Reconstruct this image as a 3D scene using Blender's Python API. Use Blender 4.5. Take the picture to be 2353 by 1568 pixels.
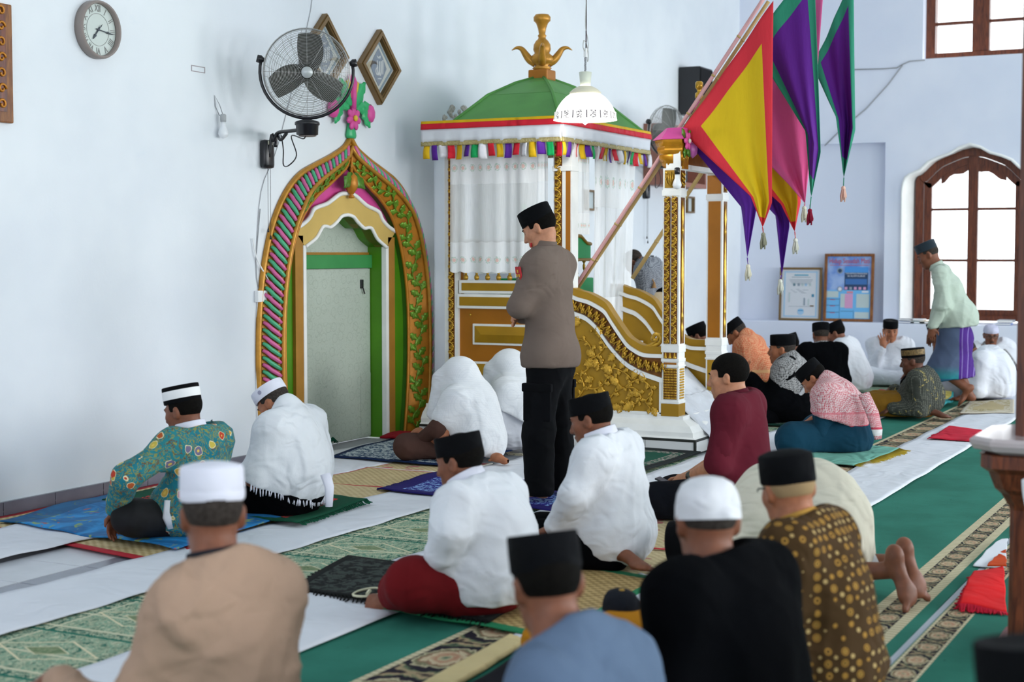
import bpy, bmesh, math, random
import numpy as np
from mathutils import Vector, Matrix, Euler
random.seed(7); RNG = np.random.default_rng(7)
for o in list(bpy.data.objects): bpy.data.objects.remove(o)
SC = bpy.context.scene; COL = SC.collection
# ---------------------------------------------------------------- camera, sky, lamps, exposure
FPX, PCX, PCY, CAMZ = 3500.0, 1176.5, 784.0, 1.47
YAW = math.atan((2965-PCX)/FPX); PITCH = math.atan((784-583)/FPX)
FW = np.array([math.cos(YAW)*math.cos(PITCH), math.sin(YAW)*math.cos(PITCH), -math.sin(PITCH)])
RT = np.array([math.sin(YAW), -math.cos(YAW), 0.0]); UP = np.cross(RT, FW)
CAM = np.array([0, 0, CAMZ])
cd = bpy.data.cameras.new('camera'); cam = bpy.data.objects.new('camera', cd); COL.objects.link(cam)
cam.matrix_world = Matrix(((RT[0], UP[0], -FW[0], 0), (RT[1], UP[1], -FW[1], 0), (RT[2], UP[2], -FW[2], CAMZ), (0, 0, 0, 1)))
cd.sensor_fit = 'HORIZONTAL'; cd.sensor_width = 36; cd.lens = FPX/2353*36; cd.clip_end = 200; cd.clip_start = .05
cd.dof.use_dof = True; cd.dof.focus_distance = 9.6; cd.dof.aperture_fstop = 2.6
SC.camera = cam
w = bpy.data.worlds.new('sky'); SC.world = w; w.use_nodes = True
w.node_tree.nodes['Background'].inputs[0].default_value = (.94, .97, 1.0, 1)
w.node_tree.nodes['Background'].inputs[1].default_value = 2.4
vs = SC.view_settings; vs.view_transform = 'Standard'; vs.look = 'None'; vs.gamma = 1; vs.use_curve_mapping = False
vs.exposure = 0.24
SC.cycles.max_bounces = 8; SC.cycles.diffuse_bounces = 5; SC.cycles.glossy_bounces = 3
SC.cycles.transmission_bounces = 4; SC.cycles.transparent_max_bounces = 12
SC.cycles.caustics_reflective = False; SC.cycles.caustics_refractive = False
SC.cycles.sample_clamp_indirect = 6
def area(name, loc, rot, sx, sy, power, col=(.97, .985, 1)):
    l = bpy.data.lights.new(name, 'AREA'); l.shape = 'RECTANGLE'; l.size = sx; l.size_y = sy; l.energy = power; l.color = col
    o = bpy.data.objects.new(name, l); o.location = loc; o.rotation_euler = rot; COL.objects.link(o); return o
# daylight entering by the tall windows of the side wall (out of frame, right)
for i, x in enumerate((2.0, 7.0, 12.0, 16.8)):
    area('side_window_daylight', (x, -6.6, 2.1), (math.radians(-90), 0, math.pi), 2.6, 2.6, 215 if x < 15 else 330)
for i, y in enumerate((-3.5, 1.0, 4.6)):  # added fill lamps behind the camera; the rear wall has no windows
    area('rear_fill_light', (-4.1, y, 2.2), (math.radians(90), 0, math.radians(-90)), 2.2, 2.4, 62)
# ---------------------------------------------------------------- helpers: picture point -> place in the room
def ray(x, y): return FW+RT*(x-PCX)/FPX-UP*(y-PCY)/FPX
def Pz(x, y, z=0.0): d = ray(x, y); return CAM+d*((z-CAMZ)/d[2])
def PY(x, y, Y): d = ray(x, y); return CAM+d*(Y/d[1])
def PX(x, y, X): d = ray(x, y); return CAM+d*(X/d[0])
def proj(p):
    q = np.asarray(p, float)-CAM; z = q@FW; return PCX+FPX*(q@RT)/z, PCY-FPX*(q@UP)/z
# ---------------------------------------------------------------- helpers: materials
def lin(c):
    if isinstance(c, str):
        c = c.lstrip('#'); c = tuple(int(c[i:i+2], 16)/255 for i in (0, 2, 4))
    return tuple((v/12.92 if v <= .04045 else ((v+.055)/1.055)**2.4) for v in c[:3])+(1.0,)
class G:
    def __init__(s, name, rough=.8, metal=0.0, spec=.3):
        s.m = bpy.data.materials.new(name); s.m.use_nodes = True; s.t = s.m.node_tree
        s.b = s.t.nodes['Principled BSDF']
        s.b.inputs['Roughness'].default_value = rough; s.b.inputs['Metallic'].default_value = metal
        s.b.inputs['Specular IOR Level'].default_value = spec
    def nd(s, typ, **kw):
        n = s.t.nodes.new(typ)
        for k, v in kw.items(): setattr(n, k, v)
        return n
    def put(s, sock, v):
        if v is None: return
        if isinstance(v, bpy.types.NodeSocket): s.t.links.new(v, sock)
        elif isinstance(v, str): sock.default_value = lin(v)
        else:
            try: sock.default_value = v
            except Exception: sock.default_value = tuple(v)+(1.0,) if len(v) == 3 else v
    def co(s, kind='Object', scale=None, rot=None, loc=None):
        o = s.nd('ShaderNodeTexCoord').outputs[kind]
        if scale is not None or rot is not None or loc is not None:
            m = s.nd('ShaderNodeMapping'); s.put(m.inputs[0], o)
            if loc is not None: m.inputs[1].default_value = loc
            if rot is not None: m.inputs[2].default_value = rot
            if scale is not None: m.inputs[3].default_value = scale if hasattr(scale, '__len__') else (scale,)*3
            o = m.outputs[0]
        return o
    def xyz(s, v): n = s.nd('ShaderNodeSeparateXYZ'); s.put(n.inputs[0], v); return n.outputs
    def vec(s, x, y, z): n = s.nd('ShaderNodeCombineXYZ'); s.put(n.inputs[0], x); s.put(n.inputs[1], y); s.put(n.inputs[2], z); return n.outputs[0]
    def ma(s, op, a, b=None, c=None):
        n = s.nd('ShaderNodeMath', operation=op); s.put(n.inputs[0], a)
        if b is not None: s.put(n.inputs[1], b)
        if c is not None: s.put(n.inputs[2], c)
        return n.outputs[0]
    def va(s, op, a, b): n = s.nd('ShaderNodeVectorMath', operation=op); s.put(n.inputs[0], a); s.put(n.inputs[1], b); return n.outputs[0]
    def noise(s, v=None, scale=5, detail=3, rough=.5, dist=0, out=0):
        n = s.nd('ShaderNodeTexNoise'); s.put(n.inputs['Vector'], v)
        n.inputs['Scale'].default_value = scale; n.inputs['Detail'].default_value = detail
        n.inputs['Roughness'].default_value = rough; n.inputs['Distortion'].default_value = dist
        return n.outputs[out]
    def vor(s, v=None, scale=5, rand=1.0, feature='F1', dim='3D', out='Distance'):
        n = s.nd('ShaderNodeTexVoronoi', feature=feature, voronoi_dimensions=dim); s.put(n.inputs['Vector'], v)
        n.inputs['Scale'].default_value = scale; n.inputs['Randomness'].default_value = rand
        return n.outputs[out] if isinstance(out, str) else [n.outputs[o] for o in out]
    def wave(s, v=None, scale=5, dist=0, dir='X', det=2, dscale=1, kind='BANDS'):
        n = s.nd('ShaderNodeTexWave', wave_type=kind)
        if kind == 'BANDS': n.bands_direction = dir
        s.put(n.inputs['Vector'], v); n.inputs['Scale'].default_value = scale; n.inputs['Distortion'].default_value = dist
        n.inputs['Detail'].default_value = det; n.inputs['Detail Scale'].default_value = dscale
        return n.outputs[1]
    def ramp(s, f, stops, interp='LINEAR'):
        n = s.nd('ShaderNodeValToRGB'); s.put(n.inputs[0], f); n.color_ramp.interpolation = interp; e = n.color_ramp.elements
        while len(e) > 1: e.remove(e[-1])
        for i, (p, c) in enumerate(stops):
            q = e[0] if i == 0 else e.new(p)
            q.position = p; q.color = lin(c) if isinstance(c, str) else (c, c, c, 1)
        return n.outputs[0]
    def mix(s, f, a, b):
        n = s.nd('ShaderNodeMix', data_type='RGBA'); s.put(n.inputs[0], f); s.put(n.inputs[6], a); s.put(n.inputs[7], b); return n.outputs[2]
    def gt(s, a, b): return s.ma('GREATER_THAN', a, b)
    def lt(s, a, b): return s.ma('LESS_THAN', a, b)
    def band(s, x, a, b): return s.ma('MULTIPLY', s.gt(x, a), s.lt(x, b))
    def ss(s, x, a, b):
        n = s.nd('ShaderNodeMapRange', interpolation_type='SMOOTHSTEP'); s.put(n.inputs[0], x); n.inputs[1].default_value = a; n.inputs[2].default_value = b
        return n.outputs[0]
    def bump(s, h, strength=.3, dist=.02):
        n = s.nd('ShaderNodeBump'); n.inputs[0].default_value = strength; n.inputs[1].default_value = dist
        s.put(n.inputs['Height'], h); s.t.links.new(n.outputs[0], s.b.inputs['Normal'])
    def col(s, v): s.put(s.b.inputs['Base Color'], v); return s.m
def plain(name, c, rough=.6, metal=0., spec=.35, var=.0, vscale=6, bump=0., bscale=60, emit=0):
    g = G(name, rough, metal, spec)
    if var > 0:
        n = g.noise(g.co(), vscale, 4)
        a = lin(c); lo = tuple(v*(1-var) for v in a[:3])+(1,); hi = tuple(min(1, v*(1+var*.6)) for v in a[:3])+(1,)
        g.col(g.mix(g.ss(n, .3, .7), lo, hi))
    else: g.put(g.b.inputs['Base Color'], lin(c))
    if bump > 0: g.bump(g.noise(g.co(), bscale, 3), bump, .01)
    if emit: g.put(g.b.inputs['Emission Color'], lin(c)); g.b.inputs['Emission Strength'].default_value = emit
    return g.m
def folds(g, co):
    a = g.noise(g.co(scale=(1, 1, .6), rot=(.2, .5, .4)), 3.4, 1, .4, 1.3); b = g.noise(g.co(scale=(1, .6, 1.2), rot=(.4, .3, .2)), 7.5, 1, .4, 1.0); f = g.noise(co, 55, 3)
    r = lambda v: g.ss(g.ma('ABSOLUTE', g.ma('SUBTRACT', v, .5)), .0, .28)
    return g.ma('ADD', g.ma('ADD', g.ma('MULTIPLY', r(a), .75), g.ma('MULTIPLY', r(b), .28)), g.ma('MULTIPLY', f, .06))
def fabric(name, c, var=.08, weave=900, rough=.95, sheen=.0, bump=.16):
    g = G(name, rough, 0, .15); co = g.co()
    n = g.noise(co, 3.5, 3); a = lin(c)
    g.col(g.mix(g.ss(n, .3, .7), tuple(v*(1-var) for v in a[:3])+(1,), tuple(min(1, v*(1+var*.5)) for v in a[:3])+(1,)))
    g.bump(folds(g, co), min(1, bump*3.0), .03)
    g.b.inputs['Sheen Weight'].default_value = sheen
    return g.m
# ---------------------------------------------------------------- helpers: meshes and objects
def new_mesh(name, V, F, smooth=False, uv=None, mats=None, fmat=None):
    me = bpy.data.meshes.new(name)
    V = np.asarray(V, np.float32); me.vertices.add(len(V)); me.vertices.foreach_set('co', V.ravel())
    if isinstance(F, np.ndarray):
        n, k = F.shape; tot = np.full(n, k, np.int32); flat = F.ravel().astype(np.int32)
    else:
        tot = np.array([len(f) for f in F], np.int32); flat = np.array([i for f in F for i in f], np.int32)
    me.loops.add(len(flat)); me.loops.foreach_set('vertex_index', flat)
    me.polygons.add(len(tot)); me.polygons.foreach_set('loop_start', np.concatenate(([0], np.cumsum(tot)[:-1])).astype(np.int32))
    try: me.polygons.foreach_set('loop_total', tot)
    except Exception: pass
    me.polygons.foreach_set('use_smooth', np.full(len(tot), bool(smooth)))
    if fmat is not None: me.polygons.foreach_set('material_index', np.asarray(fmat, np.int32))
    me.update(calc_edges=True)
    if uv is not None:
        l = me.uv_layers.new(name='UVMap'); l.data.foreach_set('uv', np.asarray(uv, np.float32)[flat].ravel())
    for m in (mats or []): me.materials.append(m)
    return me
def link(name, me, parent=None, mat=None, loc=None, rot=None, scale=None, M=None):
    o = bpy.data.objects.new(name, me); COL.objects.link(o)
    if mat is not None and me is not None and not me.materials: me.materials.append(mat)
    if parent is not None: o.parent = parent
    if M is not None: o.matrix_local = M
    else:
        if loc is not None: o.location = loc
        if rot is not None: o.rotation_euler = rot
        if scale is not None: o.scale = scale if hasattr(scale, '__len__') else (scale,)*3
    return o
def tag(o, label=None, cat=None, group=None, kind=None):
    for k, v in (('label', label), ('category', cat), ('group', group), ('kind', kind)):
        if v: o[k] = v
    return o
def empty(name, loc=(0, 0, 0), rz=0, label=None, cat=None, group=None):
    o = bpy.data.objects.new(name, None); COL.objects.link(o); o.location = loc; o.rotation_euler = (0, 0, rz); o.empty_display_size = .1
    return tag(o, label, cat, group)
class MB:
    """collects boxes, tubes, lathes and prisms into one mesh"""
    def __init__(s): s.V = []; s.F = []; s.n = 0
    def add(s, V, F):
        V = [tuple(v) for v in V]; s.V += V; s.F += [tuple(i+s.n for i in f) for f in F]; s.n += len(V); return s
    def box(s, lo, hi, bev=0.0):
        (a, b, c), (d, e, f) = lo, hi; a, d = min(a, d), max(a, d); b, e = min(b, e), max(b, e); c, f = min(c, f), max(c, f)
        if bev <= 0:
            V = [(x, y, z) for x in (a, d) for y in (b, e) for z in (c, f)]
            return s.add(V, [(0, 1, 3, 2), (4, 6, 7, 5), (0, 4, 5, 1), (2, 3, 7, 6), (0, 2, 6, 4), (1, 5, 7, 3)])
        bev = min(bev, (d-a)*.45, (e-b)*.45, (f-c)*.45); bm = bmesh.new(); bmesh.ops.create_cube(bm, size=1)
        for v in bm.verts: v.co = Vector(((a+d)/2+v.co.x*(d-a), (b+e)/2+v.co.y*(e-b), (c+f)/2+v.co.z*(f-c)))
        bmesh.ops.bevel(bm, geom=bm.edges[:], offset=bev, segments=2, affect='EDGES', profile=.6)
        return s.bm(bm)
    def bm(s, bm):
        bm.verts.index_update(); V = [tuple(v.co) for v in bm.verts]; F = [tuple(v.index for v in f.verts) for f in bm.faces]; bm.free(); return s.add(V, F)
    def tube(s, pts, r, n=8, closed=False, cap=True, flat=1.0):
        P = [Vector(p) for p in pts]; m = len(P); R = r if hasattr(r, '__len__') else [r]*m; V = []; F = []; up = None
        for i in range(m):
            t = (P[(i+1) % m]-P[i-1]) if closed else (P[min(i+1, m-1)]-P[max(i-1, 0)])
            t = t.normalized() if t.length > 1e-9 else Vector((0, 0, 1))
            if up is None: up = t.orthogonal().normalized()
            up = (up-t*up.dot(t)); up = up.normalized() if up.length > 1e-6 else t.orthogonal().normalized(); sd = t.cross(up)
            for k in range(n): a = 2*math.pi*k/n; V.append(P[i]+(up*math.cos(a)*flat+sd*math.sin(a))*R[i])
        for i in range(m if closed else m-1):
            j = (i+1) % m
            for k in range(n): F.append((i*n+k, i*n+(k+1) % n, j*n+(k+1) % n, j*n+k))
        if cap and not closed: F.append(tuple(range(n-1, -1, -1))); F.append(tuple((m-1)*n+k for k in range(n)))
        return s.add(V, F)
    def lathe(s, prof, n=20, c=(0, 0, 0), sx=1, sy=1, axis='z', cap=True):
        V = []; F = []; m = len(prof)
        for r, z in prof:
            for k in range(n):
                a = 2*math.pi*k/n; p = (r*math.cos(a)*sx, r*math.sin(a)*sy, z)
                if axis == 'y': p = (p[0], -p[2], p[1])
                if axis == 'x': p = (p[2], p[0], p[1])
                V.append((p[0]+c[0], p[1]+c[1], p[2]+c[2]))
        for i in range(m-1):
            for k in range(n): F.append((i*n+k, i*n+(k+1) % n, (i+1)*n+(k+1) % n, (i+1)*n+k))
        if cap: F.append(tuple(range(n-1, -1, -1))); F.append(tuple((m-1)*n+k for k in range(n)))
        return s.add(V, F)
    def prism(s, poly, a, b, axis='y'):
        """closed outline poly [(u,v)] extruded from a to b along axis; u,v are the two other axes in order"""
        n = len(poly)
        def pt(u, v, w): return (w, u, v) if axis == 'x' else ((u, w, v) if axis == 'y' else (u, v, w))
        V = [pt(u, v, a) for u, v in poly]+[pt(u, v, b) for u, v in poly]
        return s.add(V, [tuple(range(n)), tuple(range(2*n-1, n-1, -1))]+[(i, (i+1) % n, n+(i+1) % n, n+i) for i in range(n)])
    def strip(s, A, B, a, b, axis='y'):
        """solid between two polylines A and B (same length) of (u,v), from a to b along axis"""
        def pt(u, v, w): return (w, u, v) if axis == 'x' else ((u, w, v) if axis == 'y' else (u, v, w))
        n = len(A); V = [pt(*p, a) for p in A]+[pt(*p, a) for p in B]+[pt(*p, b) for p in A]+[pt(*p, b) for p in B]; F = []
        for i in range(n-1):
            F += [(i, i+1, n+i+1, n+i), (2*n+i, 3*n+i, 3*n+i+1, 2*n+i+1), (i, 2*n+i, 2*n+i+1, i+1), (n+i, n+i+1, 3*n+i+1, 3*n+i)]
        F += [(0, n, 3*n, 2*n), (n-1, 3*n-1, 4*n-1, 2*n-1)]
        return s.add(V, F)
    def quad(s, *p): return s.add(p, [tuple(range(len(p)))])
    def sphere(s, c, r, n=10, m=7):
        r = r if hasattr(r, '__len__') else (r, r, r)
        V = [(c[0], c[1], c[2]-r[2])]; F = []
        for i in range(1, m):
            t = -math.pi/2+math.pi*i/m
            for k in range(n): a = 2*math.pi*k/n; V.append((c[0]+r[0]*math.cos(t)*math.cos(a), c[1]+r[1]*math.cos(t)*math.sin(a), c[2]+r[2]*math.sin(t)))
        V.append((c[0], c[1], c[2]+r[2])); L = len(V)-1
        for k in range(n): F.append((0, 1+(k+1) % n, 1+k)); F.append((L, L-n+k, L-n+(k+1) % n))
        for i in range(m-2):
            for k in range(n): F.append((1+i*n+k, 1+i*n+(k+1) % n, 1+(i+1)*n+(k+1) % n, 1+(i+1)*n+k))
        return s.add(V, F)
    def mesh(s, name, smooth=False, mats=None):
        me = new_mesh(name, s.V, s.F, smooth, mats=mats)
        bm = bmesh.new(); bm.from_mesh(me); bmesh.ops.recalc_face_normals(bm, faces=bm.faces[:]); bm.to_mesh(me); bm.free()
        me.polygons.foreach_set('use_smooth', np.full(len(me.polygons), bool(smooth)))
        return me
    def build(s, name, mat, parent=None, smooth=False, **kw): return link(name, s.mesh(name, smooth), parent, mat, **kw)
def autosmooth(o, ang=40):
    me = o.data; me.polygons.foreach_set('use_smooth', np.ones(len(me.polygons), bool))
    bm = bmesh.new(); bm.from_mesh(me); c = math.radians(ang)
    for e in bm.edges: e.smooth = not (len(e.link_faces) == 2 and e.calc_face_angle(0) > c)
    bm.to_mesh(me); bm.free(); return o
def grid_mesh(name, nu, nv, fn, mats=None, smooth=True, thick=0.0, tdir=None):
    """sheet fn(u,v)->(x,y,z) with UVs; thick>0 gives it a back side and a rim"""
    U, Vv = np.meshgrid(np.linspace(0, 1, nu), np.linspace(0, 1, nv), indexing='ij')
    P = np.stack([np.broadcast_to(np.asarray(c, float), U.shape) for c in fn(U, Vv)], -1); uv = np.stack([U, Vv], -1).reshape(-1, 2)
    idx = np.arange(nu*nv).reshape(nu, nv)
    F = np.stack([idx[:-1, :-1], idx[1:, :-1], idx[1:, 1:], idx[:-1, 1:]], -1).reshape(-1, 4); V = P.reshape(-1, 3)
    if thick > 0:
        if tdir is None:
            du = np.gradient(P, axis=0); dv = np.gradient(P, axis=1); N = np.cross(du, dv); N /= np.linalg.norm(N, axis=-1, keepdims=True)+1e-9
            off = N.reshape(-1, 3)*thick
        else: off = np.asarray(tdir, float)*thick
        n = len(V); V = np.concatenate([V, V-off]); uv = np.concatenate([uv, uv]); b = idx+n
        rim = []
        for L in (idx[:, 0], idx[-1, :], idx[::-1, -1], idx[0, ::-1]):
            for i, j in zip(L[:-1], L[1:]): rim.append((j, i, i+n, j+n))
        F = np.concatenate([F, (F+n)[:, ::-1], np.array(rim)])
    return new_mesh(name, V, F, smooth, uv, mats)
def smooth_curve(pts, n=8, closed=False):
    """Catmull-Rom through pts"""
    P = [np.asarray(p, float) for p in pts]; m = len(P); out = []
    for i in range(m if closed else m-1):
        p0 = P[i-1] if (closed or i > 0) else 2*P[0]-P[1]; p1 = P[i]; p2 = P[(i+1) % m]
        p3 = P[(i+2) % m] if (closed or i+2 < m) else 2*P[-1]-P[-2]
        for k in range(n):
            t = k/n; out.append(tuple(.5*((2*p1)+(-p0+p2)*t+(2*p0-5*p1+4*p2-p3)*t*t+(-p0+3*p1-3*p2+p3)*t**3)))
    if not closed: out.append(tuple(P[-1]))
    return out
def text_obj(name, body, size, mat, parent=None, M=None, ext=.0008, align='CENTER'):
    c = bpy.data.curves.new(name, 'FONT'); c.body = body; c.size = size; c.extrude = ext; c.align_x = align; c.align_y = 'CENTER'; c.resolution_u = 3
    tmp = bpy.data.objects.new(name, c); COL.objects.link(tmp); dg = bpy.context.evaluated_depsgraph_get()
    me = bpy.data.meshes.new_from_object(tmp.evaluated_get(dg)); bpy.data.objects.remove(tmp); me.materials.clear()
    return link(name, me, parent, mat, M=M)
# ================================================================ the room
WY, FX, CEIL = 6.38, 18.9, 5.4
g = G('wall_paint', .75, 0, .25); co = g.co()
n1 = g.noise(co, .55, 4, .6); n2 = g.noise(co, 7, 5, .65)
c = g.mix(g.ss(n1, .35, .7), '#d9dfe6', '#e6ebef'); c = g.mix(g.ma('MULTIPLY', g.ss(n2, .62, .8), .25), c, '#d3dce8')
g.bump(g.noise(co, 22, 5, .7), .12, .01); WALL = g.col(c)
g = G('wall_paint_far', .75, 0, .25); co = g.co()
c = g.mix(g.ss(g.noise(co, .6, 4, .6), .35, .7), '#dae0f0', '#e6eaf6'); g.bump(g.noise(co, 22, 5, .7), .1, .01); WALLF = g.col(c)
CEILM = plain('ceiling_paint', '#eef0f2', .9)
WHITE = plain('white_gloss_paint', '#f1f2f0', .35, var=.05, bump=.08, bscale=30)
WHITEM = plain('white_matt', '#eceded', .8)
WOOD = None
g = G('dark_wood', .32, 0, .45); co = g.co(scale=(14, 14, 1.6)); n = g.noise(co, 3, 5, .6, 1.2)
g.bump(n, .15, .01); WOOD = g.col(g.mix(g.ss(n, .3, .7), '#4a2216', '#7b4026'))
g = G('brown_wood', .45, 0, .4); co = g.co(scale=(12, 12, 2)); n = g.noise(co, 4, 4, .6, .8); WOOD2 = g.col(g.mix(g.ss(n, .3, .7), '#6b3d20', '#94602f'))
BLACK = plain('black_plastic', '#15151a', .28, 0, .5); STEEL = plain('steel_wire', '#a9a9a6', .3, .85)
DARKG = plain('dark_grey_blade', '#4a4a44', .45, .3); GREYC = plain('grey_cable', '#9a9ca0', .7)
GLASS = None
g = G('window_glass', .05); mx = g.nd('ShaderNodeMixShader'); tr = g.nd('ShaderNodeBsdfTransparent'); gl = g.nd('ShaderNodeBsdfGlossy')
gl.inputs['Roughness'].default_value = .05; mx.inputs[0].default_value = .05; g.t.links.new(tr.outputs[0], mx.inputs[1]); g.t.links.new(gl.outputs[0], mx.inputs[2])
g.t.links.new(mx.outputs[0], g.t.nodes['Material Output'].inputs[0]); GLASS = g.m

def struct(name, mb, mat, parent=None, smooth=False):
    o = mb.build(name, mat, parent, smooth)
    if parent is None: o['kind'] = 'structure'
    return o
# floor slab of pale tiles (cloth and carpet cover nearly all of it)
TILEW = plain('white_floor_tile', '#c9ccd3', .25, var=.05); TILEG = plain('grey_floor_tile', '#868a96', .25, var=.06); GROUT = plain('grout', '#9b9ea4', .8)
fl = struct('floor', MB().box((-4.2, -7.2, -.2), (19.4, 6.7, -.012)), GROUT)
for i in range(12):
    x = 3.4+i*.4
    for y0, y1, m in ((5.035, 5.435, TILEW), (4.80, 5.03, TILEG)):
        MB().box((x+.003, y0+.003, -.012), (x+.397, y1-.003, -.001)).build('floor_tile', m, fl)
struct('ceiling', MB().box((-4.2, -7.2, CEIL), (19.4, 6.9, CEIL+.15)), CEILM)

# ---- mihrab outlines (half width from its axis, height), axis at X = MX
MX = 9.77
OUT_H = [(1.15, 0), (1.17, .4), (1.178, .78), (1.158, 1.1), (1.112, 1.36), (1.035, 1.6), (.93, 1.79), (.80, 1.94), (.65, 2.045), (.47, 2.115), (.27, 2.185), (.10, 2.258), (.04, 2.305), (0, 2.35)]
RID_H = [(.965, 0), (1.01, .4), (1.025, .78), (1.005, 1.1), (.965, 1.34), (.89, 1.58), (.79, 1.76), (.67, 1.89), (.53, 1.98), (.38, 2.05), (.21, 2.125), (.08, 2.19), (.03, 2.23), (0, 2.275)]
INN_H = [(.79, 0), (.84, .4), (.856, .78), (.842, 1.1), (.80, 1.34), (.735, 1.54), (.65, 1.70), (.55, 1.81), (.43, 1.90), (.30, 1.97), (.16, 2.05), (.06, 2.11), (.025, 2.15), (0, 2.19)]
def full_arch(h, n=7):
    r = smooth_curve(h, n); return [(-a, b) for a, b in r]+[(a, b) for a, b in r[::-1]][1:]   # left foot -> tip -> right foot
OUTL, RIDL, INNL = full_arch(OUT_H), full_arch(RID_H), full_arch(INN_H)
_w = max(u for u, z in RIDL); _zw = min(z for u, z in RIDL if u > _w-1e-4)
XA = [(MX-_w, -.1)]+[(MX+u, z) for u, z in RIDL if z > _zw+.01]+[(MX+_w, -.1)]
NX0, NX1, NZ = 11.06, 12.55, 2.52           # the recess behind the pulpit
wl = MB()
wl.box((-4.2, WY, -.1), (XA[0][0], WY+.5, CEIL+.05)).box((XA[-1][0], WY, -.1), (NX0, WY+.5, CEIL+.05))
for (a, za), (b, zb) in zip(XA[:-1], XA[1:]):
    if b > a+1e-4:
        zt = CEIL+.05; V = [(a, WY, za), (b, WY, zb), (b, WY, zt), (a, WY, zt), (a, WY+.5, za), (b, WY+.5, zb), (b, WY+.5, zt), (a, WY+.5, zt)]
        wl.add(V, [(0, 1, 2, 3), (7, 6, 5, 4), (0, 4, 5, 1)])
wl.box((NX0, WY, NZ), (NX1, WY+.5, CEIL+.05)).box((NX1, WY, -.1), (19.4, WY+.5, CEIL+.05)).box((NX0-.05, WY+.38, -.1), (NX1+.05, WY+.5, NZ+.05))
struct('wall_left', wl, WALL)
# far wall: alcove with a ledge, arched window, upper window
XW = FX+.28
def wpt(cx, cy, X=XW): p = PX(1880+cx/2.063, cy/2.063, X); return float(p[1]), float(p[2])
YC = wpt(735, 900)[0]
fr = [wpt(465, 1515), wpt(466, 842), wpt(500, 828), wpt(535, 790), wpt(575, 757), wpt(625, 735), wpt(680, 712), wpt(735, 702)]
fr[0] = (fr[1][0], fr[0][1])
rv = [wpt(398, 1530, FX), wpt(402, 905, FX), wpt(412, 852, FX), wpt(440, 830, FX), wpt(485, 812, FX), wpt(525, 772, FX), wpt(575, 750, FX), wpt(625, 734, FX), wpt(668, 706, FX), wpt(715, 692, FX), wpt(735, 690, FX)]
rv[0] = (rv[1][0], rv[0][1]); rv[-1] = (YC, rv[-1][1]); fr[-1] = (YC, fr[-1][1])
def mir(h): return h+[(2*YC-a, b) for a, b in h[::-1]][1:]
FRL, RVL = mir(fr), mir(rv)
YL, YR = RVL[0][0], RVL[-1][0]; ZB = RVL[0][1]; ZL = .62
UY0, UZ0 = wpt(495, 280, FX); UY1 = UY0-1.32; UZ1 = UZ0+1.25
wb = MB()
AY, AZ = 4.49, 2.84
wb.box((FX+.11, AY-.02, -.1), (FX+.5, WY+.3, AZ+.02)).box((FX, AY, AZ), (FX+.5, WY+.3, CEIL+.05))          # alcove back, wall over it
wb.box((FX, YL, -.1), (FX+.5, AY, CEIL+.05))                                                            # pier between alcove and window
wb.box((FX, YR, -.1), (FX+.5, YL, ZB))
ztop = UZ0
for (a, za), (b, zb) in zip(RVL[:-1], RVL[1:]):
    if a-b > 1e-4: wb.add([(FX, a, za), (FX, b, zb), (FX, b, ztop), (FX, a, ztop)], [(0, 1, 2, 3)])
wb.box((FX, UY0, ztop), (FX+.5, YL, CEIL+.05)).box((FX, UY1, UZ1), (FX+.5, UY0, CEIL+.05)).box((FX, YR, ztop), (FX+.5, UY1, CEIL+.05)) if UY1 > YR else wb.box((FX, UY0, ztop), (FX+.5, YL, CEIL+.05)).box((FX, UY1, UZ1), (FX+.5, UY0, CEIL+.05))
wb.box((FX, -7.2, -.1), (FX+.5, min(YR, UY1), CEIL+.05)).box((FX+.0, min(YR, UY1), ztop-.001), (FX+.5, YR, ztop)) 
if UY1 < YR: wb.box((FX, UY1, -.1), (FX+.5, YR, ztop))
struct('wall_back', wb, WALLF)
struct('trim_1', MB().box((FX-.26, -7.2, -.05), (FX+.2, WY+.1, ZL), .012), WALLF)                       # dado with its ledge
# moulded plaster reveal round the arched window
n = len(RVL)
def resample(L, m):
    L = np.asarray(L, float); s = np.concatenate(([0], np.cumsum(np.linalg.norm(np.diff(L, axis=0), axis=1)))); t = np.linspace(0, s[-1], m)
    return np.stack([np.interp(t, s, L[:, i]) for i in range(L.shape[1])], 1)
def by_height(left, m_low=6, m_up=26):
    pass
RA = resample(RVL, 81); FA = resample(FRL, 81); RO = RA.copy()
cenz = 1.6; RO[:, 0] = YC+(RA[:, 0]-YC)*1.035; RO[:, 1] = np.where(RA[:, 1] > 1.2, cenz+(RA[:, 1]-cenz)*1.03, RA[:, 1])
V = []; F = []
for k, (L, x) in enumerate(((RO, FX-.002), (RO*.5+RA*.5, FX-.03), (RA, FX-.02), (RA*.75+FA*.25, FX+.06), (FA, XW+.1))):
    V += [(x, a, b) for a, b in L]
for k in range(4):
    for i in range(80): F.append((k*81+i, k*81+i+1, (k+1)*81+i+1, (k+1)*81+i))
mbx = MB(); mbx.add(V, F); struct('trim_2', mbx, WHITE, smooth=True)
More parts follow.
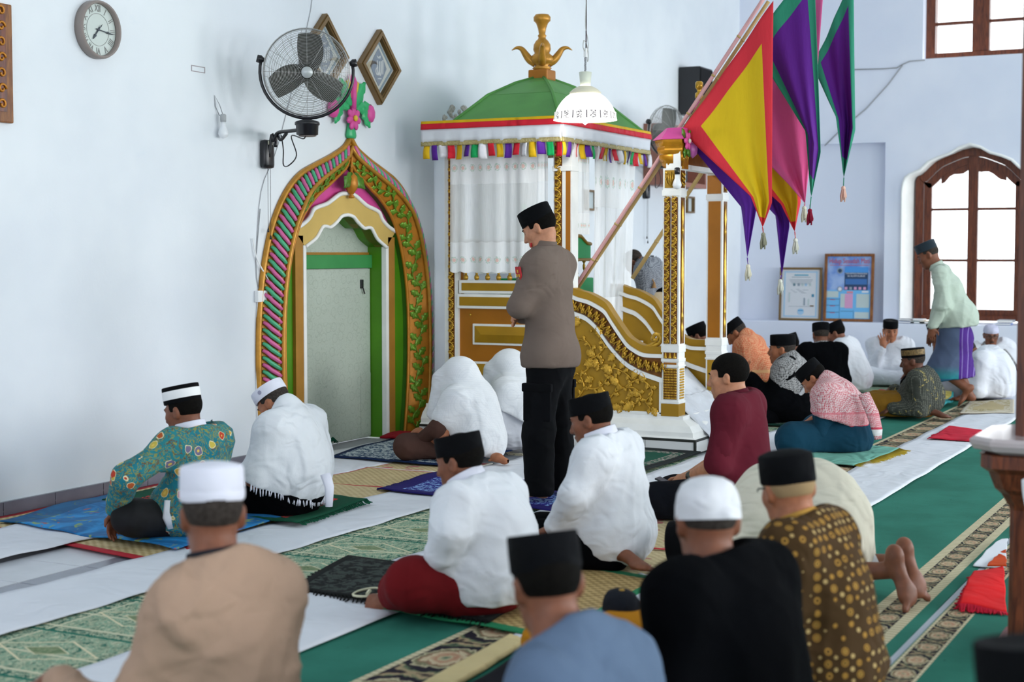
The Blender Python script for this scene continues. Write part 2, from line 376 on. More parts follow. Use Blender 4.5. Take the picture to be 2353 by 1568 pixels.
# arched window: outer frame, two leaves, bars, panes
def inset(L, d):
    L = np.asarray(L, float); T = np.gradient(L, axis=0); T /= np.linalg.norm(T, axis=1, keepdims=True)+1e-9; N = np.stack([T[:, 1], -T[:, 0]], 1)
    c = L.mean(0); s = np.sign(((c-L)*N).sum(1)); s = np.where(s == 0, 1, s); return L+N*s[:, None]*d
wf = MB().strip([tuple(p) for p in FA], [tuple(p) for p in inset(FA, .095)], XW-.03, XW+.07, 'x')
z0 = fr[0][1]; wf.box((XW-.06, FA[0][0]-.096, z0-.0), (XW+.1, FA[-1][0]+.096, z0+.06))
win = struct('window_1', wf, WOOD)
IA = inset(FA, .10); IB = inset(FA, .19)
sash = MB().strip([tuple(p) for p in IA], [tuple(p) for p in IB], XW, XW+.05, 'x'); sash.build('window_sash', WOOD, win)
yl, yr = IA[0][0], IA[-1][0]; zt = FRL[7][1]-.15
MB().box((XW-.01, YC-.06, z0), (XW+.06, YC+.06, zt+.06), .008).build('mullion', WOOD, win)
MB().box((XW-.004, yr+.088, z0+.055), (XW+.046, yl-.088, z0+.135)).build('bottom_rail', WOOD, win)
zb1, zb2 = wpt(620, 993)[1], wpt(620, 1235)[1]
for zz in (zb1, zb2):
    for a, b in ((YC+.05, yl), (yr, YC-.05)): MB().box((XW+.01, a, zz-.016), (XW+.04, b, zz+.016)).build('glazing_bar', WOOD, win)
for a, b in ((YC+.03, yl+.01), (yr-.01, YC-.03)):
    for c, d in ((z0+.1, zb2), (zb2, zb1), (zb1, zt-.12)): MB().box((XW+.022, a, c), (XW+.026, b, d)).build('window_pane', GLASS, win)
# scalloped wooden dripboard inside the arch head
pts = [(a, b) for a, b in IB if b > zb1+.35]; low = [(a, b-.07-.02*math.sin(i*1.3)) for i, (a, b) in enumerate(pts)]
MB().strip(pts, low, XW+.01, XW+.035, 'x').build('window_head', WOOD, win)
# upper window
uw = MB(); a, b = UY1, UY0
for lo, hi in (((XW-.1, a, UZ0), (XW+.05, b, UZ0+.08)), ((XW-.1, a, UZ1-.08), (XW+.05, b, UZ1)), ((XW-.1, b-.11, UZ0+.08), (XW+.05, b, UZ1-.08)), ((XW-.1, a, UZ0+.08), (XW+.05, a+.11, UZ1-.08))): uw.box(lo, hi)
w2 = struct('window_2', uw, WOOD); ym = wpt(758, 100, FX)[0]
MB().box((XW-.09, ym-.1, UZ0+.08), (XW+.03, ym+.1, UZ1-.08), .01).build('mullion', WOOD, w2)
zz = wpt(640, 97, FX)[1]
for p, q in ((ym+.1, b-.11), (a+.11, ym-.1)):
    MB().box((XW-.06, p, zz-.018), (XW, q, zz+.018)).build('glazing_bar', WOOD, w2)
    MB().box((XW-.035, p, UZ0+.08), (XW-.03, q, UZ1-.08)).build('window_pane', GLASS, w2)
# other sides of the room, out of the picture: wall with tall window openings on the right, wall behind the camera
wr = MB(); ed = [-4.2]
for x in (2.0, 7.0, 12.0, 16.8): ed += [x-1.3, x+1.3]
ed.append(19.4)
for i in range(0, len(ed), 2): wr.box((ed[i], -7.2, -.1), (ed[i+1], -7.0, CEIL))
wr.box((-4.2, -7.2, -.1), (19.4, -7.0, .8)).box((-4.2, -7.2, 3.4), (19.4, -7.0, CEIL)); struct('wall_right', wr, WALLF)
struct('wall_front', MB().box((-4.5, -7.2, -.1), (-4.2, 6.9, CEIL)), WALLF)
# skirting of grey tiles under the niche wall
bs = struct('baseboard_left', MB().box((2.9, WY-.008, 0), (8.66, WY+.004, .085)), GROUT)
TILEB = plain('skirting_tile', '#77747f', .25, var=.08)
for i in range(14): 
    x = 3.0+i*.402; MB().box((x+.003, WY-.018, .004), (min(x+.399, 8.65), WY-.006, .082)).build('skirting_tile', TILEB, bs)

# ================================================================ prayer niche (mihrab)
GOLDP = plain('old_gold_paint', '#b9832a', .38, .35, .5, var=.18, vscale=14, bump=.15, bscale=40)
ORANGE = plain('orange_gold_paint', '#bd7a1e', .42, .3, .5, var=.15, vscale=10, bump=.1)
PINKP = plain('pink_paint', '#d64f9a', .45, 0, .4, var=.06); MINTP = plain('mint_green_paint', '#35b06f', .35, 0, .5, var=.06)
PINKR = plain('rope_pink', '#cf5f96', .3, 0, .5, var=.08); GREENR = plain('rope_green', '#45a97a', .3, 0, .5, var=.08)
LIMEG = plain('green_gloss_paint', '#4f8d18', .4, 0, .4, var=.1, vscale=3); LEAFG = plain('leaf_green_gilt', '#6a9426', .32, .3, .5, var=.3, vscale=40)
OCHRE = plain('ochre_paint', '#cdae62', .6, 0, .3, var=.07, vscale=3); OCHRED = plain('brown_ochre_paint', '#a9792f', .5, 0, .3, var=.1)
DGREEN = plain('jade_green_paint', '#3e9050', .5, 0, .3, var=.06); YELLOWP = plain('yellow_paint', '#d8b83a', .4, 0, .4, var=.1)
mi = empty('prayer_niche', (MX, WY, 0), 0, 'tall pointed prayer niche with pink and green rope moulding on the white wall', 'niche')
def P3(p, y): return (p[0], y, p[1])
def prj(z): return -.015-.09*max(0, min(1, (2.3-z)/.5))      # how far the ridge stands off the wall
m_ = MB().strip(OUTL, [(u*1.0, z) for u, z in RIDL], -.012, .05, 'y'); m_.build('backing', GOLDP, mi)
NP = 150
OR_, RR_, IR_ = resample(OUTL, NP), resample(RIDL, NP), resample(INNL, NP)
def half(L, m):                      # equal steps from foot to tip on both sides keeps the outlines in register
    L = np.asarray(L); k = len(L)//2; a = resample(L[:k+1], m); b = resample(L[k:], m); return np.concatenate([a, b[1:]])
OR_, RR_, IR_ = half(OUTL, 76), half(RIDL, 76), half(INNL, 76)
V = [P3(p, prj(p[1])) for p in RR_]+[P3(p, .005) for p in IR_]+[P3(p, .12) for p in IR_]; n = len(RR_)
MB().add(V[:2*n], [(i, i+1, n+i+1, n+i) for i in range(n-1)]).build('leaf_band', ORANGE, mi, True)
MB().add(V[n:], [(i, i+1, n+i+1, n+i) for i in range(n-1)]).build('inner_reveal', plain('deep_green_paint', '#3d6a1c', .4, 0, .4, var=.15), mi, True)
V = [P3(p, -.004) for p in OR_]+[P3(p, prj(p[1])+.004) for p in RR_]
MB().add(V, [(i, i+1, n+i+1, n+i) for i in range(n-1)]).build('rope_bed', GOLDP, mi, True)
MB().tube([P3(p, -.014) for p in OR_], .022, 8).build('outer_rim', GOLDP, mi, True)
MB().tube([P3(p, prj(p[1])-.008) for p in RR_], .017, 8).build('ridge_bead', GOLDP, mi, True)
MB().tube([P3(p, -.006) for p in IR_], .014, 8).build('inner_bead', ORANGE, mi, True)
# twisted rope: alternate pink and green strands lying slantwise over the outer flank
for side in (0, 1):
    A = OR_[:76] if side == 0 else OR_[::-1][:76]; B = RR_[:76] if side == 0 else RR_[::-1][:76]
    A, B = resample(A, 300), resample(B, 300); N = 58; step = 290/N
    for i in range(N):
        pts = []; rad = []
        for t in np.linspace(.14, .86, 6):
            j = min(299, max(0, i*step+(1-t)*step*1.7)); a = A[int(j)]; b = B[int(j)]; p = a*(1-t)+b*t
            pts.append((p[0], -.01+(prj(p[1])+.0)*t-.022*math.sin(math.pi*t)*min(1, .25+i*0+np.linalg.norm(b-a)*4), p[1]))
            rad.append((.009+.008*math.sin(math.pi*t)))
        MB().tube(pts, rad, 6).build('rope_strand', PINKR if i % 2 else GREENR, mi, True)
# vine of leaves on the inner flank
def leaf_mesh(name, l=.06, w=.022, lobes=3, th=.008):
    mb = MB(); V = [(0, 0, 0)]; top = []; n = 10
    for i in range(n+1):
        t = i/n; r = w*math.sin(math.pi*min(1, t*.92+.05))*(1+.28*math.sin(t*lobes*2*math.pi)); top.append((t*l, r))
    poly = top+[(a, -b) for a, b in top[::-1]]
    m = len(poly); V = [(a, b, 0) for a, b in poly]+[(a*.96+l*.02, b*.7, th) for a, b in poly]; F = [(i, (i+1) % m, m+(i+1) % m, m+i) for i in range(m)]
    V += [(t*l, 0, th*.45) for t in np.linspace(0, 1, n+1)]
    for i in range(n): F.append((m+i, m+i+1, 2*m+i+1, 2*m+i)); F.append((2*m+i, 2*m+i+1, 2*m-2-i, 2*m-1-i))
    return mb.add(V, F).mesh(name, True)
LEAFM = leaf_mesh('leaf', .1, .03); LEAFM.materials.append(LEAFG)
def orient(x, z):                   # frame with local x along x, local z along z
    x = Vector(x).normalized(); z = Vector(z); z = (z-x*z.dot(x)).normalized(); y = z.cross(x); return Matrix((x, y, z)).transposed()
for side in (0, 1):
    A = RR_[:76] if side == 0 else RR_[::-1][:76]; B = IR_[:76] if side == 0 else IR_[::-1][:76]; sg = -1 if side == 0 else 1
    A, B = resample(A, 200), resample(B, 200); vine = []
    for k in range(60):
        j = int(4+k*3.2); a, b = A[j], B[j]; a2, b2 = A[min(199, j+2)], B[min(199, j+2)]; m0 = (a+b)/2; t = (a2+b2)/2-m0; wdt = np.linalg.norm(b-a)
        off = math.sin(k*.9)*.18; p = m0+(b-a)*off; y = prj(p[1])*(.5-off); vine.append((p[0], y-.006, p[1]))
        acr = np.array([b[0]-a[0], -prj(a[1]), b[1]-a[1]]); al = np.array([t[0], 0, t[1]]); nrm = np.cross(al, acr); nrm = nrm if nrm[1] < 0 else -nrm
        if wdt > .05:
            d = al/np.linalg.norm(al)*1.0+acr/np.linalg.norm(acr)*(1.1 if k % 2 else -1.1)
            R = orient(d, nrm); s = min(1.0, .35+wdt*3.2); M = Matrix.Translation((p[0], y-.004, p[1])) @ R.to_4x4() @ Matrix.Diagonal((s, s, s, 1))
            link('leaf', LEAFM, mi, M=M)
    MB().tube(vine, .006, 5).build('vine', LEAFG, mi, True)
# recess: pink tympanum over green flanks, cusped ochre arch, jambs, door
IP = [(u, z) for u, z in IR_]
hp = half([(u*1.03, z) for u, z in IP if z > 1.55], 46)
for s in (-1, 1): MB().box((s*.64, .045, 0), (s*.93, .14, 1.64)).build('side_panel', LIMEG, mi)
CO_H = [(.70, 1.645), (.585, 1.685), (.50, 1.735), (.455, 1.79), (.40, 1.812), (.285, 1.838), (.21, 1.868), (.1, 1.917), (0, 1.927)]
CI_H = [(.56, 1.52), (.43, 1.58), (.375, 1.63), (.335, 1.668), (.285, 1.672), (.23, 1.668), (.14, 1.712), (.08, 1.752), (0, 1.765)]
def arch2(h): r = smooth_curve(h, 5); return half([(-a, b) for a, b in r]+[(a, b) for a, b in r[::-1]][1:], 46)
CO, CI = arch2(CO_H), arch2(CI_H)
MB().strip([tuple(p) for p in hp], [(u*.95, z-.02) for u, z in CO], .055, .075).build('tympanum', PINKP, mi)
MB().strip([tuple(p) for p in CO], [tuple(p) for p in CI], .018, .115).build('cusped_arch', OCHRE, mi)
MB().tube([P3(p, .016) for p in CO], .017, 7).build('arch_trim', WHITE, mi, True); MB().tube([P3(p, .014) for p in CI], .014, 7).build('arch_trim', WHITE, mi, True)
for s in (-1, 1):
    MB().box((s*.585, .018, 0), (s*.685, .115, 1.66 if 0 else 1.60)).build('jamb', OCHRED, mi)
    MB().box((s*.55, .012, 0), (s*.588, .06, 1.53), .006).build('jamb_trim', WHITE, mi)
    MB().box((s*.57, .02, 0), (s*.555, .26, 1.56)).build('jamb_reveal', LIMEG, mi)
V = [P3(p, .02) for p in CI]+[P3(p, .26) for p in CI]; n = len(CI)
MB().add(V, [(i, i+1, n+i+1, n+i) for i in range(n-1)]).build('arch_reveal', LIMEG, mi, True)
g = G('door_paper', .5, 0, .35); co = g.co('Object', 1)
x, y, z = g.xyz(co); v2 = g.vec(x, z, 0); nz = g.noise(v2, 22, 1, .4, 2.2); ln = g.band(nz, .485, .515); vo = g.vor(v2, 9, .6, dim='2D'); rg = g.band(vo, .28, .33)
m = g.ma('MAXIMUM', ln, g.ma('MULTIPLY', rg, .7)); g.bump(m, .1, .003)
WPAPER = g.col(g.mix(g.ma('MULTIPLY', m, .55), '#b7c2b6', '#909c8e'))
dz = float(PY(800, 617, WY+.17)[2]); 
MB().box((-.56, .19, 0), (.58, .24, 1.80)).build('back_panel', WPAPER, mi)
MB().box((-.58, .15, dz), (.56, .19, dz+.105), .006).build('lintel', DGREEN, mi); MB().box((-.58, .15, 0), (-.505, .19, dz+.1)).build('door_post', DGREEN, mi)
MB().box((-.505, .155, 0), (-.485, .188, dz)).build('door_edge', WOOD2, mi)
MB().box((-.56, .178, dz+.105), (.56, .196, dz+.125)).build('lintel_moulding', OCHRED, mi)
d_ = MB().box((-.487, .165, .01), (.545, .188, dz-.004)).build('door', WPAPER, mi)
MB().box((.40, .152, dz-.16), (.435, .166, dz-.09), .004).tube([(.418, .15, dz-.15), (.43, .145, dz-.19), (.445, .15, dz-.2)], .006, 6).build('latch', BLACK, mi)
MB().box((.40, .162, .02), (.545, .166, .52)).build('patch_board', WPAPER, mi)
# gilt bud hanging in the point of the arch, with two leaves
bz = 2.0
MB().lathe([(.004, .12), (.014, .115), (.012, .09), (.02, .08), (.045, .05), (.052, .0), (.045, -.04), (.02, -.075), (.012, -.085), (.024, -.095), (.02, -.11), (.002, -.112)], 14, (0, -.02, bz)).build('hanging_bud', ORANGE, mi, True)
MB().tube([(0, -.02, bz+.12), (0, -.025, bz+.2)], .008, 6).build('bud_stem', ORANGE, mi)
big = leaf_mesh('bud_leaf', .17, .045, 2, .014); big.materials.append(plain('leaf_dark_green', '#4e7d22', .35, .15, .5, var=.25, vscale=30))
for s in (-1, 1): link('bud_leaf', big, mi, M=Matrix.Translation((s*.02, -.03, bz+.08)) @ orient((s*.75, -.1, -.75), (0, -1, 0)).to_4x4())
# finial on the wall above the point: flower, leaves, fruits and a sheaf
fz = 2.46
MB().lathe([(.05, -.12), (.062, -.10), (.045, -.03), (.02, .05), (.012, .1)], 8, (0, -.02, fz), 1, .5).build('finial_neck', MINTP, mi, True)
pet = MB().sphere((.052, 0, 0), (.045, .03, .016), 8, 6).mesh('petal', True); pet.materials.append(PINKP)
for k in range(7): link('petal', pet, mi, M=Matrix.Translation((0, -.045, fz+.03)) @ Matrix.Rotation(2*math.pi*k/7+.2, 4, 'Y') @ Matrix.Rotation(math.radians(90), 4, 'X'))
MB().sphere((0, -.062, fz+.03), (.024, .016, .024)).build('flower_eye', YELLOWP, mi, True)
fl_ = leaf_mesh('finial_leaf', .24, .055, 3, .02); fl_.materials.append(MINTP)
for s in (-1, 1):
    for (dx, dz_, L, x0, z0_) in ((.55, .8, 1, .03, .12), (.95, .25, .85, .05, .1), (.5, -.85, .8, .14, .14)):
        link('finial_leaf', fl_, mi, M=Matrix.Translation((s*x0, -.03, fz+z0_)) @ orient((s*dx, 0, dz_), (0, -1, 0)).to_4x4() @ Matrix.Diagonal((L, L, L, 1)))
    MB().lathe([(.002, -.075), (.035, -.065), (.055, -.03), (.058, .01), (.04, .05), (.012, .068), (.002, .07)], 10, (s*.25, -.03, fz+.09), 1, .6).build('fruit', PINKP, mi, True)
    for j in range(2): MB().tube([(s*(.02+.02*j), -.03, fz+.18), (s*(.035+.025*j), -.035, fz+.3), (s*(.025+.012*j), -.03, fz+.36-.04*j)], [.016, .02, .008], 8).build('sheaf_stalk', YELLOWP if j else PINKP, mi, True)
MB().tube([(0, -.04, fz+.1), (0, -.045, fz+.22), (0, -.04, fz+.40)], [.026, .024, .008], 8).build('sheaf_stalk', PINKP, mi, True)

# ================================================================ things on the walls
# clock
p = PY(217, 69, WY); ck = empty('wall_clock', (p[0], WY, p[2]), 0, 'round beige wall clock with Roman numerals high on the white wall', 'clock'); r = .172
BEIGE = plain('clock_case', '#8f8580', .5); FACE = plain('clock_face', '#c9d2cd', .5); INK = plain('clock_ink', '#8d8d8b', .6); HANDM = plain('clock_hand', '#4c525a', .4)
MB().lathe([(r*.9, 0), (r, .004), (r*1.0, .045), (r*.96, .062), (r*.90, .058), (r*.885, .03)], 48, axis='y', cap=False).lathe([(.001, 0), (r*.9, 0)], 48, axis='y', cap=False).build('case', BEIGE, ck, True)
MB().lathe([(.0005, .026), (r*.89, .026)], 48, axis='y', cap=False).build('dial', FACE, ck)
MB().lathe([(r*.545, .028), (r*.56, .028)], 40, axis='y', cap=False).build('dial_ring', INK, ck)
for i, t in enumerate('XII I II III IIII V VI VII VIII IX X XI'.split()):
    a = math.radians(30*i); text_obj('numeral', t, .052, INK, ck, Matrix.Translation((math.sin(a)*r*.72, -.0285, math.cos(a)*r*.72)) @ Matrix.Rotation(a, 4, 'Y') @ Matrix.Rotation(math.radians(90), 4, 'X') @ Matrix.Diagonal((.8, 1.1, 1, 1)), .0004)
for nm, deg, L, wd, y in (('hour_hand', 218, .075, .005, -.031), ('minute_hand', 97, .125, .0035, -.034), ('second_hand', 40, .045, .002, -.036)):
    a = math.radians(deg); MB().tube([(-math.sin(a)*.02, y, -math.cos(a)*.02), (math.sin(a)*L*.5, y, math.cos(a)*L*.5), (math.sin(a)*L*.6, y, math.cos(a)*L*.6), (math.sin(a)*L, y, math.cos(a)*L)], [wd, wd*.8, wd*1.9, wd*.5], 6).build(nm, HANDM, ck)
MB().sphere((0, -.034, 0), (.009, .005, .009)).build('hub', HANDM, ck)
# carved panel cut by the left edge of the picture
a = PY(18, 12, WY); b = PY(18, 284, WY)
pn = empty('carved_panel', (a[0], WY, 0), 0, 'brown carved wooden panel with gilt scrolls at the left edge of the wall', 'panel')
MB().box((-.62, -.03, b[2]), (0, 0, a[2]), .008).build('panel_frame', WOOD2, pn)
MB().box((-.56, -.036, b[2]+.06), (-.055, -.028, a[2]-.06)).build('panel_field', WOOD, pn)
for i in range(7):
    z = b[2]+.1+i*.085; s = 1 if i % 2 else -1
    MB().tube([(-.09+.03*math.cos(t)*s*(1-t/9), -.04, z+.03*math.sin(t)*(1-t/9)) for t in np.linspace(0, 6.5, 14)], .007, 5).build('gilt_scroll', ORANGE, pn, True)
# two diamond frames with calligraphy
CREAM = plain('cream_mount', '#cfcdb9', .5); SLATE = plain('slate_blue_mount', '#4b5a6a', .5); SILV = plain('silver_ink', '#dcdcd6', .4); GILTW = plain('gilt_brown_frame', '#7a5f38', .35, .35, .5, var=.15)
g = G('frame_glass', .03); mx = g.nd('ShaderNodeMixShader'); tr = g.nd('ShaderNodeBsdfTransparent'); gl = g.nd('ShaderNodeBsdfGlossy'); gl.inputs[1].default_value = .02
mx.inputs[0].default_value = .16; g.t.links.new(tr.outputs[0], mx.inputs[1]); g.t.links.new(gl.outputs[0], mx.inputs[2]); g.t.links.new(mx.outputs[0], g.t.nodes['Material Output'].inputs[0]); PGLASS = g.m
def diamond(px, py, label):
    p = PY(px, py, WY); R = .292; e = empty('diamond_picture', (p[0], WY, p[2]), 0, label, 'picture', 'diamond calligraphy pictures')
    def dm(r): return [(-r, 0), (0, r), (r, 0), (0, -r), (-r, 0)]
    MB().strip(dm(R), dm(R-.065), -.045, 0).strip(dm(R-.012), dm(R-.05), -.055, -.04).build('frame', GILTW, e)
    MB().prism(dm(R-.06)[:4], -.012, -.004).build('mount', CREAM, e)
    MB().strip(dm(R-.085), dm(R-.11), -.016, -.011).build('mount_border', plain('teal_border', '#2f5f66', .5), e)
    MB().prism([(-.115, 0), (-.06, .08), (0, .145), (.06, .08), (.115, 0), (.06, -.08), (0, -.145), (-.06, -.08)], -.018, -.011).build('calligraphy_field', SLATE, e)
    q = MB(); q.tube([(.05, -.02, -.05), (.052, -.02, .06)], .007, 6)
    q.tube(smooth_curve([(.03, -.02, .05), (.028, -.02, -.04), (.008, -.02, -.055), (.005, -.02, .045), (.0, -.02, -.04), (-.02, -.02, -.055), (-.028, -.02, .05)], 5), .006, 6)
    q.tube(smooth_curve([(-.028, -.02, .0), (-.05, -.02, -.03), (-.035, -.02, -.06), (-.012, -.02, -.045)], 5), .006, 6)
    q.tube(smooth_curve([(-.03, -.02, .085), (-.01, -.02, .07), (0, -.02, .085), (.01, -.02, .07), (.02, -.02, .09)], 4), .004, 5); q.tube([(-.02, -.02, -.09), (.03, -.02, -.085)], .005, 5)
    q.build('calligraphy', SILV, e, True)['kind'] = 'stuff'
    MB().prism(dm(R-.062)[:4], -.028, -.026).build('picture_glass', PGLASS, e)
diamond(866, 155, 'brown diamond picture with silver calligraphy right of the wall fan')
diamond(741, 124, 'brown diamond picture mostly hidden behind the wall fan')
# ================================================================ pulpit (mimbar)
MGOLD = plain('pulpit_ochre_gold', '#ab8116', .42, .25, .45, var=.1, vscale=5)
MGOLD2 = plain('pulpit_orange_gold', '#ab6a12', .4, .25, .45, var=.1, vscale=4)
CARVE = plain('gilded_carving', '#cfa136', .26, .5, .5, var=.25, vscale=30)
CARVED = plain('dark_gilded_ground', '#7b4a10', .4, .3, .4, var=.25, vscale=20)
GREENF = plain('bright_green_paint', '#23b264', .5, 0, .35, var=.05); ROOFG = plain('roof_green_paint', '#57944a', .55, 0, .3, var=.1, vscale=4)
SATINW = plain('white_satin', '#dfe3ea', .3, 0, .5); TRIMB = plain('dark_tile_trim', '#2e302c', .3)
X0, X1, YA, YB = 10.6, 11.68, 4.03, 6.02
pu = empty('pulpit', (0, 0, 0), 0, 'white and gold carved pulpit under a green roof with steps behind two posts', 'pulpit')
pu.location = (X0, YA, 0)
def L(p): return (p[0]-X0, p[1]-YA, p[2])
class PB(MB):     # same as MB, room coordinates shifted to the pulpit's corner when built
    def build(s, name, mat, parent=pu, smooth=False, **kw):
        s.V = [L(v) for v in s.V]; return MB.build(s, name, mat, parent, smooth, **kw)
# tiled footing, white moulded plinth
ft = PB().box((10.50, 3.86, 0), (11.98, 6.2, .088)).build('footing', GROUT)
for i in range(6):
    y = 3.86+i*.39
    MB().box(L((10.494, y+.003, .003)), L((10.503, y+.387, .086))).build('footing_tile', plain('white_wall_tile', '#e3e6e6', .2) if i == 0 else bpy.data.materials['white_wall_tile'], ft)
for i in range(4): MB().box(L((10.50+i*.37+.003, 3.854, .003)), L((10.50+i*.37+.367, 3.863, .086))).build('footing_tile', bpy.data.materials['white_wall_tile'], ft)
PB().box((10.49, 3.85, .086), (11.99, 6.2, .106), .004).box((10.489, 3.849, .003), (10.507, 3.866, .09)).build('dark_trim', TRIMB)
pr_ = [(0, .106), (.02, .118), (.022, .15), (.05, .195), (.105, .235), (.11, .262), (.4, .262)]
V = []; F = []
for d, z in pr_:
    x0, x1, y0, y1 = 10.495+d*.95, 11.985-d*.95, 3.855+d*1.25, 6.195; V += [(x0, y0, z), (x1, y0, z), (x1, y1, z), (x0, y1, z)]
for i in range(len(pr_)-1):
    for k in range(4): F.append((i*4+k, i*4+(k+1) % 4, i*4+4+(k+1) % 4, i*4+4+k))
F.append((24, 25, 26, 27)); q = PB(); q.add(V, F); q.build('plinth', WHITE)
# vertical scroll carving: one S-scroll shared along every strip
def scroll_mesh(nm):
    mb = MB()
    def sp(cx, cz, s, a0, turns, r0): return [(cx+s*(r0*(1-t*.85))*math.cos(a0+t*turns), -.006-.006*math.sin(t*3), cz+(r0*(1-t*.85))*math.sin(a0+t*turns)) for t in np.linspace(0, 1, 10)]
    mb.tube(sp(.004, .02, 1, -1.8, 6.0, .017), [.0055]*6+[.005, .0045, .004, .004], 5); mb.tube(sp(-.004, .062, -1, -1.8, 6.0, .017), [.0055]*6+[.005, .0045, .004, .004], 5)
    mb.tube([(-.013, -.004, 0), (.0, -.012, .012), (.014, -.007, .033), (.006, -.012, .042), (-.012, -.006, .058), (.0, -.01, .072), (.013, -.004, .082)], [.004, .006, .005, .006, .005, .006, .004], 5)
    for s, z in ((1, .045), (-1, .008), (1, .078), (-1, .084)): mb.tube([(0, -.01, z), (s*.012, -.012, z+.008), (s*.019, -.005, z+.004)], [.003, .005, .002], 4)
    me = mb.mesh(nm, True); me.materials.append(CARVE); return me
SCR = scroll_mesh('scroll')
def carved_strip(parent, face, c, z0, z1, wd, step=.083):
    """sunk dark strip with scrolls; face 'x' looks to -X at x=c[0], face 'y' looks to -Y at y=c[1]"""
    n = max(1, int((z1-z0)/step)); st = (z1-z0)/n; s = wd/.042
    for i in range(n):
        M = Matrix.Translation(L((c[0], c[1], z0+i*st+.0))) @ (Matrix.Rotation(math.radians(-90), 4, 'Z') if face == 'x' else Matrix.Identity(4)) @ Matrix.Diagonal((s, 1, st/step*1.0, 1))
        link('scroll', SCR, parent, M=M)
def post(x, y, zb, zt, name, plainside=False, w=.13):
    """front face looks to -Y (row side), broad face to -X"""
    P = empty(name); P.parent = pu; MBp = lambda: PB()
    o = PB().box((x, y, zb+.35*0), (x+w, y+w, zt)).build(name, WHITE if not plainside else WHITE); bpy.data.objects.remove(P); return o
def front_post(x, name, rich):
    y = YA; w = .13; o = PB().box((x, y, .352), (x+w, y+w, 2.10)).build(name, WHITE); ch = lambda b, n, m, sm=False: PB.build(b, n, m, o, sm)
    ch(PB().box((x-.006, y-.006, .258), (x+w+.006, y+w+.006, .352), .004), 'post_foot', MGOLD)
    for z0, z1 in ((.352, .372), (.625, .64), (.665, .69), (.735, .79), (1.895, 1.94)): ch(PB().box((x-.007, y-.007, z0), (x+w+.007, y+w+.007, z1), .004), 'post_moulding', WHITE)
    xf = x-.0005
    if rich:
        ch(PB().box((x-.002, y+.012, .384), (x, y+w-.012, .618)), 'bead_ground', CARVED)
        b = PB(); 
        for i in range(9):
            for j in range(12): b.sphere((x-.004, y+.018+i*.0118, .394+j*.0195), (.008, .0055, .009), 6, 4)
        ch(b, 'bead_work', CARVE, True)['kind'] = 'stuff'
        b = PB()
        for i in range(3): b.lathe([(.013, 0), (.016, .008), (.009, .018), (.006, .035), (.003, .044)], 7, (x-.004, y+.03+i*.035, .69))
        ch(PB().box((x-.002, y+.012, .69), (x, y+w-.012, .736)), 'cresting_ground', CARVED); ch(b, 'cresting', CARVE, True)['kind'] = 'stuff'
        ch(PB().box((x-.004, y+.015, .645), (x, y+w-.015, .66), .002), 'gold_fillet', MGOLD2)
        for k in (0, 1):
            yy = y+.012+k*.057; ch(PB().box((x-.0015, yy, .80), (x, yy+.05, 1.885)), 'strip_ground', CARVED)
            carved_strip(o, 'x', (x-.002, yy+.025, 0), .80, 1.885, .046)
        ch(PB().box((x-.002, y+.016, 1.955), (x, y+w-.014, 2.085)), 'tulip_ground', MGOLD)
        b = PB(); cy = y+w/2
        for s in (-1, 1):
            b.tube([(x-.006, cy, 1.965), (x-.01, cy+s*.03, 1.985), (x-.008, cy+s*.042, 2.02), (x-.006, cy+s*.03, 2.035)], [.004, .006, .006, .003], 6)
            b.tube([(x-.006, cy, 1.985), (x-.012, cy+s*.016, 2.02), (x-.008, cy+s*.012, 2.06)], [.004, .008, .003], 6); b.sphere((x-.005, cy+s*.036, 2.065), (.006, .012, .012), 8, 5)
        b.tube([(x-.006, cy, 1.96), (x-.012, cy, 2.02), (x-.006, cy, 2.075)], [.004, .008, .003], 6); ch(b, 'tulip_carving', CARVE, True)['kind'] = 'stuff'
    else:
        ch(PB().box((x-.004, y+.014, .80), (x+.001, y+w-.014, 1.885)), 'plain_panel', MGOLD2); ch(PB().box((x-.004, y+.012, 1.945), (x+.001, y+w-.004, 2.09)), 'plain_panel', MGOLD2)
        ch(PB().box((x-.004, y+.014, .36), (x+.001, y+w-.014, .62)), 'plain_panel', MGOLD)
    # row side: sunk brown strip with long gilt spindles, small carvings at head and foot
    ch(PB().box((x+.03, y-.002, .80), (x+w-.02, y, 1.885)), 'spindle_ground', CARVED)
    prof = [(.002, 0), (.012, .05), (.018, .11), (.006, .16), (.016, .185), (.016, .2), (.006, .225), (.011, .35), (.021, .5), (.011, .68), (.006, .8), (.016, .825), (.016, .84), (.006, .865), (.018, .93), (.012, 1.0), (.002, 1.06)]
    ch(PB().lathe(prof, 8, (x+.055, y-.006, .81), 1, .6), 'spindle', CARVE, True)
    ch(PB().box((x+.02, y-.002, 1.955), (x+w-.02, y, 2.085)), 'head_ground', CARVED); b = PB()
    for s in (-1, 1):
        for z in (1.965, 2.0, 2.035): b.tube([(x+w/2, y-.006, z), (x+w/2+s*.02, y-.01, z+.02), (x+w/2+s*.03, y-.005, z+.035)], [.004, .007, .003], 5)
    ch(b, 'head_carving', CARVE, True)['kind'] = 'stuff'
    b = PB()
    for i in range(5):
        for j in range(12): b.sphere((x+.03+i*.018, y-.003, .394+j*.0195), (.008, .005, .008), 6, 4)
    ch(b, 'bead_work', CARVE, True)['kind'] = 'stuff'
    return o
front_post(X0, 'front_post', True); front_post(11.555, 'front_post', False)
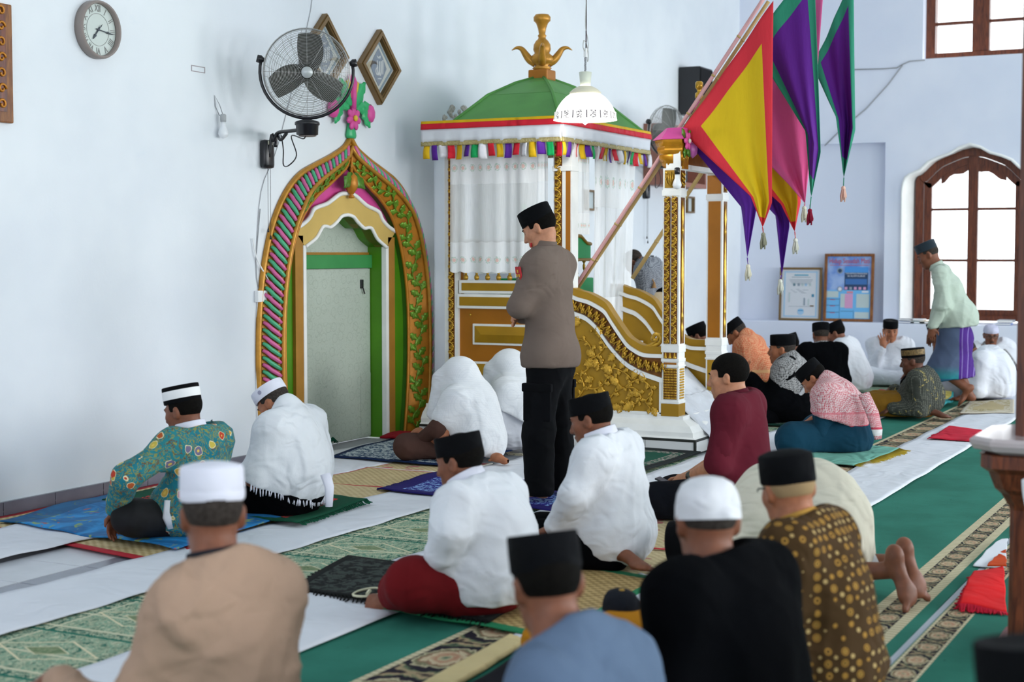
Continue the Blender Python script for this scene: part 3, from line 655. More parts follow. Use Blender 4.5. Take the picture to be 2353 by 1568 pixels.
# carved posts of the box
def leaf_post(y0, y1, z0, z1, yc0, yc1, name):
    o = PB().box((X0, y0, z0), (X0+.12, y1, z1)).build(name, WHITE)
    PB.build(PB().box((X0-.002, yc0, z0+.02), (X0, yc1, z1-.03)), 'strip_ground', CARVED, o); carved_strip(o, 'x', (X0-.003, (yc0+yc1)/2, 0), z0+.02, z1-.03, (yc1-yc0)*.92); return o
leaf_post(5.90, 6.02, .262, 2.36, 5.93, 5.985, 'rear_post'); mp = leaf_post(4.905, 5.06, .60, 2.36, 4.985, 5.05, 'middle_post')
PB.build(PB().box((X0-.001, 4.915, 1.2), (X0+.001, 4.955, 2.12)), 'brown_fillet', MGOLD2, mp); PB.build(PB().box((X0-.012, 4.90, 2.10), (X0+.125, 5.065, 2.14), .004), 'post_moulding', WHITE, mp)
PB().box((11.86, 5.9, .262), (11.98, 6.02, 2.36)).build('rear_post', WHITE)
# box of the pulpit: panels and rails on the near side
PB().box((X0+.03, 5.0, .262), (11.95, 6.0, 1.04)).build('pulpit_box', MGOLD2)
for n_, ya, yb, za, zb in (('upper_rail', 4.96, 5.885, 1.155, 1.26), ('lower_rail', 4.95, 5.905, 1.035, 1.15)):
    PB().box((X0-.012, ya, za), (X0+.05, yb, zb), .006).build(n_, WHITE); PB().box((X0-.016, ya+.02, za+.022), (X0-.008, yb-.025, zb-.022), .003).build('rail_panel', MGOLD)
def fielded(y0, y1, z0, z1):
    PB().box((X0+.012, y0, z0), (X0+.032, y1, z1), .005).build('panel_frame', WHITE); a, b, c, d = y0+.02, y1-.02, z0+.018, z1-.018; m_ = (c+d)/2; e = (d-c)/2
    PB().add([(X0+.008, a, c), (X0+.008, b, c), (X0+.008, b, d), (X0+.008, a, d), (X0-.01, a+e, m_), (X0-.01, b-e, m_)], [(0, 1, 5, 4), (1, 2, 5), (2, 3, 4, 5), (3, 0, 4)]).build('raised_panel', MGOLD)
fielded(5.02, 5.775, .748, .915); fielded(5.02, 5.835, .43, .615)
PB().sphere((X0+.024, 5.80, .985), .011).build('knob', CARVE, smooth=True)
# turned balusters above the rail, gilt upper rails
BAL = [(.012, 0), (.02, .01), (.02, .03), (.01, .045), (.012, .06), (.018, .075), (.007, .095), (.005, .11), (.011, .13), (.012, .17), (.006, .2), (.016, .22), (.016, .24)]
q = MB().lathe(BAL, 10); bm_ = q.mesh('baluster', True); bm_.materials.append(CARVE)
for i in range(9): link('baluster', bm_, pu, loc=L((X0+.03, 5.06+i*.098, 1.26)))
PB().box((X0+.005, 4.98, 1.50), (X0+.055, 5.9, 1.565), .006).build('baluster_rail', MGOLD2); PB().box((X0, 4.98, 1.565), (X0+.06, 5.9, 1.585), .004).build('rail_moulding', WHITE); 
PB().box((X0+.005, 4.98, 1.44), (X0+.055, 5.45, 1.50), .006).build('carved_rail', CARVE)
PB().box((X0+.05, 5.88, 1.15), (X0+.07, 5.9, 1.6)).build('inner_board', MGOLD2)
# green seat inside
sb = [(10.95, 1.55), (11.02, 1.555), (11.08, 1.58), (11.14, 1.61), (11.3, 1.625), (11.47, 1.61), (11.53, 1.58), (11.59, 1.555), (11.66, 1.55)]
PB().prism([(10.95, 1.42)]+sb+[(11.66, 1.42)], 5.22, 5.26, 'y').build('seat_back', GREENF)
PB().tube([(a, 5.22, b) for a, b in sb], .016, 6).tube([(10.95, 5.22, 1.42), (11.66, 5.22, 1.42)], .014, 6).build('seat_moulding', MGOLD, smooth=True)
for x in (11.05, 11.2, 11.42, 11.57): link('seat_baluster', bm_, pu, M=Matrix.Translation(L((x, 5.24, 1.26))) @ Matrix.Diagonal((1, 1, .65, 1)))
PB().box((10.93, 5.2, .98), (11.68, 5.7, 1.27), .01).build('seat', GREENF); PB().tube([(10.83, 5.45, 1.2), (10.83, 5.43, 1.83)], .014, 8).sphere((10.83, 5.43, 1.84), .022).build('green_staff', GREENF, smooth=True)
PB().box((10.75, 5.0, .262), (11.85, 5.3, .98), .008).build('upper_step', GREENF)
for i, (a, b, z) in enumerate(((4.70, 5.0, .76), (4.42, 4.70, .54), (4.16, 4.42, .36))): PB().box((10.72, a, .262), (11.56, b, z), .006).build('step', plain('step_white', '#dfe2e6', .5) if i == 0 else bpy.data.materials['step_white'])
CLW = fabric('white_step_cloth', '#d6dae2')
link('step_cloth', grid_mesh('step_cloth', 14, 30, lambda u, v: (.14+u*.82+.01*np.sin(v*30), np.interp(v, [0, .12, .3, .38, .7, .78, 1], [.42, .3, .3, .12, .10, -.19, -.22]), np.interp(v, [0, .12, .3, .38, .7, .78, 1], [.55, .548, .545, .372, .37, .12, .02])+.006*np.sin(u*23+v*9)), [CLW], thick=.006), pu)
# sweeping sides of the steps
UP_ = [(5.02, 1.165), (4.93, 1.16), (4.853, 1.135), (4.77, 1.115), (4.686, 1.077), (4.63, 1.04), (4.587, .98), (4.54, .915), (4.488, .846), (4.44, .79), (4.39, .758), (4.345, .735), (4.29, .722), (4.16, .72)]
LO_ = [(5.02, 1.035), (4.93, 1.03), (4.853, 1.006), (4.79, .985), (4.735, .947), (4.69, .905), (4.652, .857), (4.60, .79), (4.553, .738), (4.50, .685), (4.438, .636), (4.38, .605), (4.308, .573), (4.16, .530)]
UPs, LOs = resample(smooth_curve(UP_, 5), 60), resample(smooth_curve(LO_, 5), 60)
def side(x, rich):
    x2 = x+.05; base = [(p[0], .262) for p in LOs]
    PB().strip([tuple(p) for p in UPs], base, x, x2, 'x').build('stair_side', MGOLD)
    PB().strip([tuple(p) for p in UPs], [(p[0], p[1]-.028) for p in UPs], x-.022, x2+.012, 'x').build('side_moulding', WHITE)
    PB().strip([(p[0], p[1]+.012) for p in LOs], [(p[0], p[1]-.024) for p in LOs], x-.02, x2, 'x').build('side_moulding', WHITE)
    PB().strip([(p[0], p[1]+.055) for p in UPs], [tuple(p) for p in UPs], x+.012, x+.105, 'x').build('handrail', MGOLD)
    if not rich: return
    PB().strip([(p[0], p[1]-.03) for p in UPs], [(p[0], p[1]+.014) for p in LOs], x-.004, x, 'x').build('band_ground', CARVED)
    PB().box((x-.014, 4.16, .262), (x+.01, 5.0, .285), .003).box((x-.014, 4.162, .27), (x+.01, 4.182, .54), .003).build('side_moulding', WHITE)
    # acanthus scrolls in the band: the shared scroll, turned along the sweep
    for k in range(15):
        j = int(2+k*3.95); a = (UPs[j]+LOs[j])/2-np.array([0, .008]); b = (UPs[min(59, j+2)]+LOs[min(59, j+2)])/2-np.array([0, .008]); t = b-a; th = math.atan2(t[1], -t[0]); wd = UPs[j][1]-LOs[j][1]-.05; s = min(1.9, wd*math.cos(th)/.042)
        M = Matrix.Translation(L((x-.006, a[0], a[1]))) @ Matrix.Rotation(math.radians(-90), 4, 'Z') @ Matrix.Rotation(math.pi/2-th, 4, 'Y') @ Matrix.Diagonal((s, 1.5, .95, 1)) @ Matrix.Translation((0, 0, -.02))
        link('band_scroll', SCR, pu, M=M)
    # vine, leaves, flowers of the big field, in relief
    vines = [[(4.97, .30), (4.86, .36), (4.80, .45), (4.84, .54), (4.93, .57)], [(4.84, .54), (4.76, .60), (4.73, .70), (4.77, .79), (4.86, .82)], [(4.80, .45), (4.70, .44), (4.62, .50), (4.60, .58), (4.66, .63), (4.72, .60)],
             [(4.97, .62), (4.92, .70), (4.94, .80), (4.88, .90)], [(4.86, .36), (4.74, .32), (4.62, .34), (4.54, .42), (4.46, .46), (4.37, .45), (4.33, .38), (4.39, .33)], [(4.54, .42), (4.52, .51), (4.58, .55)], [(4.46, .46), (4.36, .52), (4.27, .49), (4.24, .42), (4.29, .36), (4.25, .31)],
             [(4.62, .58), (4.55, .60), (4.46, .57), (4.40, .52)], [(4.76, .66), (4.68, .70), (4.63, .77), (4.67, .83)], [(4.70, .33), (4.66, .29), (4.58, .30)], [(4.42, .45), (4.42, .38), (4.47, .33)]]
    for v in vines:
        c = smooth_curve([(x-.008, a, b) for a, b in v], 6); n = len(c); PB().tube(c, [.0095-.004*i/n for i in range(n)], 6).build('vine', CARVE, smooth=True)
    lm = leaf_mesh('carved_leaf', .085, .032, 4, .016); lm.materials.append(CARVE); sm_ = leaf_mesh('carved_sprig', .05, .016, 2, .012); sm_.materials.append(CARVE)
    for vi, v in enumerate(vines):
        c = smooth_curve([(x-.008, a, b) for a, b in v], 6)
        for i in range(2, len(c)-1, 3):
            t = Vector(c[i+1])-Vector(c[i-1]); t.normalize(); sd = Vector((1, 0, 0)).cross(t)*(1 if (i//3+vi) % 2 else -1); link('carved_sprig', sm_, pu, M=Matrix.Translation(L(c[i])) @ orient(t*.7+sd, (-1, 0, 0)).to_4x4() @ Matrix.Diagonal((.8+.35*((i*7+vi) % 5)/5,)*3+(1,)))
    for a, b, ang, s in ((4.94, .58, 160, .9), (4.87, .83, 150, 1), (4.71, .60, 80, .8), (4.89, .91, 60, 1), (4.38, .33, 200, 1.05), (4.58, .55, 120, 1), (4.24, .32, 300, .8), (4.40, .53, 60, .9), (4.67, .83, 100, .95), (4.57, .30, 10, .8), (4.48, .32, 240, .7), (4.80, .62, 20, 1), (4.78, .73, 330, .9), (4.65, .46, 260, .9), (4.72, .52, 200, .8), (4.52, .47, 130, .9), (4.31, .50, 100, .9), (4.60, .66, 40, .9), (4.90, .46, 190, .9), (4.85, .69, 180, .8), (4.44, .40, 20, .7), (4.33, .41, 180, .7), (4.93, .72, 110, .9), (4.66, .37, 310, .8), (4.50, .60, 60, .8)):
        r = math.radians(ang); d = Vector((0, -math.cos(r), math.sin(r)))
        link('carved_leaf', lm, pu, M=Matrix.Translation(L((x-.008, a, b))) @ orient(d, (-1, 0, 0)).to_4x4() @ Matrix.Diagonal((s*1.15, s*1.15, s, 1)))
    pm = MB().sphere((.022, 0, 0), (.018, .009, .007), 6, 4).mesh('carved_petal', True); pm.materials.append(CARVE)
    for a, b in ((4.64, .66), (4.90, .37), (4.86, .48), (4.74, .88)):
        for k in range(8): link('carved_petal', pm, pu, M=Matrix.Translation(L((x-.01, a, b))) @ Matrix.Rotation(k*math.pi/4, 4, 'X') @ Matrix.Rotation(math.radians(90), 4, 'Y') @ Matrix.Rotation(math.radians(90), 4, 'X') @ Matrix.Rotation(math.radians(90), 4, 'Z'))
        PB().sphere((x-.012, a, b), (.01, .012, .012), 8, 5).build('flower_eye', CARVE, smooth=True)
    # curled volute where the sweep meets the post
    PB().tube(smooth_curve([(x+.03, 4.36, .775), (x+.03, 4.29, .765), (x+.03, 4.20, .80), (x+.03, 4.19, .85), (x+.03, 4.23, .865), (x+.03, 4.25, .83), (x+.03, 4.225, .82)], 6), .016, 7).tube(smooth_curve([(x+.03, 4.34, .76), (x+.03, 4.24, .80), (x+.03, 4.19, .87)], 5), .012, 6).build('volute', CARVE, smooth=True)
side(X0+.01, True); side(11.60, False)
# crowned beam over the steps: scrolled brackets, flowers, gilt arch
PB().box((X0+.01, YA+.02, 2.10), (11.68, YA+.11, 2.135)).build('gate_beam', WHITE)
for xb in (X0, 11.555):
    o = PB().prism([(xb+.0, 2.10), (xb+.13, 2.10), (xb+.17, 2.20), (xb+.20, 2.27), (xb+.12, 2.29), (xb-.0, 2.29)], YA-.004, YA+.05, 'y').build('capital', WHITE)
    PB.build(PB().prism([(xb+.015, 2.115), (xb+.118, 2.115), (xb+.15, 2.20), (xb+.17, 2.25), (xb+.02, 2.25)], YA-.012, YA-.002, 'y'), 'capital_ground', CARVED, o)
    b = PB()
    for s in (-1, 1): b.tube(smooth_curve([(xb+.075+s*.035, YA-.014, 2.14), (xb+.08+s*.045, YA-.018, 2.18), (xb+.085+s*.02, YA-.014, 2.215), (xb+.08, YA-.014, 2.19)], 4), .006, 5)
    b.sphere((xb+.08, YA-.014, 2.18), (.016, .01, .016), 8, 5); PB.build(b, 'capital_scroll', CARVE, o, True)['kind'] = 'stuff'
# lobed gilt bracket with pink top on the outer side of each post
def bracket(xb, s):
    lob = []; n = 40
    for i in range(n+1):
        t = i/n; z = 2.105+t*.215; yy = 4.075+.105*math.sin(math.pi*(.28+.5*t))+.014*abs(math.sin(t*math.pi*4)); lob.append((yy, z))
    V = []; F = []
    prof = [(2.095, .035), (2.11, .05), (2.125, .068), (2.15, .07), (2.158, .083), (2.185, .09), (2.20, .088), (2.207, .1), (2.24, .108), (2.262, .104), (2.27, .115), (2.295, .125), (2.31, .128)]
    q = PB(); m = len(prof)
    for z, d in prof: V += [(xb-d*.55*s, 4.01, z), (xb-d*.75*s, 4.10+d*.4, z), (xb-.0, 4.13+d*.95, z), (xb+.07*s, 4.13+d*.9, z), (xb+.07*s, 4.01, z)]
    for i in range(m-1):
        for k in range(5): F.append((i*5+k, i*5+(k+1) % 5, i*5+5+(k+1) % 5, i*5+5+k))
    F += [(0, 1, 2, 3, 4), tuple((m-1)*5+k for k in (4, 3, 2, 1, 0))]
    q.add(V, F); o = autosmooth(q.build('lobed_bracket', plain('bright_gilt', '#c8891c', .22, .55, .5, var=.15, vscale=15) if 'bright_gilt' not in bpy.data.materials else bpy.data.materials['bright_gilt']), 50)
    PB.build(PB().add([(xb-.085*s, 4.0, 2.312), (xb-.10*s, 4.16, 2.312), (xb+.0, 4.27, 2.312), (xb+.07*s, 4.26, 2.312), (xb+.07*s, 4.0, 2.312), (xb-.02*s, 4.02, 2.40), (xb-.02*s, 4.14, 2.40), (xb+.02*s, 4.17, 2.40), (xb+.07*s, 4.16, 2.40), (xb+.07*s, 4.02, 2.40)], [(0, 1, 6, 5), (1, 2, 7, 6), (2, 3, 8, 7), (3, 4, 9, 8), (4, 0, 5, 9), (5, 6, 7, 8, 9), (4, 3, 2, 1, 0)]), 'bracket_top', PINKP, o)
    return o
bracket(X0+.06, 1); bracket(11.66, -1)
# flowers and leaves on the gate
for (x, y, z, sc) in ((10.66, 3.99, 2.30, 1.0), (11.2, 4.0, 2.55, 1.0), (11.66, 3.99, 2.3, 1.0)):
    for k in range(6): link('petal', pet, pu, M=Matrix.Translation(L((x, y, z))) @ Matrix.Rotation(2*math.pi*k/6, 4, 'Y') @ Matrix.Rotation(math.radians(90), 4, 'X') @ Matrix.Diagonal((.75*sc,)*3+(1,)))
    PB().sphere((x, y-.014, z), (.018, .012, .018)).build('flower_eye', CREAM, smooth=True)
    for a in (40, 140, 250, 300): r = math.radians(a); link('gate_leaf', big, pu, M=Matrix.Translation(L((x+.04*math.cos(r), y+.012, z+.04*math.sin(r)))) @ orient((math.cos(r), 0, math.sin(r)), (0, -1, 0)).to_4x4() @ Matrix.Diagonal((.55, .55, .7, 1)))
for i in range(16):                         # gilt ogee rising between the capitals, with pink tulips
    pass
og = smooth_curve([(10.72, 2.29), (10.85, 2.30), (10.98, 2.36), (11.08, 2.48), (11.14, 2.60), (11.2, 2.48), (11.30, 2.36), (11.43, 2.30), (11.56, 2.29)], 6)
PB().strip(og, [(a, 2.135) for a, b in og], YA+.04, YA+.09, 'y').build('gate_board', CARVED); PB().tube([(a, YA+.05, b) for a, b in og], .02, 7).build('gate_moulding', CARVE, smooth=True)
for s in (-1, 1):
    PB().lathe([(.002, 0), (.04, .02), (.05, .06), (.035, .1), (.05, .13)], 8, (11.14+s*.07, YA+.03, 2.50), 1, .6).build('tulip', PINKP, smooth=True)
    PB().lathe([(.002, 0), (.05, .03), (.06, .07), (.045, .11), (.002, .12)], 8, (X0+.13+s*.06, YA-.03, 2.18), 1, .6).build('tulip', plain('mauve_satin', '#b25a9c', .35), smooth=True) if s > 0 else None
PB().lathe([(.022, .0), (.022, .03), (.012, .04), (.02, .06), (.032, .09), (.03, .12), (.014, .13), (.02, .15), (.03, .16), (.03, .2), (.02, .21)], 10, (11.14, YA+.05, 2.58)).build('gate_finial', CARVE, smooth=True)
# roof and canopy
CX0, CX1, CY0, CY1 = 10.4, 12.14, 4.90, 6.11; CXC, CYC = 11.2, 5.45
rings = []
for t, k in ((0, 1), (.5, .62), (.84, .30), (1, .105)):
    z = 2.50+t*.385; rings.append((CXC+(CX0-CXC+.03)*k, CXC+(CX1-CXC-.03)*k, CYC+(CY0-CYC+.03)*k, CYC+(5.84-CYC)*k, z+.03*math.sin(math.pi*t)))
V = []; F = []
for a, b, c, d, z in rings: V += [(a, c, z), (b, c, z), (b, d, z), (a, d, z)]
ro = PB().box((CX0+.01, CY0+.01, 2.36), (CX1-.01, CY1, 2.50)).build('canopy_box', WHITEM)
for i in range(len(rings)-1):      # boarded roof: each lift of each face is a board of its own
    for k in range(4):
        j = (k+1) % 4; p = [Vector(V[i*4+k]), Vector(V[i*4+j]), Vector(V[i*4+4+j]), Vector(V[i*4+4+k])]; nrm = (p[1]-p[0]).cross(p[3]-p[0]).normalized(); g_ = .003
        e = (p[1]-p[0]).normalized(); u = (p[3]-p[0]).normalized(); p = [p[0]+u*g_+e*g_, p[1]+u*g_-e*g_, p[2]-u*g_-e*g_, p[3]-u*g_+e*g_]
        if nrm.z < 0: nrm = -nrm
        q = PB(); W = [tuple(v) for v in p]+[tuple(v-nrm*.02) for v in p]; q.add(W, [(0, 1, 2, 3), (7, 6, 5, 4), (0, 4, 5, 1), (1, 5, 6, 2), (2, 6, 7, 3), (3, 7, 4, 0)]); q.build('roof_board', ROOFG)
for k in range(4): PB().tube([V[i*4+k] for i in range(len(rings))], .014, 6).build('hip_batten', ROOFG, smooth=True)
fx, fy, fz_ = 11.2, 5.45, 2.87
PB().box((fx-.085, fy-.085, fz_), (fx+.085, fy+.085, fz_+.085), .012).build('finial_block', MGOLD2)
PB().lathe([(.06, .08), (.08, .1), (.055, .12), (.085, .14), (.1, .17), (.085, .2), (.06, .22), (.072, .25), (.068, .29), (.05, .32), (.032, .335), (.03, .35), (.036, .36), (.026, .375), (.034, .42), (.048, .46), (.068, .48), (.07, .51), (.055, .53), (.002, .535)], 16, (fx, fy, fz_)).build('finial', GOLDP, smooth=True)
for k in range(4):
    a = math.radians(90*k-63+45*0); d = np.array([math.cos(a), math.sin(a)])
    c = smooth_curve([(fx+d[0]*r, fy+d[1]*r, fz_+z) for r, z in ((.05, .14), (.1, .17), (.135, .215), (.165, .255), (.205, .265), (.245, .245))], 4); n = len(c)
    PB().tube(c, [.036*(1-.92*(i/(n-1))**1.5) for i in range(n)], 8).build('finial_leaf', GOLDP, smooth=True)
# valance: yellow, red, white satin, gold fringe; then the coloured tabs
def edge_pts(z, out=0.0): return [(CX0-out, CY1, z), (CX0-out, CY0-out, z), (CX1+out, CY0-out, z), (CX1+out, CY1, z)]
def band_(name, mat, z0, z1, out0, out1, wav=0, n=60):
    P0, P1 = edge_pts(z0, out0), edge_pts(z1, out1); o = None; V = []; F = []; tot = 0
    for s in range(3):
        a0, b0, a1, b1 = map(np.array, (P0[s], P0[s+1], P1[s], P1[s+1])); dirn = (b0-a0)/np.linalg.norm(b0-a0); nrm = np.array([dirn[1], -dirn[0], 0]); nrm = nrm if s != 0 else np.array([-1, 0, 0]); nrm = np.array([0, -1, 0]) if s == 1 else (np.array([1, 0, 0]) if s == 2 else nrm)
        rows = 4
        for i in range(n+1):
            t = i/n; ph = t*np.linalg.norm(b0-a0)*38
            for r in range(rows):
                q = r/(rows-1); p = (a0+(b0-a0)*t)*(1-q)+(a1+(b1-a1)*t)*q+nrm*wav*q*(math.sin(ph)+.5*math.sin(ph*2.3+1)); V.append(p)
        for i in range(n):
            for r in range(rows-1): c = tot+i*rows+r; F.append((c, c+rows, c+rows+1, c+1))
        tot += (n+1)*rows
    q = PB(); q.add(V, F); o = q.build(name, mat, smooth=True); md = o.modifiers.new('thick', 'SOLIDIFY'); md.thickness = .004; return o
SATY = fabric('yellow_satin', '#e0b51e', rough=.5); SATR = fabric('red_satin', '#d62838', rough=.5); SATP = fabric('purple_satin', '#5b2a96', rough=.5); SATG = fabric('green_satin', '#1fa45c', rough=.5); SATW = fabric('white_satin_tab', '#e8e8ee', rough=.5)
band_('yellow_edging', SATY, 2.505, 2.482, .012, .016); band_('red_edging', SATR, 2.484, 2.44, .016, .02); band_('satin_valance', SATINW, 2.444, 2.335, .014, .01, .006)
g = G('gold_fringe', .5, .4); co = g.co(); n = g.noise(co, 90, 2); g.bump(n, .6, .01); g.col(g.mix(n, '#7d6a2a', '#d9cd9a')); band_('gold_fringe', g.m, 2.345, 2.31, .014, .016, .004)
for (p0, p1, N) in ((np.array([CX0, 6.06, 0]), np.array([CX0, CY0+.02, 0]), 17), (np.array([CX0+.03, CY0, 0]), np.array([CX1, CY0, 0]), 20)):
    for i in range(N):
        p = p0+(p1-p0)*i/(N-1); d = (p1-p0)/np.linalg.norm(p1-p0); nr = np.array([-1, 0, 0]) if abs(d[1]) > .5 else np.array([0, -1, 0]); wd = .027; ln = .105+.012*math.sin(i*2.1); tw = .35*math.sin(i*1.7); rr = d*math.cos(tw)+nr*math.sin(tw)
        m = [SATY, SATP, SATW, SATR, SATY, SATP, SATG, SATW, SATR, SATY, SATP, SATR, SATW, SATY, SATP, SATG, SATR][i % 17]
        def tab(u, v, p=p, rr=rr, nr=nr, ln=ln, wd=wd, i=i):
            z = 2.315-v*ln; k = .012*np.sin(v*2.6+i)+.008*np.sin(u*3.1+i)
            return [p[j]-(X0, YA, 0)[j]+rr[j]*(u-.5)*2*wd*(1+.12*v)+nr[j]*(.004+k) for j in (0, 1)]+[z+0*u]
        link('valance_tab', grid_mesh('valance_tab', 4, 6, tab, [m], thick=.002), pu)
# ---- net curtains (they hang from the canopy; can be drawn and lifted away)
g = G('net_curtain', .9, 0, .1); uv = g.co('UV'); x, y, z = g.xyz(uv); a = g.ma('FRACT', g.ma('MULTIPLY', x, 9)); 
def roses(g, x, y, yc, hh, n):
    fx = g.ma('SUBTRACT', g.ma('FRACT', g.ma('MULTIPLY', x, n)), .5); fy = g.ma('DIVIDE', g.ma('SUBTRACT', y, yc), hh); v = g.vec(fx, fy, 0)
    r = g.ma('SQRT', g.ma('ADD', g.ma('MULTIPLY', fx, fx), g.ma('MULTIPLY', fy, fy))); nz = g.noise(g.vec(g.ma('MULTIPLY', x, n*2.3), g.ma('MULTIPLY', y, 30), 0), 2.2, 2); rr = g.ma('ADD', r, g.ma('MULTIPLY', nz, .12))
    return g.lt(rr, .24), g.band(g.ma('ADD', rr, g.ma('MULTIPLY', g.noise(g.vec(g.ma('MULTIPLY', x, n), g.ma('MULTIPLY', y, 9), 0), 9, 1), .35)), .46, .56), r
r1, l1, q1 = roses(g, x, y, .83, .09, 10); r2, l2, q2 = roses(g, x, y, .10, .08, 10)
ros = g.ma('MAXIMUM', r1, r2); lv = g.ma('MAXIMUM', l1, l2); mot = g.ma('MULTIPLY', g.noise(g.vec(g.ma('MULTIPLY', x, 60), g.ma('MULTIPLY', y, 60), 0), 3, 1), 1)
c = g.mix(g.ma('MULTIPLY', lv, .45), '#f1f3f5', '#7fae86'); c = g.mix(g.ma('MULTIPLY', ros, g.ma('ADD', .25, g.ma('MULTIPLY', mot, .6))), c, '#e79a7c')
dense = g.ma('MAXIMUM', g.gt(y, .70), g.lt(y, .24)); weave = g.noise(g.vec(g.ma('MULTIPLY', x, 130), g.ma('MULTIPLY', y, 8), 0), 1, 2)
al = g.ma('ADD', g.ma('ADD', .58, g.ma('MULTIPLY', dense, .24)), g.ma('MULTIPLY', weave, .25)); g.t.links.new(al, g.b.inputs['Alpha']); g.b.inputs['Transmission Weight'].default_value = 0
g.b.inputs['Subsurface Weight'].default_value = 0; NET = g.col(c)
def curtain(label, P0, P1, ztop, zbot, n, amp, scallop=0.0, seed=0, gather=0.0):
    P0, P1 = np.array(P0, float), np.array(P1, float); d = P1-P0; ln = np.linalg.norm(d); d /= ln; nr = np.array([d[1], -d[0]]); o = empty('curtain', (P0[0], P0[1], ztop), 0, label, 'curtain', 'net curtains of the pulpit'); 
    def f(u, v):
        w_ = amp*(.35+.65*(1-v))*(np.sin(u*ln*n*6.28+seed)+.5*np.sin(u*ln*n*2.3*6.28+2*seed+1.3*np.sin(u*9))); s = u*(1-gather*(1-v)*.5)
        zb = -(ztop-zbot)-scallop*np.abs(np.sin(u*ln*34)); return [d[0]*s*ln+nr[0]*w_, d[1]*s*ln+nr[1]*w_, zb*(1-v)]
    link('net', grid_mesh('net', max(30, int(ln*120)), 26, f, [NET], thick=0), o); MB().tube([(0, 0, .012), (d[0]*ln, d[1]*ln, .012)], .007, 6).build('curtain_rod', WHITEM, o); return o
curtain('wide white rose net curtain hanging over the near side of the pulpit', (X0-.06, 5.93), (X0-.06, 5.17), 2.31, 1.33, 3.4, .018, .012, .4)
curtain('narrow white net curtain drawn aside left of the middle post', (X0-.045, 5.19), (X0-.05, 5.08), 2.31, 1.36, 8, .016, .008, 1.2)
curtain('plain white net curtain just right of the middle carved post', (X0+.14, 4.93), (X0+.36, 4.93), 2.31, 1.62, 9, .018, 0, 2.2, .2)
curtain('long white rose net curtain falling on the pulpit steps', (11.05, 4.915), (11.93, 4.935), 2.31, .74, 4.2, .022, 0, 3.1, .35)
# inner curtain at the back of the box and mimbar staff
curtain('white net curtain at the back of the pulpit box', (11.1, 6.0), (11.9, 6.0), 2.30, 1.3, 4, .015, 0, .9)
# ---- pendant lamp over the steps
p = PX(1345, 190, 10.1); lx, ly, lz = p[0], p[1], p[2]; mm = float((p-CAM)@FW)/FPX
lp_ = empty('pendant_lamp', (lx, ly, lz), 0, 'lit white glass pendant lamp hanging from a cord before the pulpit roof', 'lamp')
zz = lambda py: (190-py)*mm
MB().lathe([(.030*1, zz(166)), (.046*1, zz(166)), (.036, zz(199)), (.02, zz(200))], 18).build('ceiling_cup', plain('ivory_plastic', '#dfe3d2', .4), lp_, True)
MB().tube([(0.002*math.sin(i*1.9)*2, .002*math.cos(i*1.9)*2, zz(166)+(zz(118)-zz(166))*i/40) for i in range(41)], .006, 6).build('spring_cord', GREYC, lp_, True)
MB().box((-.012, -.01, zz(132)), (.014, .01, zz(112)), .003).build('cord_clip', WHITEM, lp_)
MB().tube([(0.01, 0, zz(118)), (.012, 0, zz(60)), (.016, 0, zz(-260)), (.0, 0, CEIL-lz)], .0045, 6).build('hanging_wire', plain('dark_wire', '#40323a', .5), lp_, True)
MB().tube(smooth_curve([(0, 0, zz(120)), (-.04, 0, zz(112)), (-.03, 0, zz(95)), (.01, 0, zz(100)), (.045, 0, zz(115)), (.05, 0, zz(135)), (.035, 0, zz(140)), (.03, 0, zz(125)), (.05, 0, zz(105)), (.035, 0, zz(85)), (.0, 0, zz(60)), (.01, 0, zz(0))], 5), .0028, 5).build('loop_wire', plain('grey_wire', '#b5b5b0', .5), lp_, True)
R = 71*mm; sh = [(.24, 200), (.40, 205), (.50, 213), (.52, 217), (.62, 222), (.76, 232), (.88, 244), (.95, 254), (.985, 262), (1.0, 276)]
g = G('lamp_glass', .25, 0, .5); g.put(g.b.inputs['Base Color'], lin('#fbf8ee')); g.b.inputs['Emission Color'].default_value = (1, .98, .94, 1); g.b.inputs['Emission Strength'].default_value = 1.0; LGL = g.m
MB().lathe([(.5*R, zz(217)), (.52*R, zz(213)), (.40*R, zz(205)), (.24*R, zz(199))], 28, cap=False).build('shade_collar', plain('ivory_glass', '#e6dfc6', .3), lp_, True)
MB().lathe([(r*R, zz(y)) for r, y in sh[3:]], 36, cap=False).build('shade', LGL, lp_, True)
g = G('lamp_band', .3); uv = g.co('Object'); x, y, z = g.xyz(uv); an = g.ma('ARCTAN2', y, x); f1 = g.ma('FRACT', g.ma('MULTIPLY', an, 14/6.2832)); cc = g.noise(g.vec(g.ma('MULTIPLY', an, 5), g.ma('MULTIPLY', z, 60), 0), 2.4, 2)
m = g.ma('MAXIMUM', g.band(f1, .02, .09), g.ma('MULTIPLY', g.band(f1, .30, .72), g.gt(cc, .53))); cb = g.mix(m, '#f7f4ee', '#453a45'); g.col(cb); g.t.links.new(cb, g.b.inputs['Emission Color']); g.b.inputs['Emission Strength'].default_value = .55
MB().lathe([(1.002*R, zz(258)), (1.01*R, zz(268)), (1.035*R, zz(276))], 36, cap=False).build('printed_band', g.m, lp_, True)
g = plain('lit_bulb', '#ffffff', .4, emit=9); MB().lathe([(.012, zz(225)), (.014, zz(243)), (.03, zz(258)), (.034, zz(268)), (.026, zz(280)), (.002, zz(286))], 16).build('bulb', g, lp_, True)
l = bpy.data.lights.new('lamp_light', 'POINT'); l.energy = 5; l.shadow_soft_size = .05; l.color = (1, .97, .9); o = bpy.data.objects.new('lamp_light', l); o.parent = lp_; o.location = (0, 0, zz(300)); COL.objects.link(o)
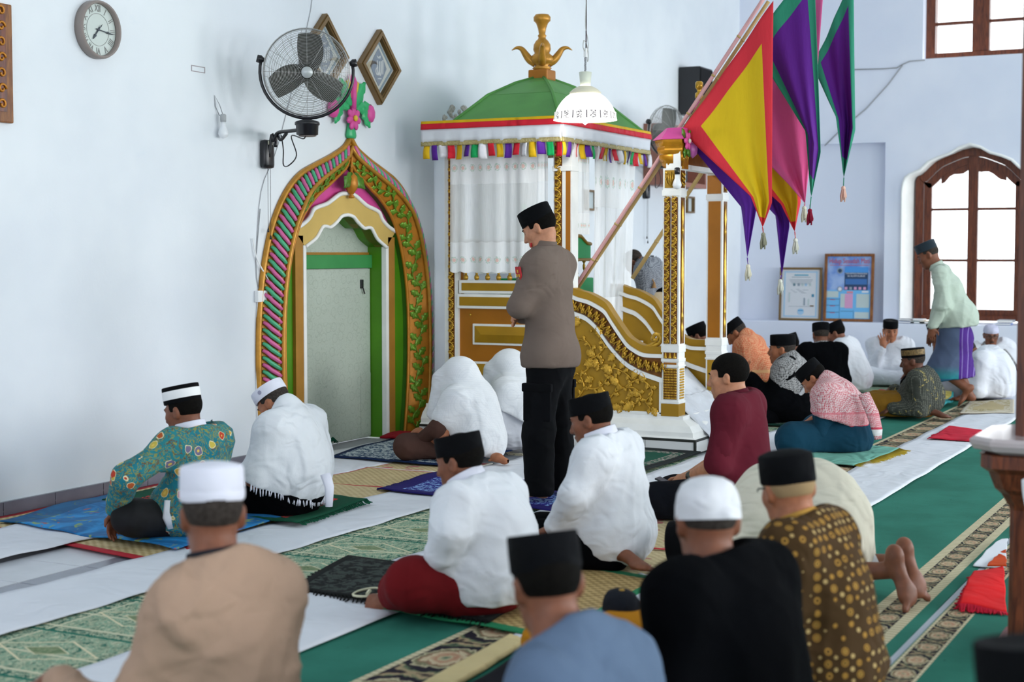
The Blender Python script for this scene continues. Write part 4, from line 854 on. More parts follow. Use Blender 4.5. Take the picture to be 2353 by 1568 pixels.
# ---- unlit bulb hanging on the front post, unlit bulb on the wall
BULB = plain('bulb_plastic', '#e9ecef', .3)
def bulb(px, py, pl, label, L_=None, wire=None, sc=1.0):
    p = pl; e = empty('light_bulb', tuple(p), 0, label, 'bulb')
    MB().lathe([(.016*sc, .03), (.018*sc, .0), (.03*sc, -.03), (.034*sc, -.05), (.026*sc, -.072), (.002, -.082)], 14).build('bulb_glass', BULB, e, True)
    MB().lathe([(.017*sc, .028), (.02*sc, .03), (.02*sc, .075), (.012*sc, .08)], 12).build('bulb_socket', BLACK if wire is None else plain('grey_socket', '#a9acae', .5), e, True)
    if wire: MB().tube(wire, .003, 5).build('bulb_wire', GREYC, e, True)
bulb(0, 0, PX(1556, 410, X0-.045), 'white unlit bulb in a black socket on the front pulpit post')
q = PY(513, 290, WY-.045); bulb(0, 0, q, 'white unlit bulb hanging by a wire on the bare wall', wire=[(0, 0, .07), (-.01, .02, .14), (-.035, .04, .2), (-.03, .04, .13), (.0, .03, .07)])
# ---- plain wall things
for nm, pts, r in (('wall_cable', [(596, 672), (590, 640), (588, 600), (598, 480)], .003), ('wall_cable', [(592, 690), (590, 800), (590, 890), (592, 1010)], .007)):
    o = MB().tube([tuple(PY(x, y, WY-.006)) for x, y in pts], r, 6).build(nm, GREYC if r < .005 else WHITEM, None, True); tag(o, 'thin grey cable running up the wall left of the prayer niche' if r < .005 else 'white cable trunking running down the wall below the power socket', 'cable')
o = MB().tube(smooth_curve([tuple(PY(x, y, WY-.005)) for x, y in ((717, 0), (706, 60), (640, 330), (600, 440), (588, 600))], 4), .0022, 5).build('wall_cable', GREYC, None, True); tag(o, 'thin grey wire slanting down behind the wall fan from the ceiling', 'cable')
o = MB().tube(smooth_curve([tuple(PY(x, y, WY-.01)) for x, y in ((0, 1178), (120, 1152), (240, 1126), (300, 1114), (420, 1085))], 3), .006, 5).build('floor_cable', GREYC, None, True); tag(o, 'grey cable lying along the top of the wall skirting tiles', 'cable')
sk = PY(598, 681, WY); e = empty('wall_socket', (sk[0], WY, sk[2]), 0, 'white double wall socket with a plug left of the prayer niche', 'socket')
MB().box((-.07, -.035, -.04), (.06, 0, .04), .006).build('socket_box', WHITEM, e); MB().lathe([(.02, -.05), (.018, -.035)], 10, (.03, 0, 0), axis='y').build('plug', WHITEM, e, True)
MB().tube(smooth_curve([(.03, -.05, 0), (.07, -.07, .0), (.075, -.05, .06), (.03, -.03, .14), (-.06, -.02, .26), (-.10, -.012, .40)], 5), .005, 6).build('plug_cord', WHITEM, e, True)
a = PY(455, 159, WY); MB().strip([(-.07, -.02), (.07, -.02), (.07, .02), (-.07, .02), (-.07, -.02)], [(-.064, -.015), (.064, -.015), (.064, .015), (-.064, .015), (-.064, -.015)], -.003, .003).build('bracket_mark', plain('rust_mark', '#a79fa2', .8), None, loc=(a[0], WY, a[2])); tag(bpy.data.objects['bracket_mark'], 'faint rusty outline of an old bracket on the white wall', 'mark')
# broken plaster over the left end of the pulpit roof
q = MB(); rs = random.Random(3)
for i in range(26): pp = PY(1018+rs.random()*75, 247+rs.random()*28, WY-.004); q.sphere(tuple(pp), (.02+.03*rs.random(), .006, .012+.02*rs.random()), 6, 4)
o = q.build('plaster_patch', plain('broken_plaster', '#b9b3aa', .95, var=.35, vscale=60, bump=.6, bscale=90), None); tag(o, 'patch of broken plaster on the wall above the left roof edge', 'plaster'); o['kind'] = 'stuff'
# black loudspeaker high by the corner, framed cabinet and small frames beyond the pulpit
a = PY(1618, 152, WY-.3); b = PY(1690, 215, WY-.02)
o = MB().box((0, 0, 0), (.42, .26, .55), .012).build('loudspeaker', BLACK, None, loc=(a[0]-.05, WY-.27, a[2]-.55)); tag(o, 'black loudspeaker high on the wall behind the yellow flag', 'speaker'); MB().box((.0, -.012, .02), (.4, 0, .53), .005).build('speaker_grille', plain('black_cloth', '#0c0c10', .9), o)
e = empty('wall_cabinet', tuple(PY(1478, 425, WY)), 0, 'pinkish brown open wall cabinet on the wall behind the pulpit gate', 'cabinet'); PKW = plain('pinkish_wood', '#9c6a5c', .5, var=.1)
e.location.y = WY; MB().box((0, -.25, 0), (1.35, 0, .05)).box((0, -.25, .62), (1.35, 0, .67)).box((0, -.25, .05), (.05, 0, .62)).box((1.3, -.25, .05), (1.35, 0, .62)).box((.05, -.02, .05), (1.3, 0, .62)).build('cabinet_case', PKW, e); MB().box((.35, -.22, .06), (.8, -.03, .42), .01).build('black_box', BLACK, e); MB().box((1.34, -.22, .1), (1.37, -.04, .58)).build('fretted_side', WOOD2, e)
for px, py0, py1, dd, lb in ((1352, 437, 484, .10, 'small brown edged frame on the wall beside the long net curtain'), (1580, 452, 490, .07, 'small bamboo edged frame on the wall right of the front post')):
    a = PY(px, py0, WY); b = PY(px, py1, WY); h = a[2]-b[2]; e = empty('small_frame', (a[0], WY, b[2]), 0, lb, 'picture')
    MB().box((-.12, -.05, 0), (.12, 0, .02)).box((-.12, -.05, h-.02), (.12, 0, h)).box((-.12, -.05, .02), (-.10, 0, h-.02)).box((.10, -.05, .02), (.12, 0, h-.02)).build('frame', GILTW, e); MB().box((-.1, -.012, .02), (.1, -.004, h-.02)).build('picture_sheet', plain('pale_sheet', '#c7d2d6', .5), e)
# ---- wall fans
def wall_fan(base, head, nrm, R, label):
    """base: point on the wall, head: hub centre, nrm: where it faces"""
    e = empty('wall_fan', tuple(base), 0, label, 'fan'); hb = Vector(head)-Vector(base); n = Vector(nrm).normalized(); upv = (Vector((0, 0, 1))-n*n.z).normalized(); sx = upv.cross(n); M = Matrix((sx, upv, n)).transposed().to_4x4(); M.translation = hb
    def ring(r, z, t, q): q.tube([(r*math.cos(a), r*math.sin(a), z) for a in np.linspace(0, 2*math.pi, 41)[:-1]], t, 4, closed=True)
    zf = lambda r: .085*math.sqrt(max(0, 1-(r/R)**2))*1.0+.02
    q = MB()
    for i in range(26): r = R*(.17+.83*i/25.5); ring(r, zf(r), .0014, q)
    for k in range(12): a = 2*math.pi*k/12; q.tube([(r*math.cos(a), r*math.sin(a), zf(r)-.002) for r in np.linspace(.14*R, R, 7)], .0016, 4)
    o = q.build('front_grille', STEEL, e, True, M=M); o['kind'] = 'stuff'; q = MB()
    for i in range(16): r = R*(.2+.8*i/15.5); ring(r, -zf(r)*1.05, .0014, q)
    for k in range(24): a = 2*math.pi*k/24+.1; q.tube([(r*math.cos(a+.5*(1-r/R)), r*math.sin(a+.5*(1-r/R)), -zf(r)*1.05) for r in np.linspace(.2*R, R, 7)], .0014, 4)
    o = q.build('rear_grille', STEEL, e, True, M=M); o['kind'] = 'stuff'
    q = MB(); ring(R*1.005, .0, .006, q); q.build('hoop', STEEL, e, True, M=M)
    MB().lathe([(.002, .112), (.12*R, .11), (.135*R, .104), (.135*R, .092)], 20).build('badge', plain('badge_silver', '#b8bcbc', .35, .3) if 'badge_silver' not in bpy.data.materials else bpy.data.materials['badge_silver'], e, True, M=M)
    MB().lathe([(.05, .05), (.055, .03), (.05, -.03), (.06, -.04), (.075, -.09), (.06, -.14), (.02, -.15)], 18).build('motor', DARKG, e, True, M=M)
    bl = MB(); nu, nv = 9, 7; V = []
    for i in range(nu):
        t = i/(nu-1); r = R*(.16+.74*t); wd = R*(.20+.32*math.sin(math.pi*(.15+.62*t)))
        for j in range(nv): s = (j/(nv-1)-.5)*2; ang = s*wd/r*.62+.25*t; V.append((r*math.cos(ang), r*math.sin(ang), -.035*s+.012*s*s))
    bl.add(V, [(i*nv+j, i*nv+nv+j, i*nv+nv+j+1, i*nv+j+1) for i in range(nu-1) for j in range(nv-1)]); bm2 = bl.mesh('blade', True); bm2.materials.append(DARKG)
    for k in range(3): link('blade', bm2, e, M=M @ Matrix.Rotation(math.radians(72+120*k), 4, 'Z'))
    # yoke under the head, swivel drum, bent arm, control box
    tl = math.radians(20)*0; Ry = R*1.08; yk = [hb+sx*(Ry*math.cos(a))+Vector((0, 0, 1))*(Ry*math.sin(a))*.985+upv*0 for a in np.linspace(math.radians(165), math.radians(372), 26)]
    q = MB().tube([tuple(p) for p in yk], .011, 7); q.build('yoke', BLACK, e, True)
    for s, a in ((1, 165), (-1, 372)):
        q = MB(); p = hb+sx*(Ry*math.cos(math.radians(a)))+Vector((0, 0, 1))*(Ry*math.sin(math.radians(a)))*.985; d = (hb-p).normalized(); q.tube([tuple(p-d*.03), tuple(p-d*.005), tuple(p+d*.02)], [.026, .028, .012], 10); q.build('tilt_knob', BLACK, e, True)
    low = hb+Vector((0, 0, -Ry*.985)); dr = low+Vector((-.0, 0, -.01))
    MB().lathe([(.03, 0), (.075, -.012), (.083, -.02), (.083, -.035), (.075, -.04), (.072, -.1), (.05, -.108), (.002, -.108)], 24, tuple(dr)).build('swivel_drum', BLACK, e, True)
    MB().lathe([(.002, -.106), (.062, -.109), (.05, -.113), (.002, -.113)], 20, tuple(dr)).build('drum_cover', BEIGE, e, True)
    wl_ = Vector((0, -.03, .05)); b0 = dr+Vector((0, 0, -.06)); k1 = Vector((wl_.x, wl_.y-.06, b0.z)); d = (b0-k1); 
    q = MB().tube(smooth_curve([tuple(wl_+Vector((-.012, -.02, -.10))), tuple(wl_+Vector((-.012, -.05, .05))), tuple(k1+Vector((-.01, 0, -.05))), tuple(k1+d*.12), tuple(k1+d*.5), tuple(b0)], 6), .013, 8)
    q.tube(smooth_curve([tuple(wl_+Vector((.03, -.05, -.03))), tuple(wl_+Vector((.03, -.06, .06))), tuple(k1+d*.2+Vector((0, 0, -.05))), tuple(k1+d*.38+Vector((0, 0, -.012)))], 6), .012, 8); q.build('arm', BLACK, e, True)
    MB().box((-.055, -.06, -.13), (.055, 0, .07), .03).build('control_box', BLACK, e, True); MB().lathe([(.03, -.085), (.032, -.06)], 14, (.01, 0, -.04), axis='y').build('speed_knob', DARKG, e, True)
    MB().box((-.03, -.064, .035), (.02, -.058, .06)).build('rating_sticker', CREAM, e)
    c0 = b0+Vector((-.02, 0, -.05)); MB().tube(smooth_curve([tuple(c0), tuple(c0+Vector((-.03, 0, -.02))), tuple(k1+d*.45+Vector((.03, 0, -.03))), tuple(k1+d*.55+Vector((.05, 0, -.16))), tuple(k1+d*.45+Vector((.0, 0, -.23))), tuple(k1+d*.2+Vector((.03, 0, -.22))), tuple(k1+d*.28+Vector((0, 0, -.12))), tuple(k1+d*.22+Vector((0, 0, -.02)))], 6), .0045, 6).build('fan_cord', BLACK, e, True)
    for x, ln in ((-.01, .42), (.02, .47)): MB().tube([(x, -.04, -.12), (x, -.04, -.12-ln)], .0016, 5).tube([(x, -.04, -.12-ln), (x, -.04, -.14-ln), (x, -.04, -.15-ln)], [.003, .008, .007], 7).build('pull_cord', BLACK, e, True)
    return e
hd = PY(705, 166, 5.86); bs_ = PY(606, 345, WY)
wall_fan((bs_[0], WY, bs_[2]), hd, (-.80, -.57, -.12), .285, 'large black and steel wall fan left of the niche finial')
hd = PY(1530, 300, 5.9); bs_ = PY(1480, 430, WY)
wall_fan((bs_[0], WY, bs_[2]), hd, (-.3, -.95, -.1), .26, 'second wall fan mostly hidden behind the pulpit gate')
# bamboo poles leaning through the gate
g = G('bamboo', .4, 0, .4); co = g.co(); g.col(g.mix(g.noise(co, 6, 3), '#a5854c', '#cbae74')); BAMB = g.m; PINKB = plain('pink_tape_pole', '#d9a5a6', .5, var=.08)
def pole(x, px0, py0, px1, py1, ext, r, mat, label):
    a = PX(px0, py0, x); b = PX(px1, py1, x); d = (b-a)/np.linalg.norm(b-a); n = np.linalg.norm(b-a)+ext; e = empty('flag_pole', tuple(a), 0, label, 'pole', 'poles leaning through the pulpit gate'); nk = int(n/.33)
    MB().tube([tuple(d*t) for t in np.linspace(0, n, nk+1)], r, 9).build('pole_shaft', mat, e, True)
    for i in range(1, nk): t = n*i/nk; MB().tube([tuple(d*(t-.008)), tuple(d*t), tuple(d*(t+.008))], [r*1.02, r*1.22, r*1.02], 9).build('pole_node', BAMB, e, True)
    return a, d
pole(10.80, 1310, 677, 1512, 368, 1.42, .015, PINKB, 'pink wrapped pole of the leaning pair on the near gate post')
pole(10.84, 1318, 677, 1522, 370, 1.40, .014, BAMB, 'bare bamboo pole of the leaning pair on the near gate post')
pole(11.50, 1453, 640, 1626, 376, 1.45, .017, BAMB, 'single bamboo pole leaning through the far side of the gate')
# ================================================================ pennants hanging from the poles
def flagmat(name, c_in, c_br):
    g = G(name, .7, 0, .2); x, y, z = g.xyz(g.co('UV')); e = g.ma('MAXIMUM', g.ma('LESS_THAN', x, .13), g.ma('GREATER_THAN', g.ma('ADD', x, 0), .87)); e = g.ma('MAXIMUM', e, g.ma('MAXIMUM', g.lt(y, .10), g.gt(y, .9)))
    n = g.noise(g.co(), 3, 2); g.bump(g.noise(g.co(scale=(1, 1, .25)), 34, 3), .25, .02); g.b.inputs['Sheen Weight'].default_value = .0
    g.col(g.mix(e, c_in, c_br)); return g.m
FY = flagmat('flag_yellow_red', '#d9b71c', '#d43440'); FP = flagmat('flag_purple_green', '#5c1f86', '#2f8a6e'); FK = flagmat('flag_pink', '#e75d98', '#e2629b'); FV = flagmat('flag_violet', '#5a2596', '#5a2596')
def tassel(e, p, mat, s=1.0):
    o = MB().sphere((p[0], p[1], p[2]-.012*s), .014*s, 8, 6).tube([(p[0], p[1], p[2]+.03), p], .003, 5); base = np.array(p)
    for k in range(14): a = k*2.4; r = .018*s*math.sqrt((k+.5)/14); o.tube([(p[0]+r*.5*math.cos(a), p[1]+r*.5*math.sin(a), p[2]-.015*s), (p[0]+r*1.2*math.cos(a), p[1]+r*1.2*math.sin(a), p[2]-.06*s), (p[0]+r*math.cos(a), p[1]+r*math.sin(a), p[2]-(.085+.012*math.sin(k*3))*s)], .0045*s, 4)
    o.build('tassel', mat, e, True)
def pennant(label, X, A, B, C, mat, tcol, tpx, seed, fold=.05, back=0.0, K=None):
    """A low end on the pole, B high end, C hanging tip (all picture points in the plane X)"""
    a, b, c = (PX(*q, X) for q in (A, B, C)); k1, k2 = (PX(*q, X) for q in K) if K else (c*.8+a*.2, c*.8+b*.2); vk = .28; e = empty('pennant', tuple(b), 0, label, 'flag', 'silk pennants over the pulpit gate'); o_ = b.copy(); rs = np.random.default_rng(seed); ph = rs.uniform(0, 6, 4)
    def f(u, v):                       # u runs from lower edge (0) to the hanging edge (1) at tip; v=0 tip, v=1 pole
        s = np.clip(v, 0, 1); lo = np.clip(s/vk, 0, 1); hi = np.clip((s-vk)/(1-vk), 0, 1); up_ = s > vk; P_ = []
        for k in range(3): kk = k1[k]*(1-u)+k2[k]*u; P_.append(np.where(up_, kk*(1-hi)+(a[k]*(1-u)+b[k]*u)*hi, c[k]*(1-lo)+kk*lo))
        tip = np.exp(-(s/.10)**2)
        dx = fold*(np.sin(u*7+ph[0]+s*1.5)*(.25+.75*(1-s))+.5*np.sin(u*15+ph[1]-s*2)*(1-s*.6))*np.minimum(1, s*5)
        sag = -.03*np.sin(np.pi*s)*np.sin(np.pi*u)
        return [P_[0]-o_[0]+dx+back*(1-s)*u, P_[1]-o_[1]+.25*dx*(1-s)+0*u, P_[2]-o_[2]+sag*0]
    link('flag_cloth', grid_mesh('flag_cloth', 40, 40, f, [mat], thick=.0035), e)
    t = PX(*tpx, X)-o_; tassel(e, tuple(t), tcol, 1.25); MB().tube([tuple(c-o_), tuple(t)], .004, 5).build('tassel_cord', mat, e, True)
TC = {k: fabric('tassel_'+k, v) for k, v in dict(cream='#d8d3c0', crimson='#8a1f38', blush='#e0b7a6', mottled='#8e8d7a', white='#dcdccf').items()}
pennant('large yellow pennant with red border nearest on the gate poles', 10.755, (1566, 302), (1778, 2), (1752, 522), FY, TC['mottled'], (1754, 535), 1, .04, K=((1726, 452), (1774, 466)))
pennant('purple pennant strip with green end showing below the yellow one', 10.90, (1584, 330), (1740, 110), (1717, 592), FV, TC['cream'], (1719, 608), 2, .02, K=((1702, 476), (1739, 470)))
pennant('large purple pennant with green border right of the yellow one', 11.05, (1728, 106), (1868, -100), (1864, 452), FP, TC['crimson'], (1861, 480), 3, .045, K=((1850, 300), (1884, 350)))
pennant('pink pennant hanging below the large purple one', 11.25, (1640, 250), (1894, -60), (1850, 468), FK, TC['cream'], (1848, 474), 4, .04, K=((1812, 424), (1862, 370)))
pennant('second yellow pennant with red border below the pink one', 11.45, (1630, 320), (1842, 30), (1826, 532), FY, TC['white'], (1828, 548), 5, .035, K=((1796, 470), (1840, 466)))
pennant('second purple pennant whose long tail hangs lowest beside the poster', 11.52, (1640, 345), (1815, 110), (1796, 632), FV, TC['white'], (1793, 642), 6, .025, K=((1782, 496), (1814, 522)))
pennant('rightmost purple pennant with green border against the far wall', 11.7, (1868, 150), (1962, -60), (1939, 408), FP, TC['blush'], (1938, 428), 7, .05, K=((1922, 270), (1966, 300)))
# ================================================================ carpets, cloth runners, mats and prayer rugs on the floor
def sheet(name, label, cat, cor, mat, z=.012, th=.004, group=None, wav=.003, nu=30, nv=30, seed=0, fringe=None, flen=.035, tilt=0.0):
    """cloth with corners cor = (u0v0, u1v0, u1v1, u0v1) on the floor"""
    C4 = np.array(cor, float); c = C4.mean(0); rs = np.random.default_rng(seed); k = rs.uniform(2, 9, 6); p = rs.uniform(0, 6, 6)
    def pos(u, v): return [((1-u)*(1-v)*C4[0, i]+u*(1-v)*C4[1, i]+u*v*C4[2, i]+(1-u)*v*C4[3, i]-c[i]) for i in (0, 1)]
    def f(u, v):
        x, y = pos(u, v); e = .004*np.sin(v*17+p[0])*(np.abs(u-.5)*2)**4; 
        h = wav*(np.sin(x*k[0]+y*k[1]+p[1])+.7*np.sin(x*k[2]*2-y*k[3]*2+p[2])+.5*np.sin(y*k[4]*3+p[3]))+wav*1.7+tilt*v
        return [x+e, y+e*.6, th+h]
    o = link(name, grid_mesh(name, nu, nv, f, [mat], thick=th, tdir=(0, 0, 1)), loc=(c[0], c[1], z)); tag(o, label, cat, group)
    if fringe:
        q = MB()
        for ends in fringe[0]:
            n = fringe[2] if len(fringe) > 2 else 50
            for i in range(n):
                t = (i+.5)/n; u, v = {'u0': (0, t), 'u1': (1, t), 'v0': (t, 0), 'v1': (t, 1)}[ends]; a = f(np.array(u), np.array(v)); du = {'u0': (-.02, 0), 'u1': (.02, 0), 'v0': (0, -.02), 'v1': (0, .02)}[ends]; b = pos(np.array(u+du[0]), np.array(v+du[1])); d = np.array([float(b[0]-pos(np.array(u), np.array(v))[0]), float(b[1]-pos(np.array(u), np.array(v))[1])]); d /= np.linalg.norm(d)+1e-9; j = rs.normal(0, .006, 2); L_ = flen*rs.uniform(.75, 1.15)
                q.tube([(float(a[0]), float(a[1]), float(a[2])-.002), (float(a[0])+d[0]*L_*.5+j[0]*.4, float(a[1])+d[1]*L_*.5+j[1]*.4, .004), (float(a[0])+d[0]*L_+j[0], float(a[1])+d[1]*L_+j[1], .002)], [.0032, .004, .003], 4)
        q.build('fringe', fringe[1], o, True)['kind'] = 'stuff'
    return o
def rect(x0, x1, y0, y1, r=0): 
    c = ((x0+x1)/2, (y0+y1)/2); P = [(x0, y0), (x1, y0), (x1, y1), (x0, y1)]; a = math.radians(r); return [(c[0]+(x-c[0])*math.cos(a)-(y-c[1])*math.sin(a), c[1]+(x-c[0])*math.sin(a)+(y-c[1])*math.cos(a)) for x, y in P]
# -- machine carpet in runs along the wall: green field, cream lines, dark flowered border (pattern follows the room's Y)
def border_col(g, X, Y, lo, hi):
    """flowered border between Y=lo and Y=hi"""
    t = g.ma('DIVIDE', g.ma('SUBTRACT', Y, lo), hi-lo); per = g.ma('MULTIPLY', X, 1/(2.1*(hi-lo))); 
    fx = g.ma('SUBTRACT', g.ma('FRACT', per), .5); fy = g.ma('SUBTRACT', t, .5); nz = g.noise(g.vec(g.ma('MULTIPLY', X, 1/(hi-lo)), g.ma('MULTIPLY', Y, 1/(hi-lo)), 0), 2.6, 3, .55, 1.6)
    r = g.ma('SQRT', g.ma('ADD', g.ma('MULTIPLY', g.ma('MULTIPLY', fx, fx), 2.2), g.ma('MULTIPLY', fy, fy))); rr = g.ma('ADD', r, g.ma('MULTIPLY', g.ma('SUBTRACT', nz, .5), .38))
    c = g.ramp(rr, [(0, '#4d6a55'), (.10, '#b9a98a'), (.15, '#a87a62'), (.30, '#c3b596'), (.335, '#8f6a56'), (.40, '#6f6f55'), (.46, '#c6bb9a'), (.49, '#26222c'), (.60, '#26222c'), (.64, '#5a6a52'), (.70, '#b09a78'), (.76, '#26222c')]); return c
g = G('green_carpet', .95, 0, .1); co = g.co(); X, Y, Z = g.xyz(co); gn = g.noise(co, 2.2, 4, .6); spots = g.noise(g.co(scale=(3, 9, 1)), 4, 4, .6)
base = g.mix(g.ss(gn, .3, .7), '#2b6a5b', '#357a6a'); base = g.mix(g.ma('MULTIPLY', g.ss(spots, .66, .74), .55), base, '#153f36')
for lo, hi, kind in ((2.585, 2.80, 1), (1.36, 1.455, 1), (2.80, 2.83, 0), (2.555, 2.585, 0), (1.455, 1.50, 0), (1.315, 1.36, 0), (1.12, 1.215, 1), (1.215, 1.228, 0), (1.108, 1.12, 0), (-1.2, -1.0, 1), (-3.2, -3.0, 1)):
    m = g.band(Y, lo, hi); c = border_col(g, X, Y, lo, hi) if kind else g.mix(g.band(g.ma('FRACT', g.ma('MULTIPLY', X, 26)), .3, .5), '#c8bd9f', '#8f8a6f'); base = g.mix(m, base, c)
g.bump(g.noise(co, 220, 2), .25, .004); CARP = g.col(base)
def carpet(label, x0, x1, y0, y1, z, mat, grp=None):
    me = MB().box((x0, y0, -.011), (x1, y1, z)).mesh('carpet'); o = link('carpet', me, None, mat); tag(o, label, 'carpet', grp); return o
carpet('long green carpet run with flowered borders across the middle of the floor', .5, 18.55, 1.262, 3.30, .006, CARP)
carpet('green carpet run at the near right with a narrow flowered border', .5, 18.55, -7, 1.232, .006, CARP)
g = G('floor_seam', .5); 
# -- patterned green and cream carpet (rows of prayer motifs)
g = G('motif_carpet', .95, 0, .1); co = g.co(); X, Y, Z = g.xyz(co)
cell = g.ma('MULTIPLY', X, 1/.55); fx = g.ma('FRACT', cell); t = g.ma('DIVIDE', g.ma('SUBTRACT', Y, 3.75), .63)
nz = g.noise(g.vec(g.ma('MULTIPLY', X, 9), g.ma('MULTIPLY', Y, 14), 0), 1.7, 4, .65, 1.2); n2 = g.noise(g.vec(g.ma('MULTIPLY', X, 26), g.ma('MULTIPLY', Y, 26), 3), 1.5, 2, .6, .8)
fld = g.ramp(nz, [(0, '#1f4f47'), (.40, '#2f6b5c'), (.46, '#c2c3a5'), (.50, '#4e7d6b'), (.56, '#8fae95'), (.60, '#d0cbae'), (.66, '#3b6c5e'), (.8, '#1f4b44')])
sm = g.ramp(n2, [(0, '#2a5e52'), (.44, '#2a5e52'), (.5, '#c5c4a6'), (.58, '#6d9582'), (.62, '#2a5e52')])
sl = g.ma('ADD', fx, g.ma('MULTIPLY', t, .0)); frame = g.ma('MAXIMUM', g.ma('LESS_THAN', fx, .10), g.ma('GREATER_THAN', t, .86)); frame = g.ma('MAXIMUM', frame, g.lt(t, .10))
c = g.mix(frame, fld, sm); line = g.ma('MAXIMUM', g.band(fx, .10, .135), g.ma('MAXIMUM', g.band(t, .845, .865), g.band(fx, .47, .5)))
c = g.mix(line, c, '#c9c7ab'); c = g.mix(g.band(fx, .965, 1.0), c, '#1f6b5a')
# mihrab-shaped cartouche in each cell
ax = g.ma('ABSOLUTE', g.ma('SUBTRACT', fx, .56)); ay = g.ma('ABSOLUTE', g.ma('SUBTRACT', t, .48)); dd = g.ma('ADD', g.ma('MULTIPLY', ax, 1.9), g.ma('MULTIPLY', ay, 1.25))
c = g.mix(g.band(dd, .46, .50), c, '#d8cfae'); c = g.mix(g.ma('MULTIPLY', g.lt(dd, .2), .7), c, '#6b7a52'); c = g.mix(g.band(dd, .2, .225), c, '#cfc8a8')
g.bump(g.noise(co, 220, 2), .2, .004); MOTIF = g.col(c)
carpet('green and cream prayer motif carpet run left of the pulpit', .5, 10.38, 3.72, 4.385, .007, MOTIF)
carpet('green and cream prayer motif carpet run beyond the pulpit', 12.1, 18.5, 3.72, 4.385, .007, MOTIF)
# -- white cloth runners
CLOTH = fabric('white_runner_cloth', '#d9dce4', var=.03, bump=.07)
def runner(label, x0, x1, y0, y1, z=.009, seed=1): return sheet('cloth_runner', label, 'cloth', rect(x0, x1, y0, y1), CLOTH, z, .003, 'white cloth runners', .0025, 120, 14, seed)
sheet('cloth_runner', 'white cloth runner end lying by the blue velvet rug at left', 'cloth', [(3.3, 5.44), (6.0, 5.40), (6.05, 6.02), (3.3, 6.10)], CLOTH, .016, .003, 'white cloth runners', .004, 60, 14, 2)
runner('white cloth runner under the prayer niche', 7.35, 10.4, 5.54, 6.27, .012, 3)
runner('white cloth runner above the motif carpet, crossing behind the standing officer', 2.2, 10.4, 4.345, 4.86, .012, 4)
runner('white cloth runner between the motif carpet and the green carpet', 2.2, 18.4, 3.19, 3.745, .012, 5)
runner('white cloth runner over the green carpet at right with a red towel on it', 5.0, 18.5, 2.115, 2.60, .012, 6)
runner('white cloth runner on the floor beyond the pulpit steps', 12.1, 18.4, 4.40, 4.95, .012, 7)
# -- mats and rugs
def woven(name, c1, c2, edge=None, ew=.03, fleck=None):
    g = G(name, .75, 0, .3); co = g.co(); x, y, z = g.xyz(co); a = g.ma('ADD', x, y); b = g.ma('SUBTRACT', x, y); s = 55
    w_ = g.ma('MULTIPLY', g.ma('ADD', g.ma('SINE', g.ma('MULTIPLY', a, s*2)), g.ma('SINE', g.ma('MULTIPLY', b, s*2.3))), .25); n = g.noise(co, 14, 3)
    f = g.ma('ADD', g.ma('ADD', w_, .1), n); c = g.mix(g.ss(f, .3, .9), c1, c2); g.bump(w_, .4, .003)
    if fleck: c = g.mix(g.gt(g.noise(co, 9, 2), .60), c, fleck)
    if edge:
        u, v, _ = g.xyz(g.co('UV')); e = g.ma('MAXIMUM', g.ma('MAXIMUM', g.lt(u, ew), g.gt(u, 1-ew)), g.ma('MAXIMUM', g.lt(v, ew), g.gt(v, 1-ew))); c = g.mix(e, c, edge)
    return g.col(c)
STRAW = woven('straw_mat', '#a68f62', '#cdb98c', '#a5202c', .035); STRAW2 = woven('pale_straw_mat', '#b5a078', '#c8b78e'); STRAWG = woven('straw_mat_green', '#8f7648', '#b89c68', '#1f7a50', .05)
STRAWF = woven('flowered_straw_mat', '#b09a72', '#c9b68c', '#d9d6cc', .03, '#b8606a'); STRAWP = woven('straw_mat_pink', '#b3a07a', '#c9b990', '#d8d2c4', .02, '#b06a68')
sheet('straw_mat', 'straw mat with red cloth border under the blue velvet rug', 'mat', [(5.58, 4.80), (7.25, 4.78), (7.5, 6.35), (5.90, 6.35)], STRAW, .006, .006, None, .002, 30, 30, 11)
sheet('straw_mat', 'pale straw mat between the tasselled shawl and the red line', 'mat', rect(6.75, 8.0, 4.87, 5.55), STRAW2, .008, .006, None, .002, seed=12)
sheet('straw_mat', 'pale straw mat edged in red in front of the navy rug', 'mat', rect(8.0, 8.72, 4.88, 5.56), woven('straw_mat_red_line', '#a9936a', '#c6b286', '#c04048', .022), .009, .006, None, .002, seed=13)
sheet('straw_mat', 'red flowered straw mat along the near edge of the navy rug', 'mat', rect(8.72, 9.3, 4.9, 5.58), STRAWF, .009, .006, None, .002, seed=14)
g = G('blue_velvet', .7, 0, .3); u, v, _ = g.xyz(g.co('UV')); co = g.co(); n = g.noise(co, 3.2, 3, .6, 1.5); c = g.mix(g.ss(n, .35, .65), '#125f97', '#2a8fd0'); pt = g.noise(co, 5.5, 2, .5, 2); c = g.mix(g.ma('MULTIPLY', g.ss(pt, .60, .66), .8), c, '#8fa850'); c = g.mix(g.ma('MULTIPLY', g.ss(g.noise(co, 6, 2, .5, 2.5), .66, .70), .8), c, '#a05a50'); c = g.mix(g.ma('MULTIPLY', g.gt(v, .86), .7), c, '#0d4a70')
BLUEV = g.col(c)
sheet('prayer_rug', 'blue velvet prayer rug with faded yellow figures at far left', 'rug', [(5.80, 4.80), (6.75, 4.86), (6.95, 6.27), (5.98, 6.16)], BLUEV, .024, .006, None, .006, 40, 40, 15)
